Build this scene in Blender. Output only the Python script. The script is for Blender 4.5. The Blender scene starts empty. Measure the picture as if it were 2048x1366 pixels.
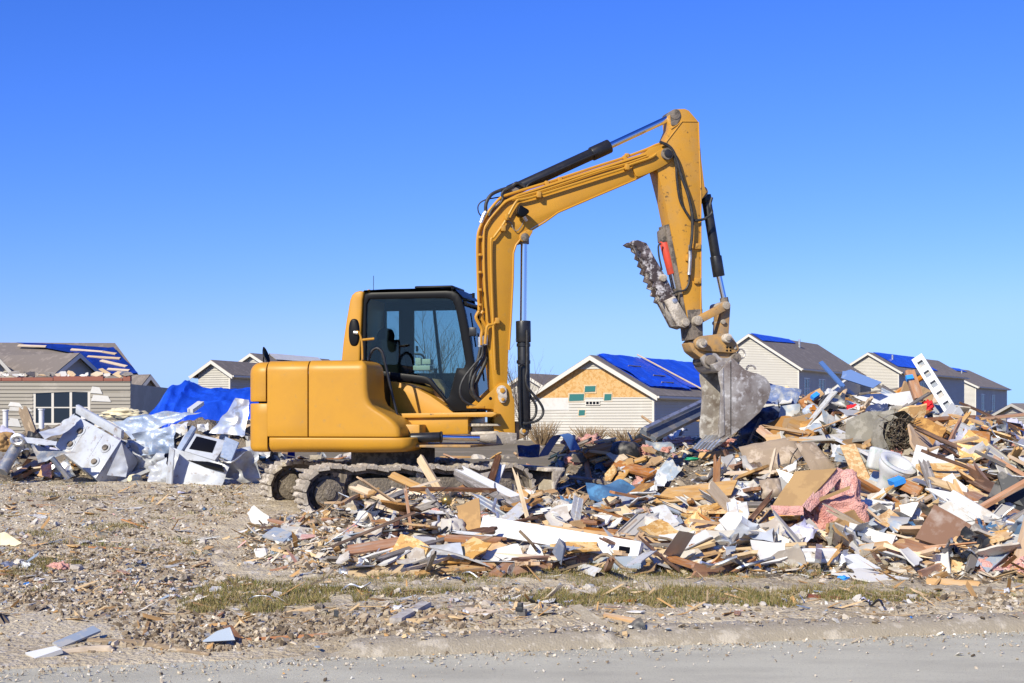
import bpy, bmesh, math, random
import numpy as np
from mathutils import Vector, Matrix, noise as mnoise

random.seed(7); rng = np.random.default_rng(11)
R = math.radians
scene = bpy.context.scene
col = scene.collection

# ------------------------------------------------------------------ camera, sky, sun, exposure
F, HZ, HC = 2844.4, 840.0, 1.41           # focal length in photo pixels, horizon row, eye height (m)
cam = bpy.data.cameras.new('camera'); camo = bpy.data.objects.new('camera', cam); col.objects.link(camo)
cam.lens = 50.0; cam.sensor_width = 36.0; cam.shift_y = (HZ - 683.0) / 2048.0
cam.clip_start = 0.1; cam.clip_end = 6000
camo.location = (0, 0, HC); camo.rotation_euler = (R(90), 0, 0)
scene.camera = camo
SUN_AZ, SUN_EL = 33.0, 33.0               # sun behind the camera, to its left
world = bpy.data.worlds.new('World'); scene.world = world; world.use_nodes = True
wn, wl = world.node_tree.nodes, world.node_tree.links
wn.clear()
wo = wn.new('ShaderNodeOutputWorld'); bg = wn.new('ShaderNodeBackground')
sky = wn.new('ShaderNodeTexSky'); sky.sky_type = 'NISHITA'; sky.sun_disc = False
sky.sun_elevation = R(SUN_EL); sky.sun_rotation = R(180 + SUN_AZ)
sky.air_density = 1.0; sky.dust_density = 0.25; sky.ozone_density = 6.0; sky.altitude = 200
tc = wn.new('ShaderNodeTexCoord'); mp = wn.new('ShaderNodeMapping'); mp.vector_type = 'POINT'
mp.inputs['Scale'].default_value = (1, 1, 1.0)
nrm = wn.new('ShaderNodeVectorMath'); nrm.operation = 'NORMALIZE'
# the clear, polarised blue of the photograph: contrast and tint on the physical sky, the same all round
m1 = wn.new('ShaderNodeVectorMath'); m1.operation = 'SCALE'; m1.inputs['Scale'].default_value = 0.2
sp_ = wn.new('ShaderNodeSeparateXYZ'); cb_ = wn.new('ShaderNodeCombineXYZ')
wl.new(tc.outputs['Generated'], mp.inputs['Vector']); wl.new(mp.outputs[0], nrm.inputs[0]); wl.new(nrm.outputs[0], sky.inputs['Vector'])
wl.new(sky.outputs[0], m1.inputs[0]); wl.new(m1.outputs[0], sp_.inputs[0])
for k, (pw, mu) in enumerate(((1.5, .50), (1.18, .486), (1.0, .92))):
    p_ = wn.new('ShaderNodeMath'); p_.operation = 'POWER'; p_.inputs[1].default_value = pw
    q_ = wn.new('ShaderNodeMath'); q_.operation = 'MULTIPLY'; q_.inputs[1].default_value = mu / (0.12 * 1.19)
    c_ = wn.new('ShaderNodeMath'); c_.operation = 'SMOOTH_MIN'; c_.inputs[1].default_value = (.44, .75, 1.3)[k] / (0.12 * 1.19); c_.inputs[2].default_value = 1.0
    wl.new(sp_.outputs[k], p_.inputs[0]); wl.new(p_.outputs[0], q_.inputs[0]); wl.new(q_.outputs[0], c_.inputs[0]); wl.new(c_.outputs[0], cb_.inputs[k])
wl.new(cb_.outputs[0], bg.inputs['Color']); wl.new(bg.outputs[0], wo.inputs[0])
bg.inputs['Strength'].default_value = 0.12
sun = bpy.data.lights.new('sun', 'SUN'); suno = bpy.data.objects.new('sun', sun); col.objects.link(suno)
sun.energy = 5.0; sun.angle = R(0.53); sun.color = (1.0, 0.94, 0.78)
suno.rotation_euler = (R(90 - SUN_EL), 0, R(-SUN_AZ)); suno.location = (-20, -20, 30)
vs = scene.view_settings
vs.view_transform = 'Standard'; vs.look = 'None'; vs.exposure = 0.25; vs.gamma = 1.0; vs.use_curve_mapping = False
scene.render.engine = 'CYCLES'
scene.cycles.max_bounces = 6; scene.cycles.transparent_max_bounces = 12
scene.cycles.use_denoising = True

# ------------------------------------------------------------------ noise and terrain heights
_T = np.random.default_rng(3).random((256, 256))
def vnoise(x, y, s=0):
    x = np.asarray(x, float) + s * 17.31; y = np.asarray(y, float) + s * 9.77
    xi = np.floor(x).astype(int); yi = np.floor(y).astype(int); fx = x - xi; fy = y - yi
    fx = fx * fx * (3 - 2 * fx); fy = fy * fy * (3 - 2 * fy)
    a = _T[xi & 255, yi & 255]; b = _T[(xi + 1) & 255, yi & 255]
    c = _T[xi & 255, (yi + 1) & 255]; d = _T[(xi + 1) & 255, (yi + 1) & 255]
    return (a * (1 - fx) + b * fx) * (1 - fy) + (c * (1 - fx) + d * fx) * fy
def fbm(x, y, sc, octv=4, s=0, gain=.55):
    t = 0; a = 1; n = 0
    for k in range(octv):
        t = t + a * vnoise(np.asarray(x) * sc * 2.03 ** k, np.asarray(y) * sc * 2.03 ** k, s + k); n += a; a *= gain
    return t / n - .5
def sstep(a, b, x):
    t = np.clip((np.asarray(x, float) - a) / (b - a), 0, 1); return t * t * (3 - 2 * t)
KA = R(13.7); KC, KS = math.cos(KA), math.sin(KA)
def kerb_coords(x, y):            # along the kerb, behind the kerb
    return (x + 1.25) * KC + (y - 8.36) * KS, -(x + 1.25) * KS + (y - 8.36) * KC
def g0(x, y):                     # smooth ground height
    a, d = kerb_coords(np.asarray(x, float), np.asarray(y, float))
    kf = sstep(-.5, .8, a)
    lo = np.interp(d, [-3, -.05, .06, .3, 1.2, 3, 6.4, 9.5, 12.5, 18, 30, 55, 90, 300], [-.05, -.05, .012, .03, .10, .17, .28, .38, .50, .55, .45, .30, .0, -2.5])
    hi = np.interp(d, [-3, -.05, .02, .24, .5, 3, 6.4, 9.5, 12.5, 18, 30, 55, 90, 300], [-.05, -.05, -.04, .105, .13, .19, .28, .38, .50, .55, .45, .30, .0, -2.5])
    z = lo * (1 - kf) + hi * kf
    return z - 2.0 * sstep(14, 40, np.asarray(x, float)) * sstep(30, 80, np.asarray(y, float))
def mound(x, y):                  # height of the rubble above the ground
    x = np.asarray(x, float); y = np.asarray(y, float)
    X = [.3, .8, 1.6, 2.1, 2.6, 3.2, 3.8, 4.6, 5.4, 6.2, 7.5, 9.5, 11]
    cz = np.interp(x, X, [0, .55, .62, .60, .56, .80, 1.20, 1.30, 1.10, .82, .6, .3, 0])
    yf = np.interp(x, X, [18.4, 18.4, 17.8, 15.5, 13.0, 11.6, 11.0, 10.9, 10.9, 11.0, 11.2, 12, 13])
    yc = np.interp(x, X, [20, 20, 19.6, 19.4, 19.4, 18.8, 17.6, 17.2, 17.0, 17.0, 17.0, 17, 17])
    t = (y - yf) / (yc - yf)
    prof = np.where(t < 1, np.clip(t, 0, 1) ** .9, 1 - sstep(1.25, 1.9, t))
    m = cz * prof
    ff = sstep(-3.0, -.6, x + .15 * (y - 13.6)) * (1 - sstep(4.0, 5.5, x))
    m = np.maximum(m, .34 * ff * np.exp(-np.abs((y - 13.8 - .3 * sstep(-1, .5, x) * (1 - sstep(1.5, 2.5, x))) / 1.95) ** 2.6))
    lf = sstep(-9.5, -7.5, x) * (1 - sstep(-4.3, -3.4, x))
    m = np.maximum(m, .75 * lf * np.exp(-((y - 22.9) / 1.1) ** 2))
    n = fbm(x, y, 1.3, 3, 5)
    return np.where(m > .004, m * (1 + .5 * n), 0)
def H(x, y): return g0(x, y) + mound(x, y)
def lumps(x, y):
    m = mound(x, y); return np.where(m > .001, np.minimum(1, m * 5) * (fbm(x, y, 4.5, 3, 21) * .18 + fbm(x, y, 14, 2, 22) * .07) - .03 * (1 - sstep(.02, .09, m)), 0)
def micro(x, y):
    a, d = kerb_coords(x, y)
    f = sstep(.1, .6, d) * (1 - .75 * sstep(21, 30, y))
    drive = 1 - .75 * (1 - sstep(-1.2, .4, a)) * (1 - sstep(1.5, 3.2, d))
    n = fbm(x, y, 1.1, 3, 1) * .05 + fbm(x, y, 6, 3, 2) * .045 + np.abs(fbm(x, y, 13, 3, 8)) * .05
    return n * f * drive
def surf(x, y): return H(x, y) + micro(x, y) + lumps(x, y)
_Y = np.concatenate([np.arange(7.2, 30, .015), np.arange(30, 120, .3)])
def P(px, py, Y): return Vector(((px - 1024) * Y / F, Y, HC - (py - HZ) * Y / F))
def hit(px, py):
    x = (px - 1024) * _Y / F; z = HC - (py - HZ) * _Y / F
    k = np.nonzero(z <= surf(x, _Y))[0]
    return P(px, py, float(_Y[k[0]]) if len(k) else 60.)
def on(p, d=.05):
    if len(p) == 3: return P(*p)
    return P(p[0], p[1], hit(*p).y - d)

# ------------------------------------------------------------------ mesh building
class Fr:                         # an upright frame: u along, v away from the viewer, z up
    def __init__(s, ox, oy, deg):
        a = R(deg); s.o = Vector((ox, oy, 0)); s.u = Vector((math.cos(a), math.sin(a), 0)); s.v = Vector((-math.sin(a), math.cos(a), 0))
    def w(s, u, v, z): return s.o + s.u * u + s.v * v + Vector((0, 0, z))
    def px(s, px, py, v=0.):
        d = Vector(((px - 1024) / F, 1, -(py - HZ) / F)); c = Vector((0, 0, HC))
        t = (v - (c - s.o).dot(s.v)) / d.dot(s.v); q = c + d * t
        return ((q - s.o).dot(s.u), q.z)
    def pts(s, L, v=0.): return [s.px(a, b, v) for a, b in L]
W0 = Fr(0, 0, 0)
class MB:
    def __init__(s): s.v = []; s.f = []
    def add(s, vs_, fs):
        n = len(s.v); s.v += [Vector(q) for q in vs_]; s.f += [tuple(i + n for i in f) for f in fs]; return s
    def prism(s, fr, out, v0, v1):        # outline (u,z) extruded from v0 to v1
        n = len(out)
        s.add([fr.w(a, v0, b) for a, b in out] + [fr.w(a, v1, b) for a, b in out],
              [tuple(range(n)), tuple(range(2 * n - 1, n - 1, -1))] + [(i, i + n, (i + 1) % n + n, (i + 1) % n) for i in range(n)]); return s
    def box(s, fr, u0, u1, v0, v1, z0, z1): return s.prism(fr, [(u0, z0), (u1, z0), (u1, z1), (u0, z1)], v0, v1)
    def poly(s, pts, nrm, t):             # 3D polygon extruded by -nrm*t
        n = len(pts); o = Vector(nrm).normalized() * -t
        s.add(list(pts) + [p + o for p in pts],
              [tuple(range(n)), tuple(range(2 * n - 1, n - 1, -1))] + [(i, i + n, (i + 1) % n + n, (i + 1) % n) for i in range(n)]); return s
    def tube(s, path, r, seg=10, smooth=0, closed=False):
        p = [Vector(q) for q in path]
        if smooth and len(p) > 2: p = catmull(p, smooth)
        rr = r if isinstance(r, (list, tuple)) else None
        t = (p[1] - p[0]).normalized(); up = Vector((0, 0, 1)) if abs(t.z) < .9 else Vector((1, 0, 0))
        a = t.cross(up).normalized(); vs_ = []
        for i, q in enumerate(p):
            t2 = (p[min(i + 1, len(p) - 1)] - p[max(i - 1, 0)]).normalized()
            a = (a - t2 * a.dot(t2)).normalized(); b = t2.cross(a)
            rad = (rr[i * len(rr) // len(p)] if rr else r)
            for k in range(seg):
                w = 2 * math.pi * k / seg; vs_.append(q + a * math.cos(w) * rad + b * math.sin(w) * rad)
        m = len(p)
        fs = [(i * seg + k, i * seg + (k + 1) % seg, (i + 1) * seg + (k + 1) % seg, (i + 1) * seg + k) for i in range(m - 1) for k in range(seg)]
        fs += [tuple(range(seg - 1, -1, -1)), tuple((m - 1) * seg + k for k in range(seg))]
        s.add(vs_, fs); return s
    def grid(s, rows, flip=False, closed=False):
        n = len(rows[0]); vs_ = [q for r_ in rows for q in r_]
        fs = [(i * n + j, i * n + j + 1, (i + 1) * n + j + 1, (i + 1) * n + j) for i in range(len(rows) - 1) for j in range(n - 1)]
        if flip: fs = [f[::-1] for f in fs]
        s.add(vs_, fs); return s
    def build(s, name, mat, parent=None, bevel=0, seg=2, ang=35, recalc=True, base=None):
        off = base if base is not None else (parent_off(parent) if parent else Vector((0, 0, 0)))
        if parent is None and base is None:
            lo = Vector((sum(q.x for q in s.v) / len(s.v), sum(q.y for q in s.v) / len(s.v), min(q.z for q in s.v))); off = lo
        bm = bmesh.new(); vv = [bm.verts.new(q - off) for q in s.v]
        for f in s.f:
            try: bm.faces.new([vv[i] for i in f])
            except ValueError: pass
        if recalc: bmesh.ops.recalc_face_normals(bm, faces=bm.faces)
        if bevel:
            ed = [e for e in bm.edges if len(e.link_faces) == 2 and e.calc_face_angle(0) > R(30)]
            bmesh.ops.bevel(bm, geom=ed, offset=bevel, segments=seg, affect='EDGES', profile=.5, clamp_overlap=True)
        me = bpy.data.meshes.new(name); bm.to_mesh(me); bm.free()
        me.polygons.foreach_set('use_smooth', [True] * len(me.polygons)); me.set_sharp_from_angle(angle=R(ang))
        if mat: me.materials.append(mat)
        o = bpy.data.objects.new(name, me); col.objects.link(o)
        if parent: o.parent = parent
        else: o.location = off
        return o
_off = {}
def parent_off(p):
    o = Vector((0, 0, 0))
    while p: o = o + p.location; p = p.parent
    return o
def catmull(p, n):
    out = []
    for i in range(len(p) - 1):
        a, b, c, d = p[max(i - 1, 0)], p[i], p[i + 1], p[min(i + 2, len(p) - 1)]
        for k in range(n):
            t = k / n
            out.append(.5 * ((2 * b) + (c - a) * t + (2 * a - 5 * b + 4 * c - d) * t * t + (3 * b - a - 3 * c + d) * t ** 3))
    out.append(p[-1]); return out
def fillet(pts, r, n=4):
    out = []
    m = len(pts)
    for i in range(m):
        p0, p1, p2 = Vector(pts[i - 1]), Vector(pts[i]), Vector(pts[(i + 1) % m])
        a = (p0 - p1); b = (p2 - p1); rr = min(r, a.length * .45, b.length * .45)
        a = p1 + a.normalized() * rr; b = p1 + b.normalized() * rr
        for k in range(n + 1):
            t = k / n; q = a * (1 - t) ** 2 + p1 * 2 * t * (1 - t) + b * t * t; out.append((q.x, q.y))
    return out
def tag(o, label=None, cat=None, group=None, kind=None):
    if label: o['label'] = label
    if cat: o['category'] = cat
    if group: o['group'] = group
    if kind: o['kind'] = kind
    elif cat: o['kind'] = 'thing'
    return o
def empty(name, loc, label=None, cat=None, group=None):
    o = bpy.data.objects.new(name, None); col.objects.link(o); o.location = loc; o.empty_display_size = .1
    return tag(o, label, cat, group)

# ------------------------------------------------------------------ materials
def mk(name, c, rough=.7, metal=0., var=0., n1=None, n2=None, bump=None, stretch=(1, 1, 1), spec=.4, attr=None, brick=None, coat=0):
    m = bpy.data.materials.new(name); m.use_nodes = True; n, l = m.node_tree.nodes, m.node_tree.links
    b = n['Principled BSDF']; b.inputs['Roughness'].default_value = rough; b.inputs['Metallic'].default_value = metal
    b.inputs['Specular IOR Level'].default_value = spec
    if coat: b.inputs['Coat Weight'].default_value = coat; b.inputs['Coat Roughness'].default_value = .15
    t = n.new('ShaderNodeTexCoord'); mp = n.new('ShaderNodeMapping'); mp.inputs['Scale'].default_value = stretch
    oi = n.new('ShaderNodeObjectInfo'); ml = n.new('ShaderNodeMath'); ml.operation = 'MULTIPLY'; ml.inputs[1].default_value = 37.
    cx = n.new('ShaderNodeCombineXYZ'); l.new(oi.outputs['Random'], ml.inputs[0])
    for k in range(3): l.new(ml.outputs[0], cx.inputs[k])
    l.new(t.outputs['Object'], mp.inputs['Vector']); l.new(cx.outputs[0], mp.inputs['Location'])
    rgb = n.new('ShaderNodeRGB'); rgb.outputs[0].default_value = (*c, 1); cur = rgb.outputs[0]
    if attr:
        at = n.new('ShaderNodeAttribute'); at.attribute_name = attr; cur = at.outputs['Color']
    def layer(cur, spec_):
        sc, c2, lo, hi, det, st = (tuple(spec_) + (4, 1))[:6] if len(spec_) < 6 else spec_
        no = n.new('ShaderNodeTexNoise'); no.inputs['Scale'].default_value = sc; no.inputs['Detail'].default_value = det; no.inputs['Roughness'].default_value = .65
        l.new(mp.outputs[0], no.inputs['Vector'])
        mr = n.new('ShaderNodeMapRange'); mr.inputs['From Min'].default_value = lo; mr.inputs['From Max'].default_value = hi; mr.inputs['To Max'].default_value = st
        l.new(no.outputs['Fac'], mr.inputs['Value'])
        mx = n.new('ShaderNodeMix'); mx.data_type = 'RGBA'; l.new(mr.outputs[0], mx.inputs['Factor']); l.new(cur, mx.inputs['A']); mx.inputs['B'].default_value = (*c2, 1)
        return mx.outputs['Result']
    for ly in (n1, n2):
        if ly: cur = layer(cur, ly)
    if var:
        h = n.new('ShaderNodeHueSaturation'); mr = n.new('ShaderNodeMapRange'); mr.inputs['To Min'].default_value = 1 - var; mr.inputs['To Max'].default_value = 1 + var
        l.new(oi.outputs['Random'], mr.inputs['Value']); l.new(mr.outputs[0], h.inputs['Value']); l.new(cur, h.inputs['Color'])
        m2 = n.new('ShaderNodeMath'); m2.operation = 'FRACT'; l.new(ml.outputs[0], m2.inputs[0])
        m3 = n.new('ShaderNodeMapRange'); m3.inputs['To Min'].default_value = 1 - var * 1.2; m3.inputs['To Max'].default_value = 1 + var * .8
        l.new(m2.outputs[0], m3.inputs['Value']); l.new(m3.outputs[0], h.inputs['Saturation']); cur = h.outputs[0]
    l.new(cur, b.inputs['Base Color'])
    if bump:
        no = n.new('ShaderNodeTexNoise'); no.inputs['Scale'].default_value = bump[0]; no.inputs['Detail'].default_value = 5
        l.new(mp.outputs[0], no.inputs['Vector']); bp = n.new('ShaderNodeBump'); bp.inputs['Strength'].default_value = bump[1]; bp.inputs['Distance'].default_value = bump[2] if len(bump) > 2 else .02
        l.new(no.outputs['Fac'], bp.inputs['Height']); l.new(bp.outputs[0], b.inputs['Normal'])
    return m
def glass_mat(name, tint, rough=.03, base_ior=1.45):
    m = bpy.data.materials.new(name); m.use_nodes = True; n, l = m.node_tree.nodes, m.node_tree.links; n.clear()
    o = n.new('ShaderNodeOutputMaterial'); mx = n.new('ShaderNodeMixShader'); tr = n.new('ShaderNodeBsdfTransparent'); gl = n.new('ShaderNodeBsdfGlossy')
    fr = n.new('ShaderNodeFresnel'); fr.inputs['IOR'].default_value = base_ior; tr.inputs['Color'].default_value = (*tint, 1); gl.inputs['Roughness'].default_value = rough
    l.new(fr.outputs[0], mx.inputs[0]); l.new(tr.outputs[0], mx.inputs[1]); l.new(gl.outputs[0], mx.inputs[2]); l.new(mx.outputs[0], o.inputs[0]); return m

DUST = (.42, .36, .28)
M = {}
M['yellow'] = mk('machine_yellow_paint', (.52, .253, .021), .42, n1=(2.2, (.45, .218, .026), .42, .72, 9, .8), n2=(13, (.33, .21, .08), .60, .74, 9, .6), spec=.32, bump=(300, .02, .002))
M['yellow_worn'] = mk('worn_yellow_paint', (.53, .256, .024), .5, n1=(5, (.40, .24, .09), .45, .75, 6, .5), n2=(14, (.05, .035, .02), .6, .68, 8, .9))
M['yellow_dirty'] = mk('dirty_yellow_paint', (.50, .27, .07), .65, n1=(6, (.26, .19, .12), .35, .6, 6, .9), n2=(20, (.10, .075, .05), .58, .7, 6, .8), bump=(60, .2, .004))
M['black'] = mk('black_paint', (.015, .015, .017), .36, n1=(6, (.05, .045, .04), .5, .8, 5, .7))
M['cabblack'] = mk('cab_black_trim', (.006, .006, .007), .38, spec=.14)
M['rubber'] = mk('black_rubber_hose', (.02, .02, .02), .55, n1=(20, (.09, .08, .07), .45, .75, 4, .6))
M['chrome'] = mk('chrome_rod', (.75, .76, .78), .12, 1.0)
M['steel'] = mk('bare_scuffed_steel', (.36, .325, .285), .42, .15, n1=(4, (.16, .12, .09), .44, .64, 9, .85), n2=(11, (.64, .61, .56), .52, .66, 10, .9), bump=(40, .2, .004))
M['thumbsteel'] = mk('scarred_thumb_steel', (.19, .15, .14), .5, .2, n1=(9, (.07, .05, .045), .42, .6, 8), n2=(14, (.66, .62, .58), .50, .62, 9, .9), bump=(60, .3, .005))
M['mudsteel'] = mk('mud_caked_steel', (.58, .51, .415), .9, n1=(5, (.34, .29, .225), .42, .70, 8), n2=(18, (.52, .47, .39), .55, .72, 6, .8), bump=(50, .6, .015))
M['mudframe'] = mk('mud_packed_frame', (.27, .225, .17), .95, n1=(5, (.17, .14, .105), .4, .66, 8), n2=(16, (.38, .325, .255), .55, .72, 7, .8), bump=(34, .8, .03))
M['darkmud'] = mk('dark_muddy_metal', (.09, .075, .06), .85, n1=(7, (.20, .165, .13), .45, .7, 6), bump=(30, .5, .02))
M['red'] = mk('red_cylinder_paint', (.62, .075, .04), .4, n1=(9, (.45, .08, .05), .5, .7))
M['glass'] = glass_mat('cab_glass', (.70, .79, .78))
M['frontglass'] = glass_mat('windscreen_glass', (.42, .55, .62), .02, 1.9)
M['winglass'] = mk('dark_window_glass', (.012, .013, .016), .08, spec=.6)
M['cabin'] = mk('dark_cab_lining', (.014, .0145, .015), .8, spec=.1)
M['cream'] = mk('cream_plastic_case', (.62, .66, .58), .5)
M['pine'] = mk('fresh_pine', (.54, .335, .15), .7, var=.2, n1=(3, (.38, .21, .085), .45, .65, 6, .8), n2=(4, DUST, .48, .72, 6, .75), stretch=(1, 9, 9))
M['orange_wood'] = mk('orange_stained_wood', (.41, .18, .06), .65, var=.22, n1=(3, (.27, .11, .04), .42, .66, 6, .9), n2=(4, DUST, .50, .75, 6, .75), stretch=(1, 8, 8))
M['pale_wood'] = mk('pale_dry_wood', (.66, .50, .31), .75, var=.18, n1=(3, (.45, .32, .18), .45, .7, 6, .8), stretch=(1, 9, 9))
M['grey_wood'] = mk('weathered_grey_wood', (.33, .29, .25), .85, var=.2, n1=(3, (.19, .165, .14), .42, .66, 6), stretch=(1, 10, 10), bump=(20, .3, .005))
M['brown_wood'] = mk('dark_brown_wood', (.17, .085, .045), .6, var=.2, n1=(3, (.09, .045, .025), .42, .66, 6), n2=(4, DUST, .58, .8, 5, .7), stretch=(1, 8, 8))
M['osb'] = mk('strand_board', (.58, .33, .11), .75, var=.1, n1=(14, (.72, .50, .24), .5, .62, 3), n2=(20, (.36, .18, .06), .56, .68, 3, .8), stretch=(1, 1.6, 1.6), bump=(40, .2, .004))
M['osb_far'] = mk('far_strand_board', (.50, .275, .085), .75, n1=(7, (.58, .36, .15), .45, .62, 4), n2=(9, (.40, .2, .06), .55, .68, 4, .7))
M['drywall'] = mk('broken_plasterboard', (.62, .60, .555), .9, var=.1, n1=(5, (.52, .47, .40), .5, .78, 6, .8))
M['plaster'] = mk('chalky_plaster', (.52, .475, .405), .95, var=.12, n1=(7, (.42, .36, .29), .48, .72, 6), bump=(30, .4, .01))
M['white'] = mk('white_painted_trim', (.64, .64, .63), .45, var=.06, n1=(6, (.55, .50, .43), .58, .8, 6, .8))
M['enamel'] = mk('white_enamel', (.46, .485, .525), .32, n1=(4, (.30, .285, .26), .46, .72, 9, .9), n2=(9, (.20, .12, .07), .59, .70, 9, .85), bump=(6, .12, .03))
M['crushed'] = mk('crushed_pale_metal', (.34, .40, .50), .4, .1, n1=(4, (.12, .18, .30), .45, .7, 6, .8), n2=(10, (.50, .42, .33), .58, .72, 6, .8), bump=(9, .5, .04))
M['greymetal'] = mk('grey_metal_section', (.20, .22, .25), .4, .4, var=.2, n1=(5, (.34, .32, .29), .5, .75, 5))
M['galv'] = mk('galvanised_sheet', (.52, .54, .56), .35, .7, var=.12, n1=(6, (.38, .36, .33), .5, .75, 5))
M['siding'] = mk('beige_vinyl_siding', (.50, .47, .405), .6, var=.04, n1=(.7, (.46, .43, .37), .4, .7, 4))
M['siding_tan'] = mk('tan_grey_siding', (.33, .295, .24), .6, n1=(.9, (.28, .25, .20), .4, .7, 6))
M['tarp_painted_shade'] = mk('painted_shade_blue_tarpaulin', (.008, .035, .26), .4, n1=(1.5, (.006, .025, .18), .4, .7, 5), bump=(2.6, .55, .12))  # darker copy of the tarp blue: grazing-sun dimness put into the colour
M['siding_scrap'] = mk('torn_vinyl_siding', (.50, .50, .485), .5, var=.22, n1=(6, (.45, .41, .35), .52, .78, 5))
M['bluegrey'] = mk('pale_blue_grey_trim', (.30, .345, .40), .5, var=.1, n1=(5, (.42, .41, .385), .5, .75, 5))
M['shingle'] = mk('grey_brown_shingles', (.245, .205, .172), .95, var=.06, n1=(2.2, (.185, .155, .13), .4, .65, 6), n2=(30, (.19, .165, .145), .55, .7, 3, .7), bump=(18, .4, .03))
M['trim'] = mk('cream_fascia_trim', (.62, .58, .50), .6)
M['tarp'] = mk('blue_tarpaulin', (.014, .095, .74), .36, n1=(1.5, (.01, .065, .56), .4, .7, 5), bump=(2.6, .55, .12), spec=.5)
M['tarp_heap'] = mk('blue_heap_tarpaulin', (.014, .085, .66), .28, n1=(3, (.01, .06, .48), .4, .7, 5), bump=(9, .35, .05), spec=.6)
M['blue_cloth'] = mk('faded_blue_cloth', (.10, .22, .36), .85, var=.15, n1=(7, (.07, .14, .24), .4, .7, 5), bump=(30, .3, .01))
M['navy'] = mk('navy_plastic_sheet', (.035, .05, .12), .35, var=.2, n1=(5, (.12, .14, .20), .5, .75, 6), bump=(10, .5, .04))
M['bluepanel'] = mk('blue_painted_panel', (.075, .155, .36), .5, n1=(6, (.30, .36, .45), .58, .74, 7, .8))
M['slate_tarp'] = mk('slate_blue_tarp', (.13, .18, .33), .45, n1=(5, (.26, .28, .33), .5, .75, 6), bump=(10, .5, .04))
M['bag'] = mk('pale_plastic_bag', (.45, .51, .63), .3, n1=(5, (.45, .50, .58), .5, .75, 5), bump=(10, .5, .03))
M['lav'] = mk('lavender_plastic_film', (.48, .47, .60), .4, n1=(6, (.75, .74, .78), .5, .75), bump=(12, .4, .03))
M['pink'] = mk('pink_fibreglass_insulation', (.64, .29, .235), 1., var=.08, n1=(5, (.72, .39, .33), .4, .65, 7), n2=(9, (.48, .27, .21), .56, .75, 6, .7), bump=(70, .85, .03), spec=.1)
M['card'] = mk('brown_cardboard', (.44, .27, .12), .85, var=.1, n1=(5, (.36, .22, .10), .45, .7, 5))
M['kraft'] = mk('tan_kraft_paper', (.40, .25, .105), .8, n1=(4, (.34, .21, .09), .45, .7, 5))
M['cushion'] = mk('soiled_beige_upholstery', (.44, .35, .26), .95, var=.08, n1=(5, (.30, .225, .155), .42, .68, 6), bump=(14, .4, .02))
M['carpet'] = mk('grey_olive_carpet', (.30, .275, .22), 1., n1=(8, (.22, .20, .155), .4, .7, 6), bump=(90, .6, .01))
M['coil'] = mk('fibrous_brown_roll', (.27, .215, .155), 1., n1=(16, (.14, .105, .07), .4, .65, 6), bump=(60, 1., .03))
M['redcloth'] = mk('bright_red_cloth', (.62, .02, .025), .8, bump=(14, .4, .02))
M['particle'] = mk('torn_particle_board', (.50, .27, .075), .9, n1=(8, (.34, .165, .045), .42, .65, 7), bump=(26, .8, .03))
M['ceramic'] = mk('white_toilet_ceramic', (.62, .61, .575), .12, n1=(6, (.50, .55, .47), .55, .78, 5))
M['floorpanel'] = mk('brown_floor_panel', (.20, .105, .06), .6, n1=(5, (.42, .35, .29), .5, .72, 7, .8))
M['blacks'] = mk('black_scrap_plastic', (.022, .023, .026), .5, var=.3, n1=(6, (.10, .09, .08), .5, .75, 5))
M['plastic_white'] = mk('thin_white_plastic', (.56, .565, .58), .4, n1=(6, (.6, .58, .55), .5, .75), bump=(10, .4, .03))
M['pvc'] = mk('dusty_pipe', (.50, .49, .47), .4, n1=(6, (.38, .34, .29), .45, .75, 5))
M['bluetape'] = mk('blue_tape', (.03, .27, .75), .6)
M['green'] = mk('green_plastic', (.02, .30, .14), .5)
M['cream_foam'] = mk('cream_foam', (.70, .62, .42), .95, n1=(6, (.55, .47, .30), .45, .7), bump=(20, .4, .02))
M['brass'] = mk('tarnished_brass', (.42, .30, .10), .35, .8)
M['red_brown'] = mk('red_brown_paint', (.24, .075, .045), .7, var=.15)
M['wrapgreen'] = mk('green_house_wrap', (.02, .14, .13), .6)
M['ground'] = mk('churned_dirt', (.53, .445, .30), .97, n1=(1.1, (.30, .235, .15), .44, .66, 9, .85), n2=(11, (.60, .55, .47), .53, .7, 7, .8), bump=(30, .9, .03), spec=.2)
M['mound'] = mk('rubble_dirt_gap_shade', (.13, .105, .078), .97, n1=(2.5, (.22, .18, .135), .42, .62, 7), n2=(14, (.50, .46, .40), .58, .70, 7, .8), bump=(26, 1., .05), spec=.2)  # dirt colour darkened: the shade of the rubble gaps is painted in
M['road'] = mk('worn_concrete_road', (.55, .515, .385), .9, n1=(.9, (.41, .38, .285), .42, .68, 8, .8), n2=(55, (.20, .185, .155), .57, .68, 6, .9), bump=(120, .5, .01), stretch=(1, 2.2, 1), spec=.25)
M['kerb'] = mk('dirty_kerb_concrete', (.47, .41, .31), .95, n1=(4, (.33, .28, .20), .4, .66, 8), n2=(26, (.55, .49, .39), .55, .7, 6, .7), bump=(75, .7, .012))
M['field'] = mk('dry_field', (.30, .235, .14), 1., n1=(.6, (.19, .15, .08), .4, .65, 6), bump=(3, .4, .1))
M['chips'] = mk('rubble_chips', (.5, .5, .5), .9, attr='col')
M['grass'] = mk('short_dry_grass', (.2, .2, .05), .8, attr='col', spec=.2)
M['twig'] = mk('grey_brown_twigs', (.16, .125, .10), .9)
M['bark'] = mk('pale_bark', (.40, .30, .19), .9, n1=(4, (.24, .175, .11), .4, .66, 6), stretch=(1, 7, 7), bump=(16, .5, .01))
M['shrub'] = mk('dry_shrub', (.30, .21, .12), 1., var=.1)
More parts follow.
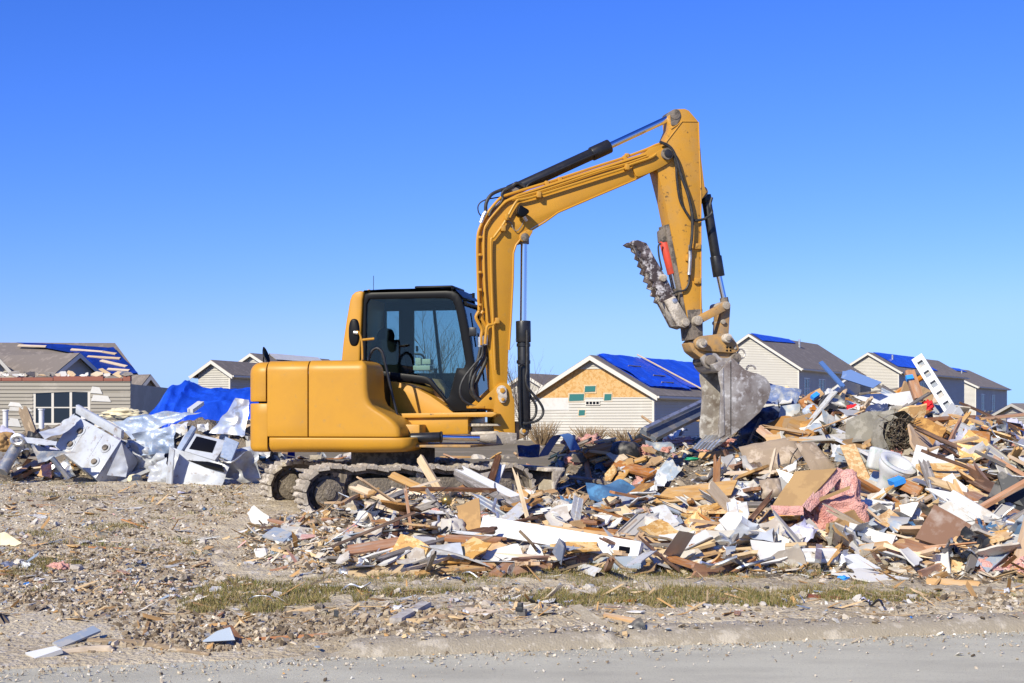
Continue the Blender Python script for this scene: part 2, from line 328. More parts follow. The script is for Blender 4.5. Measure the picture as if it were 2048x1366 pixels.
# ------------------------------------------------------------------ ground, rubble base, road, kerb
def npmesh(name, V, Fq, mat, smooth=True, colors=None):
    me = bpy.data.meshes.new(name); V = np.asarray(V, np.float32); Fq = np.asarray(Fq, np.int32); k = Fq.shape[1]
    me.vertices.add(len(V)); me.vertices.foreach_set('co', V.ravel())
    me.loops.add(Fq.size); me.loops.foreach_set('vertex_index', Fq.ravel())
    me.polygons.add(len(Fq)); me.polygons.foreach_set('loop_start', np.arange(0, Fq.size, k, dtype=np.int32))
    me.update(calc_edges=True)
    me.polygons.foreach_set('use_smooth', np.full(len(Fq), smooth))
    if colors is not None:
        at = me.attributes.new('col', 'FLOAT_COLOR', 'POINT'); c = np.ones((len(V), 4), np.float32); c[:, :3] = colors; at.data.foreach_set('color', c.ravel())
    me.materials.append(mat); me.validate()
    o = bpy.data.objects.new(name, me); col.objects.link(o); return o
def gridmesh(name, xs, ys, zf, mat, keep=None):
    X, Y = np.meshgrid(xs, ys); Z = zf(X, Y); n = len(xs); m = len(ys)
    V = np.stack([X, Y, Z], -1).reshape(-1, 3); I = np.arange(n * m).reshape(m, n)
    Q = np.stack([I[:-1, :-1], I[:-1, 1:], I[1:, 1:], I[1:, :-1]], -1).reshape(-1, 4)
    if keep is not None:
        k = keep(X, Y).reshape(-1); Q = Q[k[Q].any(1)]
        used = np.unique(Q); rm = -np.ones(len(V), int); rm[used] = np.arange(len(used)); V = V[used]; Q = rm[Q]
    return npmesh(name, V, Q, mat)
gx = np.concatenate([np.geomspace(-1500, -9.2, 30), np.arange(-9, 9, .04), np.geomspace(9.2, 1500, 30)])
gy = np.concatenate([np.linspace(4, 7.4, 8), np.arange(7.5, 22.5, .04), np.geomspace(22.7, 3000, 60)])
tag(gridmesh('ground', gx, gy, lambda x, y: g0(x, y) + micro(x, y), M['ground']), kind='structure')
mx = np.arange(-9.2, 10, .045); my = np.arange(10, 24.5, .045)
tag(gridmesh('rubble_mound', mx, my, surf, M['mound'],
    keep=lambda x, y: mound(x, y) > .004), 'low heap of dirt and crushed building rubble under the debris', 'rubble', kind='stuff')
def kline(a, d, z): return Vector((-1.25 + a * KC - d * KS, 8.36 + a * KS + d * KC, z))
ra = np.linspace(-60, 60, 121); rd = np.array([-9, -7, -5, -3, -2, -1.5, -1, -.5, -.1, .07])
rows = [[kline(a, d, .004 + .012 * max(0, (-d - .2)) * .15) for a in ra] for d in rd]
tag(MB().grid(rows).build('road', M['road'], base=Vector((0, 0, 0))), kind='structure')
krows = []
prof = [(-.05, -.02), (-.03, .02), (.0, .055), (.04, .082), (.09, .098), (.16, .108), (.25, .115), (.33, .05)]
for a in np.arange(-.6, 9, .035):
    kf = float(sstep(-.5, .7, a)); r_ = []
    for j, (d, z) in enumerate(prof):
        n = float(fbm(a, d * 3 + 5, 5, 4, 3)); n2 = float(fbm(a * 1.0, d * 6 + 9, 18, 2, 4))
        brk = .05 * float(sstep(.12, .3, fbm(a, 0, 2.2, 2, 31)))
        r_.append(kline(a, d + n * .045 + n2 * .015, (z * .88 - brk * (j > 1)) * kf - .03 * (1 - kf) + (n * .022 + n2 * .010) * (0 < j < 7)))
    krows.append(r_)
tag(MB().grid(krows).build('kerb', M['kerb'], base=Vector((0, 0, 0)), ang=80), kind='structure')

# ------------------------------------------------------------------ houses
fx_ = np.concatenate([np.geomspace(-1400, -14, 20), np.linspace(-13, 13, 60), np.geomspace(14, 1400, 20)]); fy_ = np.geomspace(25.5, 2900, 70)
tag(gridmesh('field', fx_, fy_, lambda x, y: g0(x, y) + .015 + .06 * fbm(x, y, .5, 3, 44), M['field']), kind='structure')
def siding_wall(fr, spans, v, z0, z1, step=.127, ul=None, mat='siding', name='siding', parent=None, lap=.04):
    """clapboards: spans(z) -> list of (u0,u1)"""
    b = MB(); z = z0
    while z < z1 - .01:
        zt = min(z + step, z1)
        for (a0, a1), (c0, c1) in zip(spans(z), spans(zt)):
            if a1 - a0 < .05: continue
            b.add([fr.w(a0, v - lap, z), fr.w(a1, v - lap, z), fr.w(c1, v - .004, zt), fr.w(c0, v - .004, zt), fr.w(a0, v, z), fr.w(a1, v, z)], [(0, 1, 2, 3), (4, 5, 1, 0)])
        z = zt
    return b.build(name, M[mat], parent, recalc=False, ang=20)
def slab(fr, pts, t, name, mat, parent, crumple=0):
    """roof slab: four corners (u,v,z): eave0, eave1, ridge1, ridge0"""
    p = [fr.w(*q) for q in pts]; n = (p[1] - p[0]).cross(p[3] - p[0]).normalized()
    if n.z < 0: n = -n
    nu, nv = (26, 18) if crumple else (1, 1); top = []
    for i in range(nv + 1):
        s = i / nv; top.append([])
        for j in range(nu + 1):
            r_ = j / nu; q = (p[0] * (1 - r_) + p[1] * r_) * (1 - s) + (p[3] * (1 - r_) + p[2] * r_) * s
            if crumple: q = q + n * crumple * (.6 + float(fbm(q.x, q.y + q.z, .9, 3, 40)) + .8 * float(fbm(r_ * 9, s * 2, 1, 2, 41)))
            top[-1].append(q)
    b = MB(); b.grid(top)
    b.add([q for q in p] + [q - n * t for q in p], [(0, 4, 5, 1), (1, 5, 6, 2), (2, 6, 7, 3), (3, 7, 4, 0), (4, 7, 6, 5)])
    return b.build(name, M[mat], parent, ang=60 if crumple else 30)
def window(fr, u0, u1, z0, z1, v, parent, mull=1, rail=True, frame='white', t=.07):
    o = MB()
    o.box(fr, u0 - t, u1 + t, v - .06, v - .02, z1, z1 + t); o.box(fr, u0 - t, u1 + t, v - .06, v - .02, z0 - t, z0)
    for k in range(mull + 1):
        uu = u0 + (u1 - u0) * k / mull; o.box(fr, uu - t * .6, uu + t * .6, v - .057, v - .023, z0, z1)
    f = o.build('window', M[frame], parent)
    for k in range(mull):
        a0 = u0 + (u1 - u0) * k / mull + t * .6; a1 = u0 + (u1 - u0) * (k + 1) / mull - t * .6
        MB().box(fr, a0, a1, v - .03, v - .025, z0, z1).build('pane', M['winglass'], f)
        if rail: MB().box(fr, a0, a1, v - .05, v - .035, (z0 + z1) / 2 - .02, (z0 + z1) / 2 + .02).build('rail', M[frame], f)
    return f
def house(name, label, fr, W, L, z0, ze, zr, roof='shingle', oh=.35, ohf=.3, step=.127, group='houses behind the demolition site', cat='house', backwall=True, siding=True):
    h = empty(name, fr.w(0, 0, z0), label, cat, group)
    k = (zr - ze) / (W / 2)
    sp = lambda z: [(-W / 2, W / 2)] if z <= ze else [(-max(W / 2 - (z - ze) / k, .01), max(W / 2 - (z - ze) / k, .01))]
    core = MB(); core.prism(fr, [(-W / 2, z0), (W / 2, z0), (W / 2, ze), (0, zr - .03), (-W / 2, ze)], .01, L); core.build('wall', M['siding'], h)
    if siding:
        siding_wall(fr, sp, 0, z0, zr - .1, step, parent=h)
        sf = Fr(fr.w(W / 2, L / 2, 0).x, fr.w(W / 2, L / 2, 0).y, 0); sf.u = fr.v; sf.v = -fr.u
        siding_wall(sf, lambda z: [(-L / 2, L / 2)], 0, z0, ze, step, parent=h)
    e = ze - k * oh; t = .09
    for s, nm in ((-1, 'roof'), (1, 'roof')):
        slab(fr, [(s * (W / 2 + oh), -ohf, e + .06), (s * (W / 2 + oh), L + ohf, e + .06), (s * .0, L + ohf, zr + .06), (s * .0, -ohf, zr + .06)], t, nm, roof, h)
        f = MB(); w = .2
        f.add([fr.w(s * (W / 2 + oh + .02), -ohf - .03, e + .03), fr.w(0, -ohf - .03, zr + .03), fr.w(0, -ohf - .03, zr + .03 - w), fr.w(s * (W / 2 + oh + .02), -ohf - .03, e + .03 - w),
               fr.w(s * (W / 2 + oh + .02), -ohf + .02, e + .03), fr.w(0, -ohf + .02, zr + .03), fr.w(0, -ohf + .02, zr + .03 - w), fr.w(s * (W / 2 + oh + .02), -ohf + .02, e + .03 - w)],
              [(0, 1, 2, 3), (4, 7, 6, 5), (0, 4, 5, 1), (3, 2, 6, 7), (0, 3, 7, 4), (1, 5, 6, 2)])
        f.build('fascia', M['trim'], h)
        MB().box(fr, min(s * (W / 2), s * (W / 2 + oh + .02)), max(s * (W / 2), s * (W / 2 + oh + .02)), 0, L, e - .10, e - .06).build('soffit', M['trim'], h)
        MB().box(fr, s * (W / 2 + oh + .06) - .05, s * (W / 2 + oh + .06) + .05, -ohf, L + ohf, e - .06, e + .03).build('gutter', M['trim'], h)
    MB().box(fr, W / 2 - .04, W / 2 + .06, -.05, .05, z0, ze).build('corner_trim', M['trim'], h)
    return h
# --- garage-like house with blue tarp roof and bare strand board gable
pk = P(1186, 713, 63.); hf = Fr(pk.x, pk.y, -30)
zr = pk.z; e1 = hf.px(1313, 795, 0); W = 2 * e1[0] - .3; ze = e1[1] + .2
h = house('tarped_house', 'beige house with blue tarp roof and bare strand board gable', hf, W, 12.5, .2, ze, zr, oh=.3)
for o in [c for c in h.children if c.name.startswith('siding')][:1]: bpy.data.objects.remove(o)
k = (zr - ze) / (W / 2)
zt = hf.px(1186, 738, 0)[1]; zb = hf.px(1190, 795, 0)[1]; zw = hf.px(1100, 820, 0)[1]
uw = hf.px(1138, 800, 0)[0]
sp = lambda z: [(-max(W / 2 - max(z - ze, 0) / k, .01), max(W / 2 - max(z - ze, 0) / k, .01))]
siding_wall(hf, lambda z: [(uw if z > zw - .02 else -W / 2, W / 2)], 0, .2, zb, .127, parent=h)
siding_wall(hf, sp, 0, zt, zr - .12, .127, parent=h)
MB().prism(hf, [(-W / 2, zb), (W / 2, zb), (W / 2, max(ze, zb + .01)), ((W / 2 - (zt - ze) / k), zt), (-(W / 2 - (zt - ze) / k), zt), (-W / 2, max(ze, zb + .01))], -.008, .006).build('strand_board_sheathing', M['osb_far'], h)
MB().prism(hf, [(-W / 2, zw), (uw + .1, zw), (uw + .25, zb), (-W / 2, zb)], -.012, .005).build('house_wrap', M['drywall'], h)
for (x0, y0, x1, y1) in ((1139, 788, 1168, 802), (1170, 772, 1191, 784), (1209, 788, 1223, 801), (1158, 820, 1170, 831)):
    a = hf.px(x0, y1); b = hf.px(x1, y0)
    p_ = MB().prism(hf, [(a[0], a[1]), (b[0], a[1] + .02), (b[0] + .02, b[1]), (a[0] + .03, b[1])], -.05, -.03).build('wrap_patch', M['wrapgreen'], h)
    MB().box(hf, a[0] - .05, b[0] + .06, -.028, -.024, a[1] - .06, b[1] + .06).build('patch_edge', M['pale_wood'], p_)
a = hf.px(1173, 809); b = hf.px(1200, 803); window(hf, a[0], b[0], a[1], b[1], -.02, h, 4, False, 'trim', .03)
e = ze - k * .3
for (v0, v1) in ((.4, 4.6), (4.75, 12.2)):
    slab(hf, [(W / 2 - .35, v0, ze + .28), (W / 2 - .2, v1, ze + .2), (-.02, v1, zr + .10), (-.02, v0, zr + .10)], .01, 'tarp', 'tarp', h, .13)
MB().tube([hf.w(W / 2 + .1, 5.9, ze + .14), hf.w(.0, 4.6, zr + .27)], .04, 6).build('batten', M['pale_wood'], h)
for (s, vv) in ((.35, 1.5), (.6, 2.6), (.8, 2.2)):
    q = lambda v: hf.w(W / 2 * s, v, zr + (ze - zr) * s + .2)
    MB().tube([q(vv), q(vv + 1.3)], .03, 6).build('batten', M['grey_wood'], h)

# --- two-storey houses at the right and small gables behind
def gable(name, label, pkx, pky, Y, deg, ex, ey, L, z0, **kw):
    pk = P(pkx, pky, Y); fr = Fr(pk.x, pk.y, deg); e_ = fr.px(ex, ey, 0)
    oh = kw.pop('oh', .35); W = 2 * (e_[0] - oh); ze = e_[1] + (pk.z - e_[1]) * oh / max(e_[0], .1)
    return fr, W, ze, pk.z, house(name, label, fr, W, L, z0, ze, pk.z, oh=oh, **kw)
fr, W, ze, zr, hA = gable('two_storey_house', 'tall beige two storey house right behind the bucket', 1500, 669, 108., -29, 1606, 738, 17, -1.)
slab(fr, [(W * .12, .3, zr - W * .12 * (zr - ze) / (W / 2) + .12), (W * .07, 9.5, zr - W * .07 * (zr - ze) / (W / 2) + .12), (-.05, 9.5, zr + .12), (-.05, .3, zr + .12)], .01, 'tarp', 'tarp', hA, .03)
MB().tube([fr.w(1.0, 9.0, zr - 1.2), fr.w(1.0, 9.0, zr + .05)], .09, 8).build('vent_pipe', M['galv'], hA)
sw = Fr(*fr.w(W / 2, 0, 0).xy, 0); sw.u = fr.v; sw.v = -fr.u
window(sw, 1.3, 2.6, ze - 2.4, ze - .9, 0, hA, 2); window(sw, 5, 6.6, ze - 2.4, ze - .9, 0, hA, 2)
fr, W, ze, zr, hB = gable('two_storey_house', 'beige two storey house behind the slotted white rail', 1738, 706, 122., -33, 1805, 745, 20, -1.)
slab(fr, [(W * .42, 1.2, zr - W * .42 * (zr - ze) / (W / 2) + .12), (W * .44, 12.5, zr - W * .44 * (zr - ze) / (W / 2) + .12), (-.05, 12.5, zr + .12), (-.05, 1.2, zr + .12)], .01, 'tarp', 'tarp', hB, .04)
MB().tube([fr.w(1.0, 3.2, zr - 1.2), fr.w(1.0, 3.2, zr - .05)], .09, 8).build('vent_pipe', M['galv'], hB)
sw = Fr(*fr.w(W / 2, 0, 0).xy, 0); sw.u = fr.v; sw.v = -fr.u
for k_ in range(3): window(sw, 2 + 4 * k_, 3.4 + 4 * k_, ze - 2.6, ze - .9, 0, hB, 2)
for k_ in range(2): window(sw, 7 + 5 * k_, 8.3 + 5 * k_, ze - 5.0, ze - 3.6, 0, hB, 2)
fr, W, ze, zr, hC = gable('two_storey_house', 'rightmost two storey house with a strip of blue tarp along its ridge', 1868, 733, 150., -31, 1958, 774, 15, -1.5)
slab(fr, [(W * .10, 3.0, zr - W * .10 * (zr - ze) / (W / 2) + .12), (W * .10, 11, zr - W * .10 * (zr - ze) / (W / 2) + .12), (-.05, 11, zr + .12), (-.05, 3.0, zr + .12)], .01, 'tarp', 'tarp', hC, .03)
for vv in (2.5, 6.5): MB().tube([fr.w(1.3, vv, zr - 1.5), fr.w(1.3, vv, zr - .25)], .09, 8).build('vent_pipe', M['galv'], hC)
sw = Fr(*fr.w(W / 2, 0, 0).xy, 0); sw.u = fr.v; sw.v = -fr.u
for k_ in range(2): window(sw, 2.5 + 5 * k_, 3.9 + 5 * k_, ze - 2.6, ze - .9, 0, hC, 2)
pq = P(1990, 812, 106.); hdf = Fr(pq.x + 1.5, pq.y, -84)
house('low_house', 'low brown roofed house at the far right edge', hdf, 9., 14., -2.4, P(1990, 846, 102.).z + .3, P(1990, 808, 106.).z, oh=.5)
gable('small_gabled_house', 'small beige gable between the boom and the tarped house', 1052, 748, 92., -30, 1110, 785, 10, -.2)
fr, W, ze, zr, hE = gable('gabled_house', 'beige gable with brown shingles left of the engine hood', 428, 722, 80., -22, 470, 752, 11, 0.)
fr, W, ze, zr, hF = gable('gabled_house', 'gabled house with a black satellite dish just above the counterweight', 505, 708, 95., -22, 545, 735, 10, 0.)
slab(fr, [(W * .3, 1.8, zr - W * .3 * (zr - ze) / (W / 2) + .12), (W * .3, 8.5, zr - W * .3 * (zr - ze) / (W / 2) + .12), (.1, 8.5, zr + .12), (.1, 1.8, zr + .12)], .01, 'tarp', 'drywall', hF, .03)
# satellite dish on the gable roof
d = MB(); c = P(527, 712, 94.); rws = []
ax = Vector((.96, -.12, .34)).normalized(); s1 = ax.cross(Vector((0, 0, 1))).normalized(); s2 = s1.cross(ax)
for i in range(5):
    rr = .55 * i / 4 + .001; rws.append([c + ax * (.35 * rr * rr * 2) + s1 * rr * math.cos(t_ * math.pi / 8) + s2 * rr * 1.05 * math.sin(t_ * math.pi / 8) for t_ in range(17)])
d.grid(rws)
d.tube([c, c + Vector((-.05, .3, -.7))], .04, 6).tube([c + s2 * -.5, c + ax * .45], .02, 5)
tag(d.build('satellite_dish', M['cabblack'], ang=50), 'black satellite dish on the gable above the counterweight', 'satellite dish')

# --- left: long house with tarp and battens on its roof
lf = Fr(P(120, 700, 76).x, 76., 4)
zr = lf.px(0, 685, 4)[1]; ze = lf.px(190, 750, -.6)[1]; ur = lf.px(230, 697, 4)[0]; ul = lf.px(-90, 690)[0]; ue = lf.px(278, 749, -.6)[0]
hL = empty('long_roofed_house', lf.w(0, 0, .2), 'long house with brown shingles, blue tarp and pale roof battens at far left', 'house', 'houses behind the demolition site')
MB().prism(lf, [(ul, .2), (ue - 1.6, .2), (ue - 1.6, ze), (ul, ze)], 0, 6).build('wall', M['siding'], hL)
siding_wall(lf, lambda z: [(ul, ue - 1.6)], 0, .2, ze, parent=hL)
b = MB(); b.add([lf.w(ul, -.6, ze), lf.w(ue, -.6, ze), lf.w(ur, 4, zr), lf.w(ul, 4, zr), lf.w(ur - .5, 8.6, ze), lf.w(ul, 8.6, ze), lf.w(ul, -.6, ze - .12), lf.w(ue, -.6, ze - .12), lf.w(ur - .5, 8.6, ze - .12), lf.w(ul, 8.6, ze - .12)],
               [(0, 1, 2, 3), (1, 4, 2), (3, 2, 4, 5), (6, 7, 1, 0), (7, 8, 4, 1), (9, 6, 0, 5), (9, 8, 7, 6)]); b.build('roof', M['shingle'], hL)
def onroof(px, py, off=.12):
    p0 = lf.w(0, -.6, ze); n = (lf.w(1, -.6, ze) - p0).cross(lf.w(0, 4, zr) - p0).normalized(); p0 = p0 + n * off
    dd = Vector(((px - 1024) / F, 1, -(py - HZ) / F)); c = Vector((0, 0, HC)); return c + dd * ((p0 - c).dot(n) / dd.dot(n)), n
def roofpatch(pix, nu, nv, amp, name, mat, off=.10):
    c4 = [onroof(*q, off)[0] for q in pix]; n = onroof(0, 700)[1]; rows_ = []
    for i in range(nv + 1):
        s = i / nv; rows_.append([])
        for j in range(nu + 1):
            t_ = j / nu; q = (c4[0] * (1 - t_) + c4[1] * t_) * (1 - s) + (c4[3] * (1 - t_) + c4[2] * t_) * s
            rows_[-1].append(q + n * amp * (float(fbm(q.x, q.z, 1.2, 3, 50)) + .5))
    return MB().grid(rows_).build(name, M[mat], hL, ang=60)
roofpatch([(145, 705), (207, 750), (276, 748), (227, 697)], 14, 12, .12, 'tarp', 'tarp_painted_shade')
roofpatch([(32, 686), (140, 706), (227, 698), (132, 690)], 12, 3, .08, 'tarp', 'tarp_painted_shade')
for (a, b_) in (((142, 698), (208, 703)), ((175, 712), (240, 716)), ((202, 720), (253, 732)), ((215, 737), (258, 740)), ((201, 737), (219, 748)), ((205, 703), (232, 707)), ((36, 690), (92, 692))):
    A, B = onroof(*a, .2)[0], onroof(*b_, .2)[0]; n = onroof(0, 700)[1]
    x = (B - A); y = n.cross(x).normalized() * .11
    MB().poly([A - y, B - y, B + y, A + y], n, .05).build('batten', M['pale_wood'], hL)
def wing(pkx, pky, ex, ey, deg, Y, L, nm, z0=.2, wallmat='siding'):
    pk = P(pkx, pky, Y); fr_ = Fr(pk.x, pk.y, deg); e_ = fr_.px(ex, ey, 0); W_ = 2 * e_[0]; zr_, ze_ = pk.z, e_[1]
    w_ = MB().prism(fr_, [(-W_ / 2, z0), (W_ / 2, z0), (W_ / 2, ze_), (0, zr_), (-W_ / 2, ze_)], 0, L).build(nm, M[wallmat], hL)
    siding_wall(fr_, lambda z: [(-W_ / 2, W_ / 2)] if z < ze_ else [(-max(.01, W_ / 2 * (zr_ - z) / (zr_ - ze_)), max(.01, W_ / 2 * (zr_ - z) / (zr_ - ze_)))], 0, z0, zr_ - .05, parent=w_)
    kk = (zr_ - ze_) / (W_ / 2)
    for s in (-1, 1):
        slab(fr_, [(s * (W_ / 2 + .4), -.35, ze_ - kk * .4 + .08), (s * (W_ / 2 + .4), L, ze_ - kk * .4 + .08), (0, L, zr_ + .08), (0, -.35, zr_ + .08)], .1, 'wing_roof', 'shingle', w_)
        MB().add([fr_.w(s * (W_ / 2 + .4), -.4, ze_ - kk * .4 + .06), fr_.w(0, -.4, zr_ + .06), fr_.w(0, -.4, zr_ - .18), fr_.w(s * (W_ / 2 + .4), -.4, ze_ - kk * .4 - .18)], [(0, 1, 2, 3)]).build('fascia', M['trim'], w_)
    return w_
wing(150, 709, 193, 749, 58, 72., 7, 'gable_wing')
wing(-8, 712, 29, 752, 20, 70., 4, 'gable_wing')
wing(292, 752, 312, 778, 50, 68., 6, 'gable_wing')

# --- left front: roofless house wall with triple window
hw = Fr(P(130, 800, 49).x, 49., 2)
hN = empty('roofless_house', hw.w(0, 0, .4), 'roofless beige house shell with a broken triple window at far left', 'house', 'houses behind the demolition site')
u1 = hw.px(261, 800)[0]; u0 = hw.px(-120, 800)[0]; zt = hw.px(130, 762)[1]
wu0, wu1 = hw.px(69, 800)[0], hw.px(178, 800)[0]; wz0, wz1 = hw.px(100, 846)[1], hw.px(100, 784)[1]
b = MB()
for (a0, a1, b0, b1) in ((u0, wu0, .3, zt), (wu1, u1, .3, zt), (wu0, wu1, .3, wz0), (wu0, wu1, wz1, zt)): b.box(hw, a0, a1, .0, .15, b0, b1)
b.box(hw, u1 - .15, u1 - .001, .15, 7, .3, zt - .1); b.box(hw, u0, u1, 7, 7.15, .3, zt - .3)
b.build('wall', M['siding_tan'], hN)
siding_wall(hw, lambda z: [(u0, wu0 - .05), (wu1 + .05, u1)] if wz0 - .13 < z < wz1 else [(u0, u1)], 0, .3, zt, parent=hN, mat='siding_tan')
wn_ = window(hw, wu0, wu1, wz0, wz1, .05, hN, 3, True, 'trim')
b = MB(); uu = u0
while uu < u1:
    l_ = random.uniform(.6, 1.8); b.box(hw, uu, min(uu + l_, u1), -.05, .2, zt, zt + random.choice([.12, .16, .18, .1])); uu += l_ + .02
b.build('top_plate', M['red_brown'], hN)
for (x0, x1, yb, yt) in ((180, 205, 786, 775), (16, 45, 812, 806), (16, 65, 821, 816), (15, 42, 852, 838), (182, 222, 802, 792)):
    a = hw.px(x0, yb, -.04); c_ = hw.px(x1, yt, -.04)
    MB().prism(hw, [(a[0], a[1]), (c_[0], a[1] - .03), (c_[0] - .1, c_[1]), (a[0] + .08, c_[1] + .04)], -.045, -.028).build('torn_wrap', M['drywall'], hN)
for i in range(34):
    q = hw.w(random.uniform(u0 + 1.5, u1), random.uniform(-.03, .16), zt + .16); s = random.uniform(.08, .3)
    n = Vector((random.gauss(0, .6), -1, random.gauss(.3, .5))).normalized(); t1 = n.cross(Vector((0, 0, 1))).normalized(); t2 = n.cross(t1)
    pts = [q + t1 * s * random.uniform(.6, 1.2) * math.cos(w) - t2 * (s * .5 * random.uniform(.6, 1.2) * math.sin(w)) + Vector((0, 0, s * .3)) for w in (0, 1.2, 2.3, 3.4, 4.6)]
    MB().poly(pts, n, .02).build('torn_scrap', M[random.choice(['drywall', 'drywall', 'plaster', 'pale_wood', 'grey_wood'])], hN)
for (px_, y0, y1) in ((11, 822, 868), (83, 820, 868)):
    a, b_ = P(px_, y1, 30.), P(px_, y0, 30.)
    tag(MB().tube([a - Vector((0, 0, .35)), b_], .055, 10).tube([b_, b_ + Vector((0, 0, .03))], .07, 10).build('fence_post', M['white']), 'white post at the %s of the broken triple window' % ('left' if px_ < 50 else 'foot'), 'post', 'white fence posts')
# --- bare trees, dry shrubs
def bare_tree(name, label, base, h, seed, spread=.35, n0=6, r0=.05, wide=1.):
    rd = random.Random(seed); b = MB(); tr = MB()
    def branch(p, d, L, r_, lev, into):
        pts = [p]; q = p.copy(); dd = d.copy()
        for k_ in range(4):
            dd = (dd + Vector((rd.gauss(0, .10), rd.gauss(0, .10), rd.uniform(0, .10)))).normalized(); q = q + dd * L / 4; pts.append(q.copy())
        into.tube(pts, [r_, r_ * .85, r_ * .7, r_ * .55, r_ * .4], 5)
        if lev > 0:
            for k_ in range(2 + lev):
                i = rd.randint(1, 4); a = rd.uniform(0, 6.28)
                nd = (dd + Vector((math.cos(a), math.sin(a), .15)) * spread * rd.uniform(.7, 1.5)).normalized()
                branch(pts[i], nd, L * rd.uniform(.4, .62), r_ * .5, lev - 1, b)
    e_ = empty(name, base, label, 'tree', 'bare winter trees')
    for k_ in range(n0):
        a = rd.uniform(0, 6.28); branch(base + Vector((math.cos(a), math.sin(a), 0)) * .12, Vector((math.cos(a) * .22 * wide, math.sin(a) * .22 * wide, 1)).normalized(), h * rd.uniform(.4, .62), r0 * rd.uniform(.6, 1), 3, tr)
    tr.build('trunk', M['twig'], e_, recalc=False); b.build('crown', M['twig'], e_, recalc=False)
bare_tree('bare_tree', 'slender bare young tree behind the boom cylinder', P(1055, 880, 52.), 4.8, 3, .45, 4, .028)
for i, (px_, Yy, hh) in enumerate(((868, 85, 7.0), (892, 92, 8.2), (915, 88, 6.6), (845, 96, 6.6))):
    bare_tree('bare_tree', ['bare tree seen left of centre through the cab glass', 'tallest bare tree seen through the cab glass', 'bare tree seen through the front end of the cab glass', 'bare tree seen beside the seat through the cab glass'][i], P(px_, 860, Yy), hh, 10 + i, .45, 3, .05)
def shrub(label, px_, py_, Yy, w, h_, seed):
    rd = random.Random(seed); b = MB(); c_ = P(px_, py_, Yy)
    for k_ in range(170):
        a = rd.uniform(0, 6.28); rr = rd.random() ** .5 * w; p0 = c_ + Vector((math.cos(a) * rr * .5, math.sin(a) * rr * .5, 0)); d_ = Vector((math.cos(a) * rr, math.sin(a) * rr, h_ * rd.uniform(.6, 1.05)))
        b.tube([p0, p0 + d_ * .6 + Vector((rd.gauss(0, .04), 0, 0)), p0 + d_ + Vector((rd.gauss(0, .09), rd.gauss(0, .09), 0))], [.012, .010, .006], 3)
    tag(b.build('dry_shrub', M['shrub'], recalc=False), label, 'shrub', 'dry shrubs along the house wall')
shrub('dry tan shrub at the left corner of the tarped house', 1085, 890, 60., .55, 1.0, 1)
shrub('round dry shrub under the green wall patches', 1180, 888, 60., .6, .75, 2)
shrub('wide dry shrub near the right corner of the tarped house', 1255, 888, 60., .8, .7, 3)
# ------------------------------------------------------------------ excavator
EX = empty('excavator', (-1.48, 17.7, float(g0(-1.48, 17.7))), 'yellow tracked excavator with raised boom and thumbed bucket on the rubble', 'excavator')
T = Fr(-1.48, 17.7, 22)           # undercarriage
U = Fr(-1.48, 17.7, -12)          # upper structure, turned a little to the viewer
B = Fr(-.12, 17.35, 14)           # boom plane, swung away
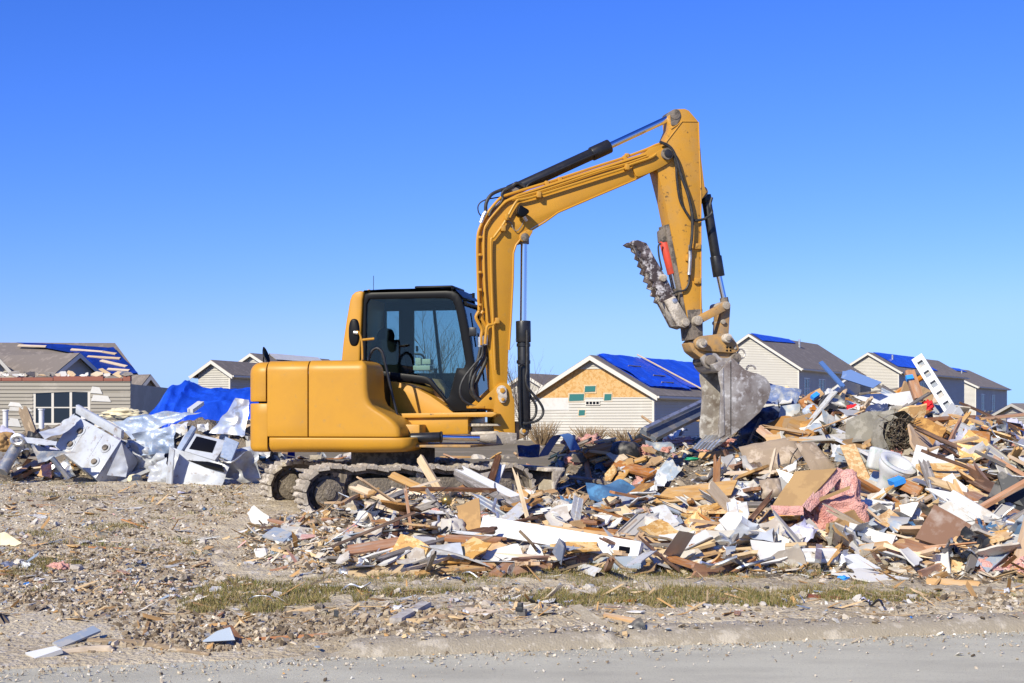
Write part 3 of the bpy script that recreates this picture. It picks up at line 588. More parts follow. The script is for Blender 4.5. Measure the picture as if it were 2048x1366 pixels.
# --- undercarriage
ZC, TR, UR, UF = .565, .285, -1.10, 1.12
def track(vc, wid=.45):
    n = 300; pth = []
    for i in range(40): pth.append((UR + (UF - UR) * i / 40, ZC + TR - .02 * math.sin(math.pi * i / 40) + .015 * math.sin(i * .9), 0))
    for i in range(24): a = math.pi / 2 - math.pi * i / 24; pth.append((UF + TR * math.cos(a), ZC + TR * math.sin(a), 0))
    for i in range(40): pth.append((UF + (UR - UF) * i / 40, ZC - TR, 0))
    for i in range(24): a = -math.pi / 2 - math.pi * i / 24; pth.append((UR + TR * math.cos(a), ZC + TR * math.sin(a), 0))
    P2 = [Vector((a, b)) for a, b, _ in pth]; seg = [(P2[(i + 1) % len(P2)] - P2[i]).length for i in range(len(P2))]; tot = sum(seg); cum = np.concatenate([[0], np.cumsum(seg)])
    def at(s):
        s %= tot; i = int(np.searchsorted(cum, s, 'right')) - 1; i = min(i, len(P2) - 1); t = (s - cum[i]) / seg[i]; a, b = P2[i], P2[(i + 1) % len(P2)]
        d = (b - a).normalized(); return a + (b - a) * t, d
    # frame beam
    fr_ = MB(); fr_.prism(T, fillet([(UR + .28, ZC - .17), (UF - .26, ZC - .17), (UF - .22, ZC + .10), (UF - .45, ZC + .17), (UR + .4, ZC + .17), (UR + .25, ZC + .1)], .05), vc - .16, vc + .16)
    tf = fr_.build('track_frame', M['mudframe'], EX, .02)
    bl = MB(); rows_ = []
    for v_ in (vc - .13, vc + .13):
        for off in (.0, -.055):
            rows_.append([T.w(p.x - d.y * off, v_, p.y + d.x * off) for p, d in [at(tot * k / 120) for k in range(121)]])
    r0, r1, r2, r3 = rows_
    bl.grid([r0, r2, r3, r1, r0]); bl.build('track_chain', M['darkmud'], tf)
    N = 44; pitch = tot / N; mesh = None
    for k in range(N):
        p, d = at(pitch * (k + .5))
        nx, nz = -d.y, d.x         # outward normal in (u,z)
        # path runs clockwise: outward is to the left of travel
        if mesh is None:
            b = MB(); L = pitch * .47; w2 = wid / 2
            # local shoe: x along, y across, z outward
            prof_ = [(-L, -.005), (L, -.005), (L * 1.05, .02), (L * .8, .045), (L * .45, .05), (L * .2, .028), (-L * .2, .028), (-L * .45, .05), (-L * .8, .045), (-L * 1.05, .02)]
            jj = random.Random(5); rws = []
            for yk in range(9):
                y = -w2 + wid * yk / 8; rws.append([Vector((a * (1 + jj.gauss(0, .03)), y + (jj.gauss(0, .006)), c + jj.gauss(0, .004))) for a, c in prof_] )
            for r_ in rws: r_.append(r_[0])
            b.grid(rws); b.add([r for r in rws[0][:-1]], [tuple(range(10))]); b.add([r for r in rws[-1][:-1]], [tuple(range(9, -1, -1))])
            o = b.build('track_shoe', M['mudsteel'], None, base=Vector((0, 0, 0)), ang=50); mesh = o.data; o.parent = tf
        else:
            o = bpy.data.objects.new('track_shoe', mesh); col.objects.link(o); o.parent = tf
        c = T.w(p.x + nx * .0, vc, p.y + nz * .0) - parent_off(tf)
        ex = T.u * d.x + Vector((0, 0, d.y)); ez = T.u * nx + Vector((0, 0, nz)); ey = ez.cross(ex)
        tw = random.gauss(0, .03)
        m = Matrix(((ex.x, ey.x, ez.x, c.x), (ex.y, ey.y, ez.y, c.y), (ex.z, ey.z, ez.z, c.z), (0, 0, 0, 1)))
        o.matrix_local = m @ Matrix.Rotation(tw, 4, 'Y')
    # sprocket, idler, rollers
    def disc(u, z, r, v0, v1, nm, mat, teeth=0):
        q = []
        nn = teeth * 4 if teeth else 32
        for i in range(nn):
            rr = r * (1.0 if not teeth else (1.0 if i % 4 in (0, 1) else .86)); a = 2 * math.pi * i / nn; q.append((u + rr * math.cos(a), z + rr * math.sin(a)))
        return MB().prism(T, q, v0, v1).build(nm, mat, tf, .008)
    disc(UR, ZC, .235, vc - .06, vc + .06, 'sprocket', M['darkmud'], 15)
    disc(UR, ZC, .165, vc - .15, vc - .02, 'final_drive_cover', M['mudframe'])
    disc(UR, ZC, .075, vc - .18, vc - .15, 'hub_cap', M['mudframe'])
    disc(UF, ZC, .225, vc - .10, vc + .10, 'idler', M['darkmud']); disc(UF, ZC, .09, vc - .17, vc + .17, 'idler_hub', M['mudsteel'])
    for i in range(5): disc(UR + .45 + i * .33, ZC - .17, .085, vc - .17, vc + .17, 'track_roller', M['mudsteel'])
    disc(UR + 1.1, ZC + .2, .05, vc - .15, vc + .15, 'carrier_roller', M['mudsteel'])
    # caked mud on the frame shelf
    b = MB(); rows_ = []
    for j in range(7):
        rows_.append([T.w(UR + .33 + (UF - UR - .6) * i / 60, vc - .2 + .05 * j, ZC - .02 + .11 * math.sin(j * .5) + .09 * float(fbm(i * .3, j * .4, 1, 3, 61)) - .10 * (j == 0)) for i in range(61)])
    b.grid(rows_); b.build('caked_mud', M['mudframe'], tf, ang=60)
    # outer side plate
    MB().prism(T, fillet([(UF - .55, ZC - .2), (UF + .02, ZC - .2), (UF + .02, ZC + .13), (UF - .55, ZC + .13)], .03), vc - .2, vc - .17).build('side_guard', M['mudframe'], tf, .008)
    return tf
track(-.93); track(.93)
MB().box(T, -.75, .75, -.75, .75, .55, .82).build('carbody', M['darkmud'], EX, .04)
q = [(.52 * math.cos(a * math.pi / 20), .52 * math.sin(a * math.pi / 20)) for a in range(40)]
MB().add([U.w(a, b_, .80) for a, b_ in q] + [U.w(a, b_, 1.06) for a, b_ in q], [tuple(range(39, -1, -1)), tuple(range(40, 80))] + [(i, (i + 1) % 40, (i + 1) % 40 + 40, i + 40) for i in range(40)]).build('swing_bearing', M['darkmud'], EX)
# dozer blade
bl = []
for i in range(9):
    t = i / 8; bl.append((1.78 + .10 * math.sin(math.pi * t) * -1 + .02 * t, .33 + .46 * t))
outl = bl + [(a + .035, z) for a, z in bl[::-1]]
bo = MB().prism(T, [(1.66, .36), (1.80, .34)] + bl[1:-1] + [(1.80, .79), (1.66, .79)], -1.16, -1.12).build('dozer_blade', M['mudsteel'], EX, .006)
MB().prism(T, outl, -1.12, 1.16).build('blade_shell', M['mudsteel'], bo, .006)
MB().box(T, 1.58, 1.82, -1.16, 1.16, .785, .83).build('blade_top_rail', M['mudsteel'], bo, .008)
MB().prism(T, [(.6, .5), (1.7, .42), (1.7, .54), (.6, .66)], -.6, -.48).build('blade_arm', M['darkmud'], EX, .01)
MB().prism(T, [(.6, .5), (1.7, .42), (1.7, .54), (.6, .66)], .48, .6).build('blade_arm', M['darkmud'], EX, .01)

# --- upper structure: lofted hood and counterweight
VN = -1.08
zof = lambda px, py, v=VN: U.px(px, py, v)[1]
uof = lambda px, py, v=VN: U.px(px, py, v)[0]
ZT, ZS, ZB = zof(640, 720), zof(640, 875), zof(640, 905)
ZM = zof(500, 805)
u_rear, u_c, u_p = uof(491, 800), uof(533, 800), uof(616, 800)
def zrows(z0, z1, r, n=7, flat=.9):
    """profile from z0 up to z1 with rounding radius r at the top and a small roll at the bottom: (z, inset)"""
    out = [(z0, .03), (z0 + .004, .004), (z0 + .02, 0)]
    for k in range(1, 6): out.append((z0 + .02 + (z1 - r - z0 - .02) * k / 6, 0))
    for k in range(n + 1):
        a = math.pi / 2 * k / n; out.append((z1 - r + r * math.sin(a), r * (1 - math.cos(a))))
    if flat: out += [(z1 + .012, flat * .5), (z1 + .012, flat)]
    return out
def flatrows(z0, z1):
    return [(z0, .012), (z0 + .008, .002), (z0 + .02, 0), ((z0 + z1) / 2, 0), (z1 - .02, 0), (z1 - .008, .002), (z1, .012)]
def wrapfront(uend, r, ins, vin=-.40):
    return [(uend - r + (r - ins) * math.sin(a), VN + r - (r - ins) * math.cos(a)) for a in [math.pi / 2 * k / 6 for k in range(1, 7)]] + [(uend - ins, vin)]
RC = .19
def rear_path(ins, u1):
    p = [(u_rear + ins, 1.0), (u_rear + ins, 0), (u_rear + ins, VN + RC)]
    for k in range(1, 9):
        a = math.pi / 2 * k / 8; p.append((u_rear + RC - (RC - ins) * math.cos(a), VN + RC - (RC - ins) * math.sin(a)))
    p += [(u1 - .024, VN + ins), (u1 - .011, VN + ins + .003), (u1 - .008, VN + ins + .03)]; return p
hood_front = [(zof(797, 869), uof(800, 869)), (zof(797, 857), uof(798, 857)), (zof(790, 845), uof(790, 845)), (zof(776, 833), uof(776, 833)), (zof(755, 820), uof(755, 820)), (zof(742, 810), uof(742, 810)), (zof(736, 798), uof(736, 798)), (zof(734, 780), uof(734, 780)), (zof(733, 720), uof(732, 720))]
fz = [a for a, b in hood_front]; fu = [b for a, b in hood_front]
front = lambda z: float(np.interp(z, fz, fu))
cwu = MB().grid([[U.w(a, v_, z) for a, v_ in rear_path(i_, u_c)] for z, i_ in zrows(ZM + .010, ZT - .015, .13, flat=.8)]).build('upper_counterweight', M['yellow'], EX, ang=50)
def cw_rows():
    out = [(ZB + .0, .16), (ZB - .0, .10)]
    for k in range(5): a = math.pi / 2 * k / 4; out.append((ZB + .07 * (1 - math.sin(math.pi / 2 - a) * 1) if k else ZB + .004, .07 * (1 - math.sin(a))))
    for k in range(1, 5): out.append((ZB + .08 + (ZM - ZB - .1) * k / 4, 0))
    out += [(ZM - .014, .004), (ZM - .010, .02)]; return out
cwl = MB().grid([[U.w(a, v_, z) for a, v_ in rear_path(i_, uof(536, 860))] for z, i_ in cw_rows()]).build('lower_counterweight', M['yellow'], EX, ang=50)
def panel_path(u0, u1, ins): return [(u0 + .006, VN + ins + .03), (u0 + .009, VN + ins + .003), (u0 + .02, VN + ins), ((u0 + u1) / 2, VN + ins), (u1 - .02, VN + ins), (u1 - .009, VN + ins + .003), (u1 - .006, VN + ins + .03)]
MB().grid([[U.w(a, v_, z) for a, v_ in panel_path(u_c, u_p, i_)] for z, i_ in zrows(ZS + .008, ZT - .004, .12, flat=.8)]).build('engine_hood_panel', M['yellow'], EX, ang=50)
def p2_path(z, ins):
    ue = front(z); base_ = [(u_p + .006, VN + ins + .03), (u_p + .009, VN + ins + .003), (u_p + .02, VN + ins)]
    return base_ + [(u_p + (ue - .1 - u_p) * k / 5, VN + ins) for k in range(1, 6)] + wrapfront(ue, .07, ins)
rws = []
for z, i_ in [(ZS + .008, .03), (ZS + .012, .003), (ZS + .025, 0)] + [(ZS + .03 + (ZT - .12 - ZS - .03) * k / 26, 0) for k in range(1, 27)] + [(ZT - .12 + .12 * math.sin(math.pi / 2 * k / 7), .12 * (1 - math.cos(math.pi / 2 * k / 7))) for k in range(1, 8)]:
    rws.append([U.w(a, v_, z) for a, v_ in p2_path(z, i_)])
rws.append([U.w(a, min(v_ + .55, -.41), ZT + .008) for a, v_ in p2_path(ZT, .12)])
MB().grid(rws).build('fuel_tank_panel', M['yellow'], EX, ang=50)
# skirt under the panels
ue = uof(822, 870)
def sk_path(ins): return [(uof(537, 890) + .004, VN + ins + .014), (uof(537, 890) + .012, VN + ins)] + [(uof(537, 890) + (ue - .25 - uof(537, 890)) * k / 5, VN + ins) for k in range(1, 6)] + wrapfront(ue, .16, ins, -.5)
rws = []
for z, i_ in [(ZB + .02, .30), (ZB + .0, .14), (ZB + .012, .07), (ZB + .04, .025), (ZB + .08, 0), (ZS - .02, 0), (ZS - .008, .002), (ZS - .001, .012), (ZS, .3)]:
    rws.append([U.w(a, v_, z + .04 * max(0, (a - .2)) * (z < ZB + .1)) for a, v_ in sk_path(i_)])
MB().grid(rws).build('side_skirt', M['yellow'], EX, ang=50)
# dark inside of the engine bay behind the seams
MB().box(U, u_rear + .15, uof(725, 800), VN + .045, .95, ZB + .1, ZT - .16).build('engine_bay', M['cabblack'], EX)
MB().box(U, u_rear + .2, 1.2, -.85, .95, ZB + .06, ZB + .09).build('deck_plate', M['yellow_dirty'], EX, .01)
# rear pillar side of the tank, hinge bits, rail and mirror
MB().tube([U.w(*[uof(757, 745, -.4), -.385, zof(757, 745, -.4)]), U.w(uof(757, 755, -.4), -.385, zof(757, 755, -.4))], .012, 8).build('hinge', M['steel'], EX)
hr = [U.w(uof(a, b, -.55), -.55, zof(a, b, -.55)) for a, b in ((737, 750), (737, 722), (742, 705), (752, 696), (762, 701), (768, 716), (782, 780), (794, 828), (801, 852))]
MB().tube(hr, .018, 10, 4).build('grab_rail', M['black'], EX)
mc = (uof(708, 665, -.7), zof(708, 665, -.7))
mo = MB(); out = []
for k in range(28):
    a = 2 * math.pi * k / 28; out.append((mc[0] + .066 * math.copysign(abs(math.cos(a)) ** .75, math.cos(a)), mc[1] + .165 * math.copysign(abs(math.sin(a)) ** .8, math.sin(a))))
mo.prism(U, out, -.72, -.66); mir = mo.build('mirror', M['cabblack'], EX, .02, 3)
MB().tube([U.w(mc[0] + .02, -.73, mc[1]), U.w(mc[0] + .07, -.73, mc[1]), U.w(mc[0] + .10, -.70, mc[1] - .12), U.w(mc[0] + .10, -.68, ZT)], .013, 8, 3).build('mirror_arm', M['yellow_worn'], mir)
MB().tube([U.w(mc[0] + .10, -.70, mc[1] - .09), U.w(mc[0] + .24, -.66, mc[1] - .075)], .015, 8).build('mirror_grip', M['yellow'], mir)
MB().tube([U.w(mc[0] + .01, -.735, mc[1]), U.w(mc[0] + .06, -.735, mc[1] - .01)], .022, 8).build('mirror_joint', M['galv'], mir)

# --- cab
VC, VF = .06, 1.02
cz = lambda a, b: U.px(a, b, VC)
outer = [(727, 590), (732, 585), (903, 581), (914, 585), (922, 594), (930, 622), (941, 680), (950, 735), (957, 790), (958, 822), (905, 822), (891, 806), (858, 768), (760, 758), (722, 752)]
inner = [(733, 602), (737, 598), (893, 596), (902, 598), (907, 604), (913, 626), (923, 680), (932, 735), (918, 737), (912, 747), (898, 800), (888, 797), (863, 757), (848, 752), (764, 742), (731, 736)]
outer = fillet(outer, 8, 3); inner = fillet(inner, 6, 3)
def resample(p, n):
    p = [Vector(q) for q in p] + [Vector(p[0])]; L = [0]
    for a, b in zip(p, p[1:]): L.append(L[-1] + (b - a).length)
    out_ = []
    for k in range(n):
        s = L[-1] * k / n; i = max(j for j in range(len(L) - 1) if L[j] <= s + 1e-9); t = (s - L[i]) / max(L[i + 1] - L[i], 1e-9); out_.append(tuple(p[i] * (1 - t) + p[i + 1] * t))
    return out_
def ring(fr, po, pi, v0, v1, name, mat, parent, bevel=0):
    """frame around an opening; outlines in photo pixels on plane v0"""
    n = len(po); o_ = fr.pts(po, v0); i_ = fr.pts(pi, v0)
    b = MB(); vs_ = [fr.w(a, v0, z) for a, z in o_] + [fr.w(a, v0, z) for a, z in i_] + [fr.w(a, v1, z) for a, z in o_] + [fr.w(a, v1, z) for a, z in i_]
    fs = []
    for k in range(n):
        j = (k + 1) % n; fs += [(k, j, n + j, n + k), (2 * n + k, 3 * n + k, 3 * n + j, 2 * n + j), (k, 2 * n + k, 2 * n + j, j), (n + k, n + j, 3 * n + j, 3 * n + k)]
    b.add(vs_, fs); return b.build(name, mat, parent, bevel)
cen = (830, 690)
def angsort(p, n=72):
    """points of the outline at n equal angles round the cab centre"""
    out_ = []
    for k in range(n):
        a = 2 * math.pi * k / n; d = Vector((math.cos(a), math.sin(a))); best = None
        for i in range(len(p)):
            q0, q1 = Vector(p[i]) - Vector(cen), Vector(p[(i + 1) % len(p)]) - Vector(cen); e = q1 - q0; den = d.x * e.y - d.y * e.x
            if abs(den) < 1e-9: continue
            t = (q0.x * e.y - q0.y * e.x) / den; s = (q0.x * d.y - q0.y * d.x) / den
            if t > 0 and -1e-6 <= s <= 1 + 1e-6 and (best is None or t < best): best = t
        out_.append((cen[0] + d.x * best, cen[1] + d.y * best))
    return out_
cab = ring(U, angsort(outer), angsort(inner), VC, VC + .07, 'cab', M['cabblack'], EX, .012)
MB().prism(U, [cz(*q) for q in inner], VC + .03, VC + .036).build('side_window', M['glass'], cab)
# far side: pillars and rails leaving two openings
fz_ = lambda a, b: U.px(a, b, VF)
far_open = [[(775, 623), (799, 623), (801, 680), (773, 680)], [(829, 618), (906, 617), (931, 747), (829, 747)]]
def bars(px0, px1, py0, py1, nm='far_frame', pr=None, t=.05):
    a, z1 = fz_(px0, py0); b_, z0 = fz_(px1, py1); return MB().box(U, a, b_, VF - t, VF, z0, z1).build(nm, M['cabin'], cab)
bars(724, 945, 592, 620); bars(724, 774, 620, 825); bars(800, 829, 620, 825); bars(774, 800, 680, 825); bars(829, 972, 747, 825)
MB().prism(U, [fz_(940, 600), fz_(950, 600), fz_(984, 810), fz_(970, 822), fz_(966, 747)], VF - .05, VF).build('far_front_post', M['cabblack'], cab, .008)
MB().prism(U, [fz_(868, 617), fz_(873, 617), fz_(887, 747), fz_(881, 747)], VF - .08, VF - .05).build('door_post', M['cabblack'], cab)
MB().prism(U, [fz_(829, 618), fz_(942, 617), fz_(966, 747), fz_(829, 747)], VF - .02, VF - .014).build('far_window', M['glass'], cab)
MB().prism(U, [fz_(775, 623), fz_(799, 623), fz_(801, 680), fz_(773, 680)], VF - .02, VF - .014).build('far_window', M['glass'], cab)
# roof and hatch, rear wall
ztop = cz(830, 580)[1]
rf = MB(); rows_ = []
ua, ub = cz(728, 590)[0], cz(918, 590)[0]
for i in range(7):
    t = i / 6; v_ = VC + .01 + (VF - VC - .02) * t; up = .03 * math.sin(math.pi * t)
    rows_.append([U.w(ua - .06, v_, ztop - .06), U.w(ua, v_, ztop + .01 + up * .5), U.w(ua + .3, v_, ztop + .02 + up), U.w(ub - .25, v_, ztop + .02 + up), U.w(ub - .05, v_, ztop - .0 + up * .5), U.w(ub + .05, v_, ztop - .10)])
rf.grid(rows_); rf.box(U, ua, ub - .05, VC + .05, VF - .03, ztop - .08, ztop - .02); rf.build('cab_roof', M['cabblack'], cab, ang=40)
a0, a1 = cz(822, 578)[0], cz(900, 578)[0]
MB().box(U, a0, a1, VC + .15, VF - .2, ztop + .03, ztop + .065).build('roof_hatch', M['cabblack'], cab, .025, 3)
for q in (903, 928): MB().tube([U.w(cz(q, 580)[0], VC + (.05 if q < 910 else .5), ztop - .02 - .05 * (q > 910)), U.w(cz(q, 580)[0], VC + (.05 if q < 910 else .5), ztop + .045 - .05 * (q > 910))], .018, 8).build('roof_stud', M['cabblack'], cab)
# windscreen with wiper, far corner
ws = [U.w(*(cz(925, 605)[0], VC + .06, cz(925, 605)[1])), U.w(cz(957, 800)[0], VC + .06, cz(957, 800)[1]), U.w(cz(957, 800)[0], VF - .03, cz(957, 800)[1]), U.w(cz(925, 605)[0], VF - .03, cz(925, 605)[1])]
MB().poly(ws, (ws[1] - ws[0]).cross(ws[3] - ws[0]), .008).build('windscreen', M['frontglass'], cab)
MB().tube([ws[3] + Vector((.01, -.02, .02)), ws[2] + Vector((.01, -.02, -.1))], .03, 8).build('front_corner_post', M['cabblack'], cab)
MB().tube([ws[0] + U.u * .02, ws[3] + U.u * .02], .025, 8).build('windscreen_rail', M['cabblack'], cab)
wa = ws[0] * .55 + ws[1] * .45 + U.u * .04 + U.v * .1; wb = ws[0] * .9 + ws[1] * .1 + U.u * .04 + U.v * .12
MB().tube([wa, wb], .01, 6).tube([ws[0] * .7 + ws[1] * .3 + U.u * .05 + U.v * .3, ws[0] * .2 + ws[1] * .8 + U.u * .05 + U.v * .2], .012, 6).build('wiper', M['black'], cab)
MB().box(U, *sorted((cz(938, 660)[0], cz(952, 660)[0])), VC - .01, VC + .06, cz(940, 672)[1], cz(940, 655)[1]).build('screen_bracket', M['black'], cab, .005)
# lower front black panel in the cab
MB().prism(U, [cz(*q) for q in ((913, 736), (932, 737), (952, 760), (957, 822), (897, 822), (899, 790))], VC + .005, VC + .035).build('front_lower_panel', M['cabin'], cab, .004)
# yellow cab base below the window and rear corner column
MB().prism(U, fillet([cz(*q) for q in ((757, 760), (795, 764), (830, 775), (862, 792), (890, 812), (912, 829), (800, 843), (757, 843))], .02), VC - .02, VF).build('cab_base', M['yellow'], cab, .012)
bk = [(729, 583), (726, 600), (723, 660), (721, 720), (719, 800), (686, 800), (684, 720), (688, 680), (694, 640), (701, 600), (705, 590), (712, 584), (720, 582)]
MB().prism(U, [cz(*q) for q in bk], VC - .03, VF + .02).build('rear_column', M['yellow'], cab, .025, 3)
MB().tube([U.w(cz(733, 580)[0], .35, ztop), U.w(cz(733, 580)[0], .35, ztop + .22)], .004, 5).build('antenna', M['black'], cab)
MB().tube([U.w(cz(731, 581)[0], .2, ztop - .03), U.w(cz(731, 581)[0], .2, ztop + .03)], .018, 8).build('roof_knob', M['yellow_worn'], cab)
# cab interior: seat, consoles, levers
zi = lambda a, b, v_: U.px(a, b, v_)
sv = .35
seat = MB(); seat.prism(U, fillet([zi(*q, sv) for q in ((752, 680), (768, 676), (790, 690), (800, 760), (800, 800), (760, 800), (752, 760))], .05), sv, sv + .42).build('seat', M['cabin'], cab, .04, 3)
MB().prism(U, fillet([zi(*q, sv) for q in ((748, 668), (756, 656), (770, 654), (776, 668), (772, 686), (750, 688))], .04), sv + .08, sv + .34).build('headrest', M['cabin'], cab, .03, 3)
MB().box(U, zi(828, 0, .5)[0], zi(862, 0, .5)[0], .45, .62, zi(0, 747, .5)[1], zi(0, 738, .5)[1]).build('control_box', M['cream'], cab, .008)
MB().box(U, zi(833, 0, .5)[0], zi(844, 0, .5)[0], .44, .5, zi(0, 737, .5)[1], zi(0, 724, .5)[1]).build('control_card', M['cream'], cab, .004)
MB().box(U, zi(846, 0, .5)[0], zi(863, 0, .5)[0], .45, .6, zi(0, 736, .5)[1], zi(0, 726, .5)[1]).build('control_box', M['cream'], cab, .008)
MB().prism(U, fillet([zi(*q, .3) for q in ((838, 762), (850, 756), (875, 758), (890, 780), (890, 806), (872, 800), (864, 775))], .03), .3, .55).build('arm_console', M['card'], cab, .02)
MB().tube([U.w(zi(829, 708, .6)[0], .6, zi(829, 708, .6)[1]), U.w(zi(842, 709, .6)[0], .6, zi(842, 709, .6)[1]), U.w(zi(848, 716, .6)[0], .6, zi(848, 716, .6)[1]), U.w(zi(848, 726, .6)[0], .6, zi(848, 726, .6)[1])], .014, 8, 4).build('grab_handle', M['black'], cab)
MB().tube([U.w(zi(834, 703, .7)[0], .7, zi(834, 703, .7)[1]), U.w(zi(834, 692, .7)[0], .7, zi(834, 692, .7)[1])], .016, 8).build('lever', M['black'], cab)
MB().tube([U.w(zi(870, 770, .5)[0], .5, zi(870, 770, .5)[1]), U.w(zi(871, 737, .5)[0], .5, zi(871, 737, .5)[1])], [.014, .022], 8).build('lever', M['black'], cab)
MB().tube([U.w(zi(885, 800, .4)[0], .4, zi(885, 800, .4)[1]), U.w(zi(884, 772, .4)[0], .4, zi(884, 772, .4)[1])], [.05, .03], 10).build('pedal_post', M['greymetal'], cab)
MB().box(U, cz(730, 800)[0], cz(950, 800)[0], VC + .08, VF - .06, cz(0, 822)[1], cz(0, 812)[1]).build('cab_floor', M['cabin'], cab)
wb_ = zi(745, 745, -.2); MB().box(U, wb_[0] - .03, wb_[0] + .12, -.25, -.15, wb_[1] - .1, wb_[1] + .02).build('cream_case', M['cream'], EX, .01)

# --- front frame, swing bracket, swing cylinder
fd = lambda a, b, v_=-.42: U.px(a, b, v_)
MB().prism(U, [fd(*q) for q in ((800, 831), (936, 831), (936, 868), (850, 870), (800, 872))], -.42, .5).build('front_frame', M['yellow'], EX, .01)
MB().prism(U, [fd(*q) for q in ((800, 827), (988, 824), (996, 828), (985, 834), (936, 834), (800, 836))], -.47, .45).build('deck_lip', M['yellow_worn'], EX, .008)
MB().box(U, fd(800, 0)[0], fd(852, 0)[0], -.7, -.3, ZB + .06, fd(0, 848)[1]).build('valve_cover', M['yellow_worn'], EX, .02)
MB().prism(U, [fd(*q) for q in ((936, 846), (992, 848), (996, 852), (936, 853))], -.35, .3).build('hinge_plate', M['mudsteel'], EX, .006)
MB().prism(U, [fd(*q) for q in ((936, 864), (990, 862), (996, 868), (936, 870))], -.35, .3).build('hinge_plate', M['mudsteel'], EX, .006)
MB().tube([B.w(B.px(942, 857, 0)[0], 0, B.px(942, 857, 0)[1]), B.w(B.px(990, 857, 0)[0], 0, B.px(990, 857, 0)[1])], [.075, .06], 14).build('hydraulic_swivel', M['mudsteel'], EX)
BV = -.19
bp = lambda L, v_=BV: B.pts(L, v_)
br = fillet([(952, 812), (990, 776), (1000, 766), (1012, 765), (1022, 774), (1026, 795), (1029, 800), (1030, 862), (1030, 884), (1022, 886), (990, 886), (988, 818), (952, 816)], 4, 3)
bk_ = MB().prism(B, bp(br), BV, BV + .05).prism(B, bp(br), -BV - .05, -BV).build('swing_bracket', M['yellow'], EX, .006)
MB().prism(B, bp([(992, 815), (1026, 800), (1029, 884), (992, 885)]), BV + .05, -BV - .05).build('bracket_body', M['yellow_worn'], bk_)
def pin(px, py, v0, v1, r, nm, mat, parent, fr=B, vref=BV, seg=18):
    u, z = fr.px(px, py, vref); return MB().tube([fr.w(u, v0, z), fr.w(u, v1, z)], r, seg).build(nm, mat, parent, .004)
pin(1003, 781, BV - .03, .25, .062, 'boom_foot_pin', M['mudsteel'], bk_); pin(1003, 781, BV - .06, BV - .03, .03, 'pin_bolt', M['yellow_worn'], bk_)
MB().prism(B, fillet(bp([(996, 776), (1011, 776), (1013, 797), (1008, 806), (1000, 806), (995, 796)]), .03), BV - .045, BV - .005).build('pin_lock', M['mudsteel'], bk_, .006)
pin(1004, 799, BV - .06, BV - .04, .02, 'pin_bolt', M['yellow_worn'], bk_); pin(981, 797, BV - .004, BV + .02, .02, 'bracket_hole', M['cabblack'], bk_)
MB().prism(B, bp([(955, 886), (1029, 888), (1030, 866), (1000, 864), (980, 868)], BV), BV - .10, BV - .01).build('swing_lug', M['mudsteel'], bk_, .008)
s0, s1, s2 = U.w(fd(822, 876, -.75)[0], -.75, fd(822, 876, -.75)[1]), U.w(fd(880, 874, -.68)[0], -.68, fd(880, 874, -.68)[1]), B.w(B.px(985, 877, BV - .12)[0], BV - .12, B.px(985, 877, BV - .12)[1])
sc_ = MB().tube([s0, s1], .06, 16).tube([s1, s1 + (s2 - s1) * .04], .068, 16).build('swing_cylinder', M['black'], EX, .004)
MB().tube([s1, s2], .033, 14).build('swing_rod', M['chrome'], sc_)
MB().tube([s2 - (s2 - s1) * .25, s2 - (s2 - s1) * .08, s2 + (s2 - s1) * .06], [.035, .06, .065], 14).build('rod_clevis', M['mudsteel'], sc_, .004)
MB().prism(B, fillet(bp([(1030, 842), (1045, 846), (1058, 856), (1058, 866), (1050, 874), (1030, 882)], -.1), .03), -.12, .12).build('cylinder_lug', M['yellow_dirty'], bk_, .008)
pin(1049, 862, -.16, .16, .045, 'cylinder_foot_pin', M['mudsteel'], bk_); pin(1049, 862, -.18, -.16, .022, 'pin_bolt', M['yellow_worn'], bk_)

# --- boom
BW = .16
boom_px = [(988, 783), (980, 700), (974, 640), (968, 560), (966, 476), (972, 453), (986, 428), (1010, 400), (1035, 388), (1101, 366), (1203, 333), (1290, 305), (1300, 296), (1318, 290), (1334, 291), (1344, 300), (1347, 310), (1343, 322), (1328, 329), (1308, 342), (1285, 354), (1272, 357), (1115, 424), (1090, 441), (1062, 458), (1042, 474), (1031, 489), (1026, 506), (1025, 560), (1021, 640), (1017, 700), (1015, 770), (1012, 785), (1003, 792)]
bo_ = bp(boom_px, -BW)
boom = MB().prism(B, bo_, -BW, BW).build('boom', M['yellow'], EX, .008)
# edge weld strips: raised flanges top and bottom
def strip(pix, w_, v0, t, nm, mat, parent, fr=B, sm=4):
    pts = [fr.px(a, b, v0) for a, b in pix]; MB().tube([fr.w(a, v0, b) for a, b in pts], t, 8, sm).build(nm, mat, parent)
strip([(1018, 700), (1022, 640), (1026, 560), (1027, 506), (1032, 490), (1043, 476), (1063, 460), (1091, 443), (1116, 425), (1272, 358.5)], 0, -BW - .004, .012, 'weld_bead', M['yellow'], boom, sm=1)
strip([(977, 640), (971, 560), (969, 478), (975, 455), (988, 431), (1012, 403), (1037, 391), (1102, 370), (1204, 337), (1292, 309)], 0, -BW - .004, .010, 'weld_bead', M['yellow'], boom, sm=1)
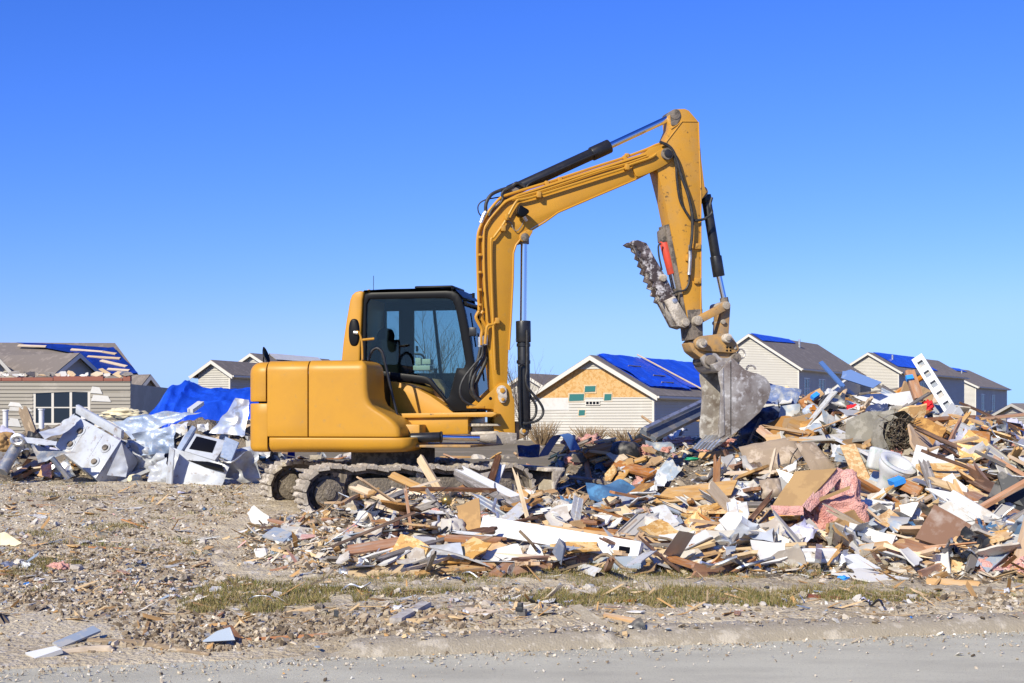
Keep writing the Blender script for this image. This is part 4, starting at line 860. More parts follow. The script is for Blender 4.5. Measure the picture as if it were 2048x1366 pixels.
# side plate of the boom nose, cylinder bosses
MB().prism(B, bp(fillet([(1262, 330), (1300, 312), (1332, 292), (1347, 303), (1345, 320), (1326, 333), (1300, 346), (1272, 356)], 8, 3), -BW), -BW - .02, BW + .02).build('boom_nose', M['yellow'], boom, .006)
pin(1332, 309, -BW - .07, BW + .07, .075, 'arm_pin', M['darkmud'], boom, vref=-BW); pin(1332, 309, -BW - .085, -BW - .07, .05, 'pin_cap', M['black'], boom, vref=-BW)
MB().prism(B, bp(fillet([(1060, 458), (1040, 466), (1038, 478), (1044, 484), (1056, 480), (1066, 462)], 4, 3), -BW), -BW - .015, BW + .015).build('cylinder_boss', M['yellow_worn'], boom, .005)
pin(1049, 475, -BW - .04, BW + .04, .05, 'rod_pin', M['darkmud'], boom, vref=-BW)
MB().prism(B, bp(fillet([(1004, 398), (1012, 378), (1022, 372), (1036, 376), (1046, 386), (1034, 392)], 4, 3), -.09), -.09, .09).build('cylinder_lug', M['darkmud'], boom, .005)
for (px_, py_, w_, h_) in ((958, 482, 8, 10), (965, 640, 0, 0)): pass
# hard lines running along the boom side, with clamps
def line(pix, v_, r_, nm='hydraulic_line', mat='yellow', parent=boom, sm=5):
    MB().tube([B.w(B.px(a, b, v_)[0], v_, B.px(a, b, v_)[1]) for a, b in pix], r_, 8, sm).build(nm, M[mat], parent)
line([(990, 740), (986, 640), (983, 560), (982, 484), (988, 474), (1008, 446), (1032, 404), (1045, 399), (1075, 391), (1200, 352), (1250, 336), (1262, 329), (1300, 316), (1312, 308)], -BW - .05, .016)
line([(975, 640), (969, 560), (968, 470), (975, 446), (992, 424), (1013, 403), (1040, 394), (1100, 376), (1200, 342), (1250, 328), (1296, 312)], -BW - .03, .013)
line([(958, 620), (956, 560), (955, 480), (962, 450), (976, 425), (1000, 397), (1020, 388), (1098, 364), (1120, 357), (1202, 330), (1240, 318), (1290, 300), (1310, 291), (1322, 287)], -.10, .018)
line([(962, 640), (961, 560), (960, 478), (967, 450), (983, 424), (1008, 398)], -.05, .016)
line([(958, 622), (952, 634), (958, 648), (964, 660), (962, 676), (962, 690)], -.14, .02); line([(966, 622), (962, 634), (970, 650), (974, 660), (968, 672), (966, 692)], -.10, .02)
line([(993, 640), (988, 648), (975, 652), (972, 668), (970, 688)], -BW - .05, .018)
def clamp(px_, py_, w_=.05, h_=.07, v_=-BW, d=.09): 
    u, z = B.px(px_, py_, v_); MB().box(B, u - w_ / 2, u + w_ / 2, v_ - d, v_, z - h_ / 2, z + h_ / 2).build('line_clamp', M['yellow_worn'], boom, .006)
for q in ((1075, 391), (1251, 336), (1004, 458), (1011, 436), (992, 642)): clamp(*q)
for q in ((1092, 367), (1118, 359), (1248, 316), (1252, 312)): clamp(*q, .05, .05, -.07, .06)
for yy in (475, 510, 545, 580, 610): clamp(959, yy, .035, .03, -.1, .05)
# work lamp
u, z = B.px(1040, 428, -BW); lo = [(u - .075, z - .02), (u - .06, z + .07), (u - .03, z + .085), (u + .07, z + .03), (u + .075, z - .0), (u + .02, z - .05), (u - .04, z - .06)]
lamp = MB().prism(B, fillet(lo, .02), -BW - .17, -BW - .05).build('work_lamp', M['cabblack'], boom, .015, 3)
MB().tube([B.w(u + .02, -BW - .1, z - .04), B.w(u + .06, -BW - .08, z - .09)], .022, 8).build('lamp_stem', M['galv'], lamp)
line([(1047, 440), (1043, 452), (1033, 462), (1026, 456), (1022, 446), (1012, 442)], -BW - .03, .006, 'lamp_wire', 'grey_wood')
# hoses at the boom elbow
line([(972, 428), (972, 408), (982, 390), (1002, 380), (1022, 374), (1034, 366), (1050, 374)], -.09, .022, 'hose', 'rubber')
line([(1006, 396), (1004, 388), (1010, 380), (1020, 376)], -.11, .018, 'hose', 'rubber')
line([(964, 434), (957, 424), (957, 410), (970, 400), (1000, 394)], -.05, .008, 'hose', 'rubber')
line([(978, 432), (985, 418), (1000, 408), (1006, 396)], -.12, .014, 'hose', 'rubber')
line([(962, 446), (968, 430), (972, 424)], -.1, .026, 'hose_fitting', 'galv')
for i, pth in enumerate([[(966, 690), (963, 712), (948, 730), (928, 756), (920, 780), (926, 800), (948, 812), (966, 814)], [(970, 690), (968, 716), (952, 742), (944, 770), (950, 792), (966, 806), (978, 810)], [(962, 690), (955, 722), (945, 740), (940, 762), (942, 785), (958, 802), (970, 806)], [(974, 690), (972, 720), (958, 752), (950, 775), (955, 795), (975, 806)]]):
    line(pth, -.15 + .05 * i, (.014, .022, .02, .024)[i], 'hose', 'rubber')
for a, b in ((966, 682), (960, 684), (972, 680)): line([(a, b - 10), (a, b + 10)], -.13, .026, 'hose_fitting', 'galv', sm=0)
MB().box(B, *sorted((B.px(933, 0)[0], B.px(962, 0)[0])), -.2, 0, B.px(0, 815)[1], B.px(0, 809)[1]).build('hose_clamp_plate', M['yellow_worn'], EX, .006)
# --- hydraulic cylinders
def hyd(name, a, m, b, vb, r, rr, parent=EX, mat='black', collar=True, rod='chrome', rmat=None):
    A, Mi, Bb = [B.w(B.px(*q, vb)[0], vb, B.px(*q, vb)[1]) for q in (a, m, b)]
    c = MB().tube([A, Mi], r, 20)
    if collar: c.tube([Mi - (Mi - A).normalized() * .26, Mi], r * 1.22, 20); c.tube([A, A + (Mi - A).normalized() * .1], r * 1.12, 20)
    o = c.build(name, M[mat], parent, .006)
    MB().tube([Mi, Bb], rr, 16).build('piston_rod', M[rod], o)
    MB().tube([Bb - (Bb - A).normalized() * .05, Bb + (Bb - A).normalized() * .04], rr * 1.5, 14).build('rod_eye', M['darkmud'], o, .004)
    return o
bc = hyd('boom_cylinder', (1049, 860), (1046.5, 642), (1048, 480), -.09, .075, .042)
hyd('boom_cylinder', (1049, 860), (1046.5, 642), (1048, 480), .11, .07, .04)
line([(1041, 850), (1039, 780), (1038, 736), (1040, 730), (1047, 729)], -.19, .013, 'cylinder_pipe', 'black', bc)
line([(1054, 660), (1054, 735), (1052, 756), (1056, 775), (1072, 795), (1085, 815), (1085, 830), (1073, 842), (1046, 848)], -.2, .016, 'hose', 'rubber', bc)
line([(1050, 762), (1060, 790), (1072, 812), (1070, 832), (1058, 844)], -.1, .016, 'hose', 'rubber', bc)
for yy in (724, 690): 
    u, z = B.px(1047, yy, -.09); MB().tube([B.w(u, -.09, z - .02), B.w(u, -.09, z + .02)], .085, 20).build('cylinder_band', M['black'], bc)
ac = hyd('arm_cylinder', (1018, 384), (1219, 292), (1350, 231), 0, .072, .042)
line([(1052, 376), (1062, 365), (1100, 348), (1160, 321), (1195, 306)], -.09, .012, 'cylinder_pipe', 'black', ac)

# --- arm (stick)
AW = .145
arm_px = [(1340, 230), (1343, 222), (1350, 218), (1370, 217.5), (1378, 221), (1396, 242), (1399, 271), (1403, 320), (1408, 360), (1410, 375), (1414, 384), (1403, 400), (1402, 440), (1403, 560), (1405, 634), (1406, 676), (1380, 678), (1376, 640), (1352, 510), (1330, 400), (1316, 345), (1312, 330), (1330, 285), (1342, 256)]
arm = MB().prism(B, bp(arm_px, -AW), -AW, AW).build('arm', M['yellow_worn'], EX, .007)
line([(1342, 258), (1364, 243), (1395, 243)], -AW - .003, .008, 'weld_bead', 'yellow_worn', arm, 1); line([(1397, 244), (1399, 300), (1402, 380), (1402, 640)], -AW - .003, .008, 'weld_bead', 'yellow_worn', arm, 1)
line([(1364, 243), (1334, 282), (1331, 290)], -AW - .003, .008, 'weld_bead', 'yellow_worn', arm, 1)
pin(1350, 229, -AW - .02, AW + .02, .065, 'cylinder_pin', M['darkmud'], arm, vref=-AW)
MB().prism(B, bp(fillet([(1340, 226), (1346, 219), (1358, 219), (1362, 232), (1354, 250), (1342, 252)], 4, 3), -AW), -AW - .012, -AW + .01).build('wear_plate', M['darkmud'], arm, .004)
MB().prism(B, bp(fillet([(1402, 372), (1412, 374), (1417, 382), (1414, 392), (1402, 400)], 3, 3), -.1), -.1, .1).build('cylinder_lug', M['darkmud'], arm, .005)
ALOW = [(1374, 620), (1405, 618), (1406, 676), (1380, 680)]
MB().prism(B, bp(ALOW, -AW), -AW - .006, AW + .006).build('arm_tip', M['darkmud'], arm, .006)
MB().prism(B, bp([(1330, 450), (1338, 448), (1372, 610), (1376, 650), (1370, 640)], -.12), -.125, .125).build('thumb_mount', M['darkmud'], arm, .005)
bcyl = hyd('bucket_cylinder', (1411, 390), (1438, 553), (1449, 603), 0, .062, .036)
line([(1424, 395), (1420, 412), (1424, 425), (1412, 436), (1400, 440), (1385, 440), (1372, 424), (1360, 400), (1354, 360), (1352, 330), (1346, 310), (1336, 292), (1325, 286)], -AW - .05, .017, 'hose', 'rubber', arm)
line([(1320, 284), (1340, 294), (1352, 315), (1362, 350), (1376, 390), (1384, 430), (1384, 470), (1380, 500)], -AW - .08, .02, 'hose', 'rubber', arm)
line([(1380, 490), (1380, 520), (1378, 550)], -AW - .05, .024, 'hose_fitting', 'galv', arm)
line([(1378, 548), (1378, 565), (1370, 580), (1355, 583), (1345, 588)], -AW - .03, .014, 'hose', 'rubber', arm)
for (a, b) in ((1393, 493), (1377, 517), (1394, 562)):
    u, z = B.px(a, b, -AW); MB().box(B, u - .045, u + .045, -AW - .04, -AW, z - .035, z + .035).build('hose_bracket', M['yellow_worn'], arm, .006)
# --- linkage, quick coupler
def linkbar(a, b, w_, v0, v1, nm, mat, parent):
    p, q = Vector(B.px(*a, v0)), Vector(B.px(*b, v0)); d = (q - p).normalized(); n = Vector((-d.y, d.x)) * w_; out = []
    for k in range(9): t = math.pi / 2 + math.pi * k / 8; out.append(p + d * math.cos(t) * w_ + Vector((-d.y, d.x)) * math.sin(t) * w_)
    for k in range(9): t = -math.pi / 2 + math.pi * k / 8; out.append(q + d * math.cos(t) * w_ + Vector((-d.y, d.x)) * math.sin(t) * w_)
    return MB().prism(B, [(o.x, o.y) for o in out], v0, v1).build(nm, mat, parent, .006)
lk = linkbar((1396, 641), (1453, 611), .052, -.2, -.15, 'side_link', M['yellow_dirty'], EX); linkbar((1396, 641), (1453, 611), .052, .15, .2, 'side_link', M['yellow_dirty'], EX)
linkbar((1452, 612), (1448, 676), .062, -.12, .12, 'bucket_link', M['yellow_dirty'], EX)
pin(1452, 611, -.23, .23, .05, 'link_pin', M['mudsteel'], lk, vref=-.2); pin(1395, 641, -.23, .23, .06, 'link_pin', M['mudsteel'], lk, vref=-.2); pin(1450, 643, -.16, .16, .03, 'link_pin', M['mudsteel'], lk, vref=-.2)
cp = MB().prism(B, bp(fillet([(1388, 682), (1400, 672), (1428, 669), (1450, 666), (1464, 672), (1476, 690), (1480, 700), (1470, 706), (1440, 704), (1410, 702), (1392, 696)], 5, 3), -.2), -.2, -.14).prism(B, bp(fillet([(1388, 682), (1400, 672), (1428, 669), (1450, 666), (1464, 672), (1476, 690), (1480, 700), (1470, 706), (1440, 704), (1410, 702), (1392, 696)], 5, 3), -.2), .14, .2).build('quick_coupler', M['yellow_dirty'], EX, .008)
MB().prism(B, bp(fillet([(1378, 684), (1400, 690), (1470, 700), (1478, 716), (1462, 722), (1440, 716), (1420, 720), (1402, 716), (1384, 702)], 4, 3), -.14), -.14, .14).build('coupler_body', M['yellow_dirty'], cp, .008)
for (a, b, r_) in ((1401, 687, .058), (1451, 677, .058)): pin(a, b, -.29, .29, r_, 'coupler_pin', M['mudsteel'], cp, vref=-.2); pin(a, b, -.31, -.29, r_ * .55, 'pin_bolt', M['mudsteel'], cp, vref=-.2)
for (a, b) in ((1454, 695), (1461, 695), (1454, 701), (1461, 701)): pin(a, b, -.206, -.19, .014, 'coupler_hole', M['cabblack'], cp, vref=-.2, seg=10)
pin(1470, 696, -.215, -.19, .02, 'coupler_bolt', M['mudsteel'], cp, vref=-.2)
u, z = B.px(1482, 708, -.1); MB().tube([B.w(u + .05 * math.cos(t * .4), -.1, z + .06 * math.sin(t * .4)) for t in range(17)], .012, 6).build('lifting_eye', M['steel'], cp)
# --- bucket
BK = .33
bk = [(1461, 718), (1466, 716), (1478, 728), (1490, 739), (1502, 744), (1518, 748), (1531, 755), (1540, 767), (1542, 779), (1538, 797), (1520, 824), (1491, 850), (1463, 871), (1447, 882), (1438, 876), (1437, 850), (1440, 828), (1442, 800), (1442, 777), (1438, 758), (1437, 745), (1446, 735)]
bucket = MB().prism(B, bp(bk, -BK), -BK, -BK + .025).prism(B, bp(bk, -BK), BK - .025, BK).build('bucket', M['steel'], EX, .005)
sh = [(1446, 735), (1461, 724), (1478, 731), (1502, 746), (1518, 750), (1530, 757), (1538, 768), (1540, 779), (1536, 796), (1519, 822), (1490, 848), (1462, 869), (1446, 880)]
c_ = (1480, 800); o1 = bp(sh, -BK); sh2 = [(x + (c_[0] - x) * .05, y + (c_[1] - y) * .05) for x, y in sh]; o2 = bp(sh2, -BK)
o1 = catmull([Vector((a, b, 0)) for a, b in o1], 3); o2 = catmull([Vector((a, b, 0)) for a, b in o2], 3)
b = MB(); b.grid([[B.w(p.x, v_, p.y) for p in o1] for v_ in (-BK + .02, BK - .02)]); b.grid([[B.w(p.x, v_, p.y) for p in o2] for v_ in (-BK + .02, BK - .02)], flip=True)
b.add([B.w(o1[-1].x, -BK, o1[-1].y), B.w(o1[-1].x, BK, o1[-1].y), B.w(o2[-1].x, BK, o2[-1].y), B.w(o2[-1].x, -BK, o2[-1].y)], [(0, 1, 2, 3)])
b.build('bucket_shell', M['steel'], bucket)
MB().prism(B, bp([(1437, 745), (1446, 735), (1449, 870), (1438, 876), (1440, 828), (1443, 777)], -BK), -BK - .012, -BK + .03).build('side_cutter', M['steel'], bucket, .004)
MB().prism(B, bp([(1464, 868), (1444, 879), (1437, 885), (1447, 884)], -BK), -BK - .005, BK + .005).build('cutting_edge', M['steel'], bucket, .003)
tp, tq = B.px(1452, 874, -BK), B.px(1428, 896, -BK)
for k in range(6):
    v_ = -BK + .04 + k * (2 * BK - .08) / 5; d = Vector((tq[0] - tp[0], tq[1] - tp[1])); d.normalize(); n = Vector((-d.y, d.x)); w_ = .032
    q0 = Vector(tp); q1 = q0 + d * .25
    MB().add([B.w(*(lambda p: (p.x, v_ - w_, p.y))(q0 + n * .045)), B.w(*(lambda p: (p.x, v_ + w_, p.y))(q0 + n * .045)), B.w(*(lambda p: (p.x, v_ + w_, p.y))(q0 - n * .035)), B.w(*(lambda p: (p.x, v_ - w_, p.y))(q0 - n * .035)),
              B.w(*(lambda p: (p.x, v_ - w_ * .6, p.y))(q1 + n * .01)), B.w(*(lambda p: (p.x, v_ + w_ * .6, p.y))(q1 + n * .01)), B.w(*(lambda p: (p.x, v_ + w_ * .6, p.y))(q1 - n * .01)), B.w(*(lambda p: (p.x, v_ - w_ * .6, p.y))(q1 - n * .01))],
             [(0, 1, 2, 3), (4, 7, 6, 5), (0, 4, 5, 1), (1, 5, 6, 2), (2, 6, 7, 3), (3, 7, 4, 0)]).build('bucket_tooth', M['galv'], bucket, .006)
for v_ in (-.15, .15):
    MB().prism(B, bp(fillet([(1400, 716), (1412, 706), (1430, 706), (1440, 716), (1456, 716), (1470, 706), (1480, 716), (1476, 732), (1450, 742), (1410, 736)], 4, 3), v_), v_ - .03, v_ + .03).build('bucket_ear', M['steel'], bucket, .005)
pin(1421, 721, -.24, .24, .07, 'bucket_pin', M['brown_wood'] if False else M['darkmud'], bucket, vref=-.2); pin(1472, 716, -.24, .24, .06, 'bucket_pin', M['darkmud'], bucket, vref=-.2)
MB().prism(B, bp([(1430, 742), (1440, 745), (1446, 738), (1462, 728), (1440, 722), (1420, 730)], -.25), -.31, .31).build('bucket_top_plate', M['steel'], bucket, .006)
u, z = B.px(1502, 745, 0); MB().tube([B.w(u + .06 * math.cos(t * .4), 0, z + .04 + .05 * math.sin(t * .4)) for t in range(9)], .014, 6).build('bucket_eye', M['steel'], bucket)
MB().prism(B, bp([(1461, 722), (1462.2, 722), (1462.2, 870), (1461, 870)], -BK), -BK - .003, -BK + .01).build('seam', M['cabblack'], bucket)
# --- thumb with teeth and red cylinder
th = [(1258, 486), (1266, 481), (1276, 480), (1293, 486), (1300, 497), (1308, 513), (1318, 530), (1330, 550), (1345, 580), (1362, 612), (1378, 642), (1376, 652), (1368, 657), (1354, 653), (1341, 628), (1330, 606)]
teeth = [(1330, 606), (1320, 602), (1323, 592), (1313, 589), (1316, 578), (1306, 574), (1309, 564), (1299, 560), (1302, 549), (1292, 544), (1296, 534), (1287, 529), (1290, 519), (1281, 514), (1283, 504), (1275, 499), (1274, 492), (1266, 491)]
thumb = MB().prism(B, bp(th + teeth[1:], -.13), -.13, -.09).prism(B, bp(th + teeth[1:], -.13), .09, .13).build('thumb', M['thumbsteel'], EX, .004)
MB().prism(B, bp([(1270, 484), (1293, 488), (1330, 552), (1368, 630), (1360, 645), (1336, 605), (1300, 535)], -.13), -.09, .09).build('thumb_web', M['thumbsteel'], thumb)
MB().prism(B, bp([(1328, 602), (1348, 592), (1376, 640), (1370, 656), (1354, 652)], -.13), -.16, .16).build('thumb_hinge', M['mudsteel'], thumb, .006)
pin(1369, 645, -.19, .19, .05, 'thumb_pin', M['mudsteel'], thumb, vref=-.13); pin(1326, 556, -.16, .16, .045, 'thumb_pin', M['mudsteel'], thumb, vref=-.13); pin(1348, 602, -.165, -.1, .035, 'thumb_bolt', M['galv'], thumb, vref=-.13)
tcy = hyd('thumb_cylinder', (1327, 482), (1344, 548), (1352, 585), -.02, .058, .03, mat='red', collar=False)
MB().prism(B, bp(fillet([(1322, 460), (1330, 455), (1336, 470), (1334, 484), (1324, 484)], 3, 3), -.08), -.08, .08).build('cylinder_mount', M['darkmud'], arm, .005)
line([(1322, 487), (1317, 492), (1318, 512), (1324, 540)], -.1, .012, 'hose', 'rubber', tcy)
# ------------------------------------------------------------------ debris: single pieces
CAMV = Vector((0, 0, HC))
def ragged(b, L, w, t, rd, rag=.06, bend=0., segs=5):
    """a sawn board along x with splintered ends"""
    n = 5; rws = []
    for i in range(segs + 1):
        x = -L / 2 + L * i / segs; r_ = []
        for k in range(n):
            y = -w / 2 + w * k / (n - 1); xx = x
            if i in (0, segs): xx += (rd.random() - .7) * rag * (1 if i == segs else -1) * min(1, L)
            r_.append((xx, y, bend * math.sin(math.pi * i / segs)))
        rws.append(r_)
    top = [[Vector((x, y, z + t / 2)) for x, y, z in r_] for r_ in rws]; bot = [[Vector((x, y, z - t / 2)) for x, y, z in r_] for r_ in rws]
    b.grid(top); b.grid(bot, flip=True)
    b.grid([[r_[0] for r_ in bot], [r_[0] for r_ in top]]); b.grid([[r_[-1] for r_ in top], [r_[-1] for r_ in bot]])
    b.grid([top[0], bot[0]]); b.grid([bot[-1], top[-1]]); return b
def setm(o, c, x, n):
    x = x.normalized(); n = (n - x * n.dot(x)).normalized(); y = n.cross(x)
    o.matrix_world = Matrix(((x.x, y.x, n.x, c.x), (x.y, y.y, n.y, c.y), (x.z, y.z, n.z, c.z), (0, 0, 0, 1)))
def board(name, label, a, b, w, mat, t=.035, face=(-.1, -.8, .6), d=.08, d2=None, cat='board', rag=.06, bend=0., seed=None, group=None):
    A, Bq = on(a, d), on(b, d if d2 is None else d2); rd = random.Random(seed or hash((a, b)) & 0xffff); m = MB()
    ragged(m, (Bq - A).length, w, t, rd, rag, bend)
    o = m.build(name, M[mat], None, base=Vector((0, 0, 0)), ang=30); setm(o, (A + Bq) / 2, Bq - A, Vector(face)); return tag(o, label, cat, group)
def plane_pts(pix, n, anchor, d=.06):
    p0 = on(anchor, d); n = Vector(n).normalized(); out = []
    for a, b in pix:
        dd = Vector(((a - 1024) / F, 1, -(b - HZ) / F)); out.append(CAMV + dd * ((p0 - CAMV).dot(n) / dd.dot(n)))
    return out, n
def jag(pix, rd, amp=1.5, cuts=3):
    out = []
    for i in range(len(pix)):
        a, b = Vector(pix[i]), Vector(pix[(i + 1) % len(pix)]); out.append(tuple(a))
        for k in range(1, cuts):
            q = a + (b - a) * k / cuts; nn = Vector((-(b - a).y, (b - a).x)).normalized(); out.append(tuple(q + nn * rd.uniform(-amp, amp)))
    return out
def sheet(name, label, pix, mat, n=(-.15, -.75, .6), t=.014, anchor=None, d=.06, cat='panel', rough_edge=0., parent=None, group=None):
    rd = random.Random(int(pix[0][0] * 7 + pix[0][1])); anchor = anchor or max(pix, key=lambda q: q[1])
    pp = jag(pix, rd, rough_edge) if rough_edge else pix
    pts, nn = plane_pts(pp, n, anchor, d)
    o = MB().poly(pts, nn, t).build(name, M[mat], parent, ang=30)
    if parent is None: tag(o, label, cat, group)
    return o
def crumple(name, label, quad, mat, n=(-.15, -.75, .6), amp=.08, freq=3., anchor=None, d=.12, cat='sheet', nu=16, nv=12, seed=0, t=.004, parent=None, ang=70, group=None):
    anchor = anchor or max(quad, key=lambda q: q[1]); c, nn = plane_pts(quad, n, anchor, d); rows_ = []
    for i in range(nv + 1):
        s = i / nv; rows_.append([])
        for j in range(nu + 1):
            r_ = j / nu; q = (c[0] * (1 - r_) + c[1] * r_) * (1 - s) + (c[3] * (1 - r_) + c[2] * r_) * s
            f = float(fbm(q.x + seed * 3.1, q.y * .6 + q.z, freq, 3, seed)) ; g_ = float(fbm(q.x * .7 - q.z, q.z + q.x * .4 + seed, freq * 2.2, 2, seed + 3)); e_ = float(fbm(q.x + 7, q.z * 1.3, freq * 1.1, 2, seed + 9))
            tx = (c[1] - c[0]).normalized()
            rows_[-1].append(q + nn * amp * 2 * (f + .5 * abs(g_) * 2 - .2) + tx * e_ * amp * .9)
    b = MB(); b.grid(rows_); o = b.build(name, M[mat], parent, ang=ang, recalc=False)
    if parent is None: tag(o, label, cat, group)
    return o
def blob(name, label, c, size, mat, seed=0, amp=.35, freq=2.5, sub=4, cat='clump', d=.1, flat=1., parent=None, group=None, box=0.):
    """lumpy mass; size = (w,h,depth) metres; box>0 squares it off"""
    p = on(c, d) if not isinstance(c, Vector) else c
    bm = bmesh.new(); bmesh.ops.create_icosphere(bm, subdivisions=sub, radius=1.)
    for v in bm.verts:
        q = v.co.copy()
        if box: q = Vector([math.copysign(abs(k_) ** (1 - box), k_) for k_ in q])
        k_ = 1 + amp * (mnoise.fractal(v.co * freq + Vector((seed * 5.3, seed, 0)), .8, 2.1, 4))
        v.co = Vector((q.x * size[0] / 2 * k_, q.y * size[2] / 2 * k_, q.z * size[1] / 2 * k_))
    me = bpy.data.meshes.new(name); bm.to_mesh(me); bm.free(); me.polygons.foreach_set('use_smooth', [True] * len(me.polygons)); me.materials.append(M[mat])
    o = bpy.data.objects.new(name, me); col.objects.link(o)
    if parent: o.parent = parent; o.location = p - parent_off(parent)
    else: o.location = p; tag(o, label, cat, group)
    return o
def rod(name, label, pts, r, mat, d=.08, cat='pipe', sm=0, seg=10, group=None, parent=None):
    o = MB().tube([on(q, d) for q in pts], r, seg, sm).build(name, M[mat], parent)
    return tag(o, label, cat, group) if parent is None else o

# ---- timber in front of the tracks
LB = 'boards thrown down in front of the tracks'
board('pine_stud', 'pale pine stud standing against the track, tallest of the boards there', (840, 917, 15.75), (891, 1001, 15.1), .088, 'pale_wood', .04, d=.75, d2=.1, face=(-.5, -.8, .2), group=LB)
board('pine_stud', 'orange pine stud leaning up to the right below the engine hood', (782, 950, 15.3), (874, 993, 15.0), .085, 'pine', .04, d=.5, d2=.12, group=LB)
board('pine_stud', 'lower pale stud lying under the leaning orange stud', (782, 981, 15.15), (877, 1002, 14.9), .07, 'pale_wood', .04, d=.35, d2=.12, group=LB)
board('split_beam', 'splintered white and grey beam sloping down from the track', (917, 944, 15.5), (1090, 1040, 12.7), .17, 'grey_wood', .07, d=.7, d2=.1, rag=.2, group=LB)
board('split_beam', 'white painted strip beside the splintered grey beam', (920, 938, 15.4), (1105, 1032, 12.7), .085, 'white', .03, d=.78, d2=.16, rag=.25, group=LB)
board('pine_stud', 'tan stud crossing over the lower end of the splintered beam', (1041, 985, 14.2), (1109, 1039, 13.4), .08, 'pine', .04, d=.5, d2=.25, group=LB)
board('stake', 'dark stake with a white back propped against the track', (997, 913, 15.9), (982, 964, 15.4), .07, 'brown_wood', .04, d=.9, d2=.5, group=LB)
board('stake', 'white slat behind the dark stake at the track', (1004, 930, 15.8), (988, 972, 15.5), .08, 'white', .02, d=.8, d2=.5, group=LB)
board('pine_offcut', 'orange offcut wedged under the splintered beam', (896, 993, 15.0), (934, 974, 15.2), .08, 'orange_wood', .04, d=.35, group=LB)
board('pine_offcut', 'tan offcut pointing right beyond the splintered beam', (1030, 1000, 14.3), (1113, 984, 15.0), .08, 'pine', .04, d=.3, group=LB)
board('timber_block', 'grey brown timber stub over the cardboard flap', (944, 1017, 13.6), (994, 1010, 13.7), .07, 'grey_wood', .06, d=.3, group=LB)
board('lath', 'long thin grey lath across the rubble below the tracks', (736, 1043), (877, 1014), .035, 'grey_wood', .02, d=.18, group=LB)
board('timber_block', 'squat timber block lying at the sprocket', (742, 1004, 15.2), (800, 990, 15.4), .10, 'grey_wood', .08, d=.15, group=LB)
board('timber_block', 'short grey timber block beside the squat one', (808, 1006, 14.9), (834, 1000, 14.9), .11, 'grey_wood', .09, d=.15, group=LB)
board('long_plank', 'long pine plank just above the white beam', (972, 1022), (1142, 1058), .075, 'pine', .035, d=.28, d2=.2, group=LB)
board('long_plank', 'long pine plank lying along the top edge of the white beam', (1026, 1049), (1227, 1074), .06, 'pine', .035, d=.34, d2=.22, group=LB)
board('long_plank', 'thin pine plank running right from the white beam', (1230, 1070), (1376, 1092), .05, 'pine', .03, d=.25, group=LB)
bt = board('tape_scrap', 'scrap of bright blue tape on the plank end above the white beam', (1018, 1047), (1033, 1050), .07, 'bluetape', .05, d=.38, cat='tape')
# white beam with latch slot
wb = board('white_beam', 'long white box beam with a latch slot lying across the debris', (965, 1050), (1281, 1104), .155, 'white', .06, d=.62, d2=.55, cat='beam', rag=.0, face=(-.1, -.95, .25))
q0, q1 = on((1239, 1098), .64), on((1266, 1102), .64)
sl = MB(); ragged(sl, (q1 - q0).length, .05, .02, random.Random(1), 0); so = sl.build('latch_slot', M['cabblack'], None, base=Vector((0, 0, 0))); setm(so, on((1252, 1100), .60), q1 - q0, Vector((-.1, -.95, .25))); mw = so.matrix_world.copy(); so.parent = wb; so.matrix_parent_inverse = wb.matrix_world.inverted(); so.matrix_world = mw
sheet('cardboard_flap', 'torn brown cardboard flap left of the white beam', [(912, 1012), (935, 1004), (958, 996), (962, 1058), (945, 1066), (925, 1063), (918, 1040)], 'card', (-.3, -.9, .3), .01, d=.22, rough_edge=2)
blob('plaster_lump', 'chunky white plaster lump beside the cardboard flap', (910, 1065), (.22, .24, .2), 'plaster', 3, .5, 1.6, 3, 'plaster', .2)
board('door_trim', 'upright white door trim left of the cardboard flap', (787, 1030), (774, 1115), .085, 'white', .03, d=.45, d2=.15, face=(-.7, -.7, .1), cat='trim', rag=.02)
board('door_trim', 'brown back of the door trim standing beside the white trim', (795, 1036), (782, 1112), .05, 'brown_wood', .02, d=.40, d2=.12, cat='trim', rag=.02)
crumple('bent_metal_sheet', 'bent white metal sheet below the cardboard flap', [(846, 1094), (920, 1084), (925, 1118), (855, 1124)], 'enamel', (-.1, -.85, .5), .045, 2.2, d=.2, cat='metal sheet', seed=4)
sheet('plaster_wedge', 'beige plaster wedge left of the bent white metal sheet', [(811, 1106), (830, 1094), (848, 1098), (853, 1128), (838, 1132), (820, 1118)], 'plaster', (.2, -.8, .5), .08, d=.15, cat='plaster', rough_edge=1.5)
sheet('ribbed_siding_piece', 'white ribbed siding piece below the long white beam', [(963, 1116), (972, 1106), (1012, 1092), (1036, 1087), (1047, 1112), (1020, 1120), (996, 1126)], 'drywall', (-.1, -.75, .65), .012, d=.2, rough_edge=1.5)
for k in range(5):
    sheet('louvre_stack' if k == 0 else 'louvre', 'stack of dark grey louvre slats under the right end of the white beam', [(1104 + k * 4, 1104 - k * 4), (1118 + k * 3, 1076 + k * 2), (1128 + k * 1, 1092 + k), (1122, 1130 - k)], 'greymetal', (-.75, -.6, .25), .006, d=.34 - k * .02, cat='louvre', parent=None if k == 0 else bpy.data.objects['louvre_stack'])
board('orange_board', 'orange board slanting up right beneath the white beam', (1028, 1143), (1208, 1112), .08, 'orange_wood', .03, d=.12, d2=.2, group=LB)
board('flat_plank', 'flat pale plank at the front edge of the rubble', (698, 1143), (842, 1138), .16, 'pale_wood', .03, face=(0, -.25, 1), d=.1, group=LB)
board('flat_plank', 'mossy plank lying right of the flat pale plank', (832, 1147), (988, 1131), .10, 'pine', .03, face=(0, -.35, 1), d=.12, group=LB)
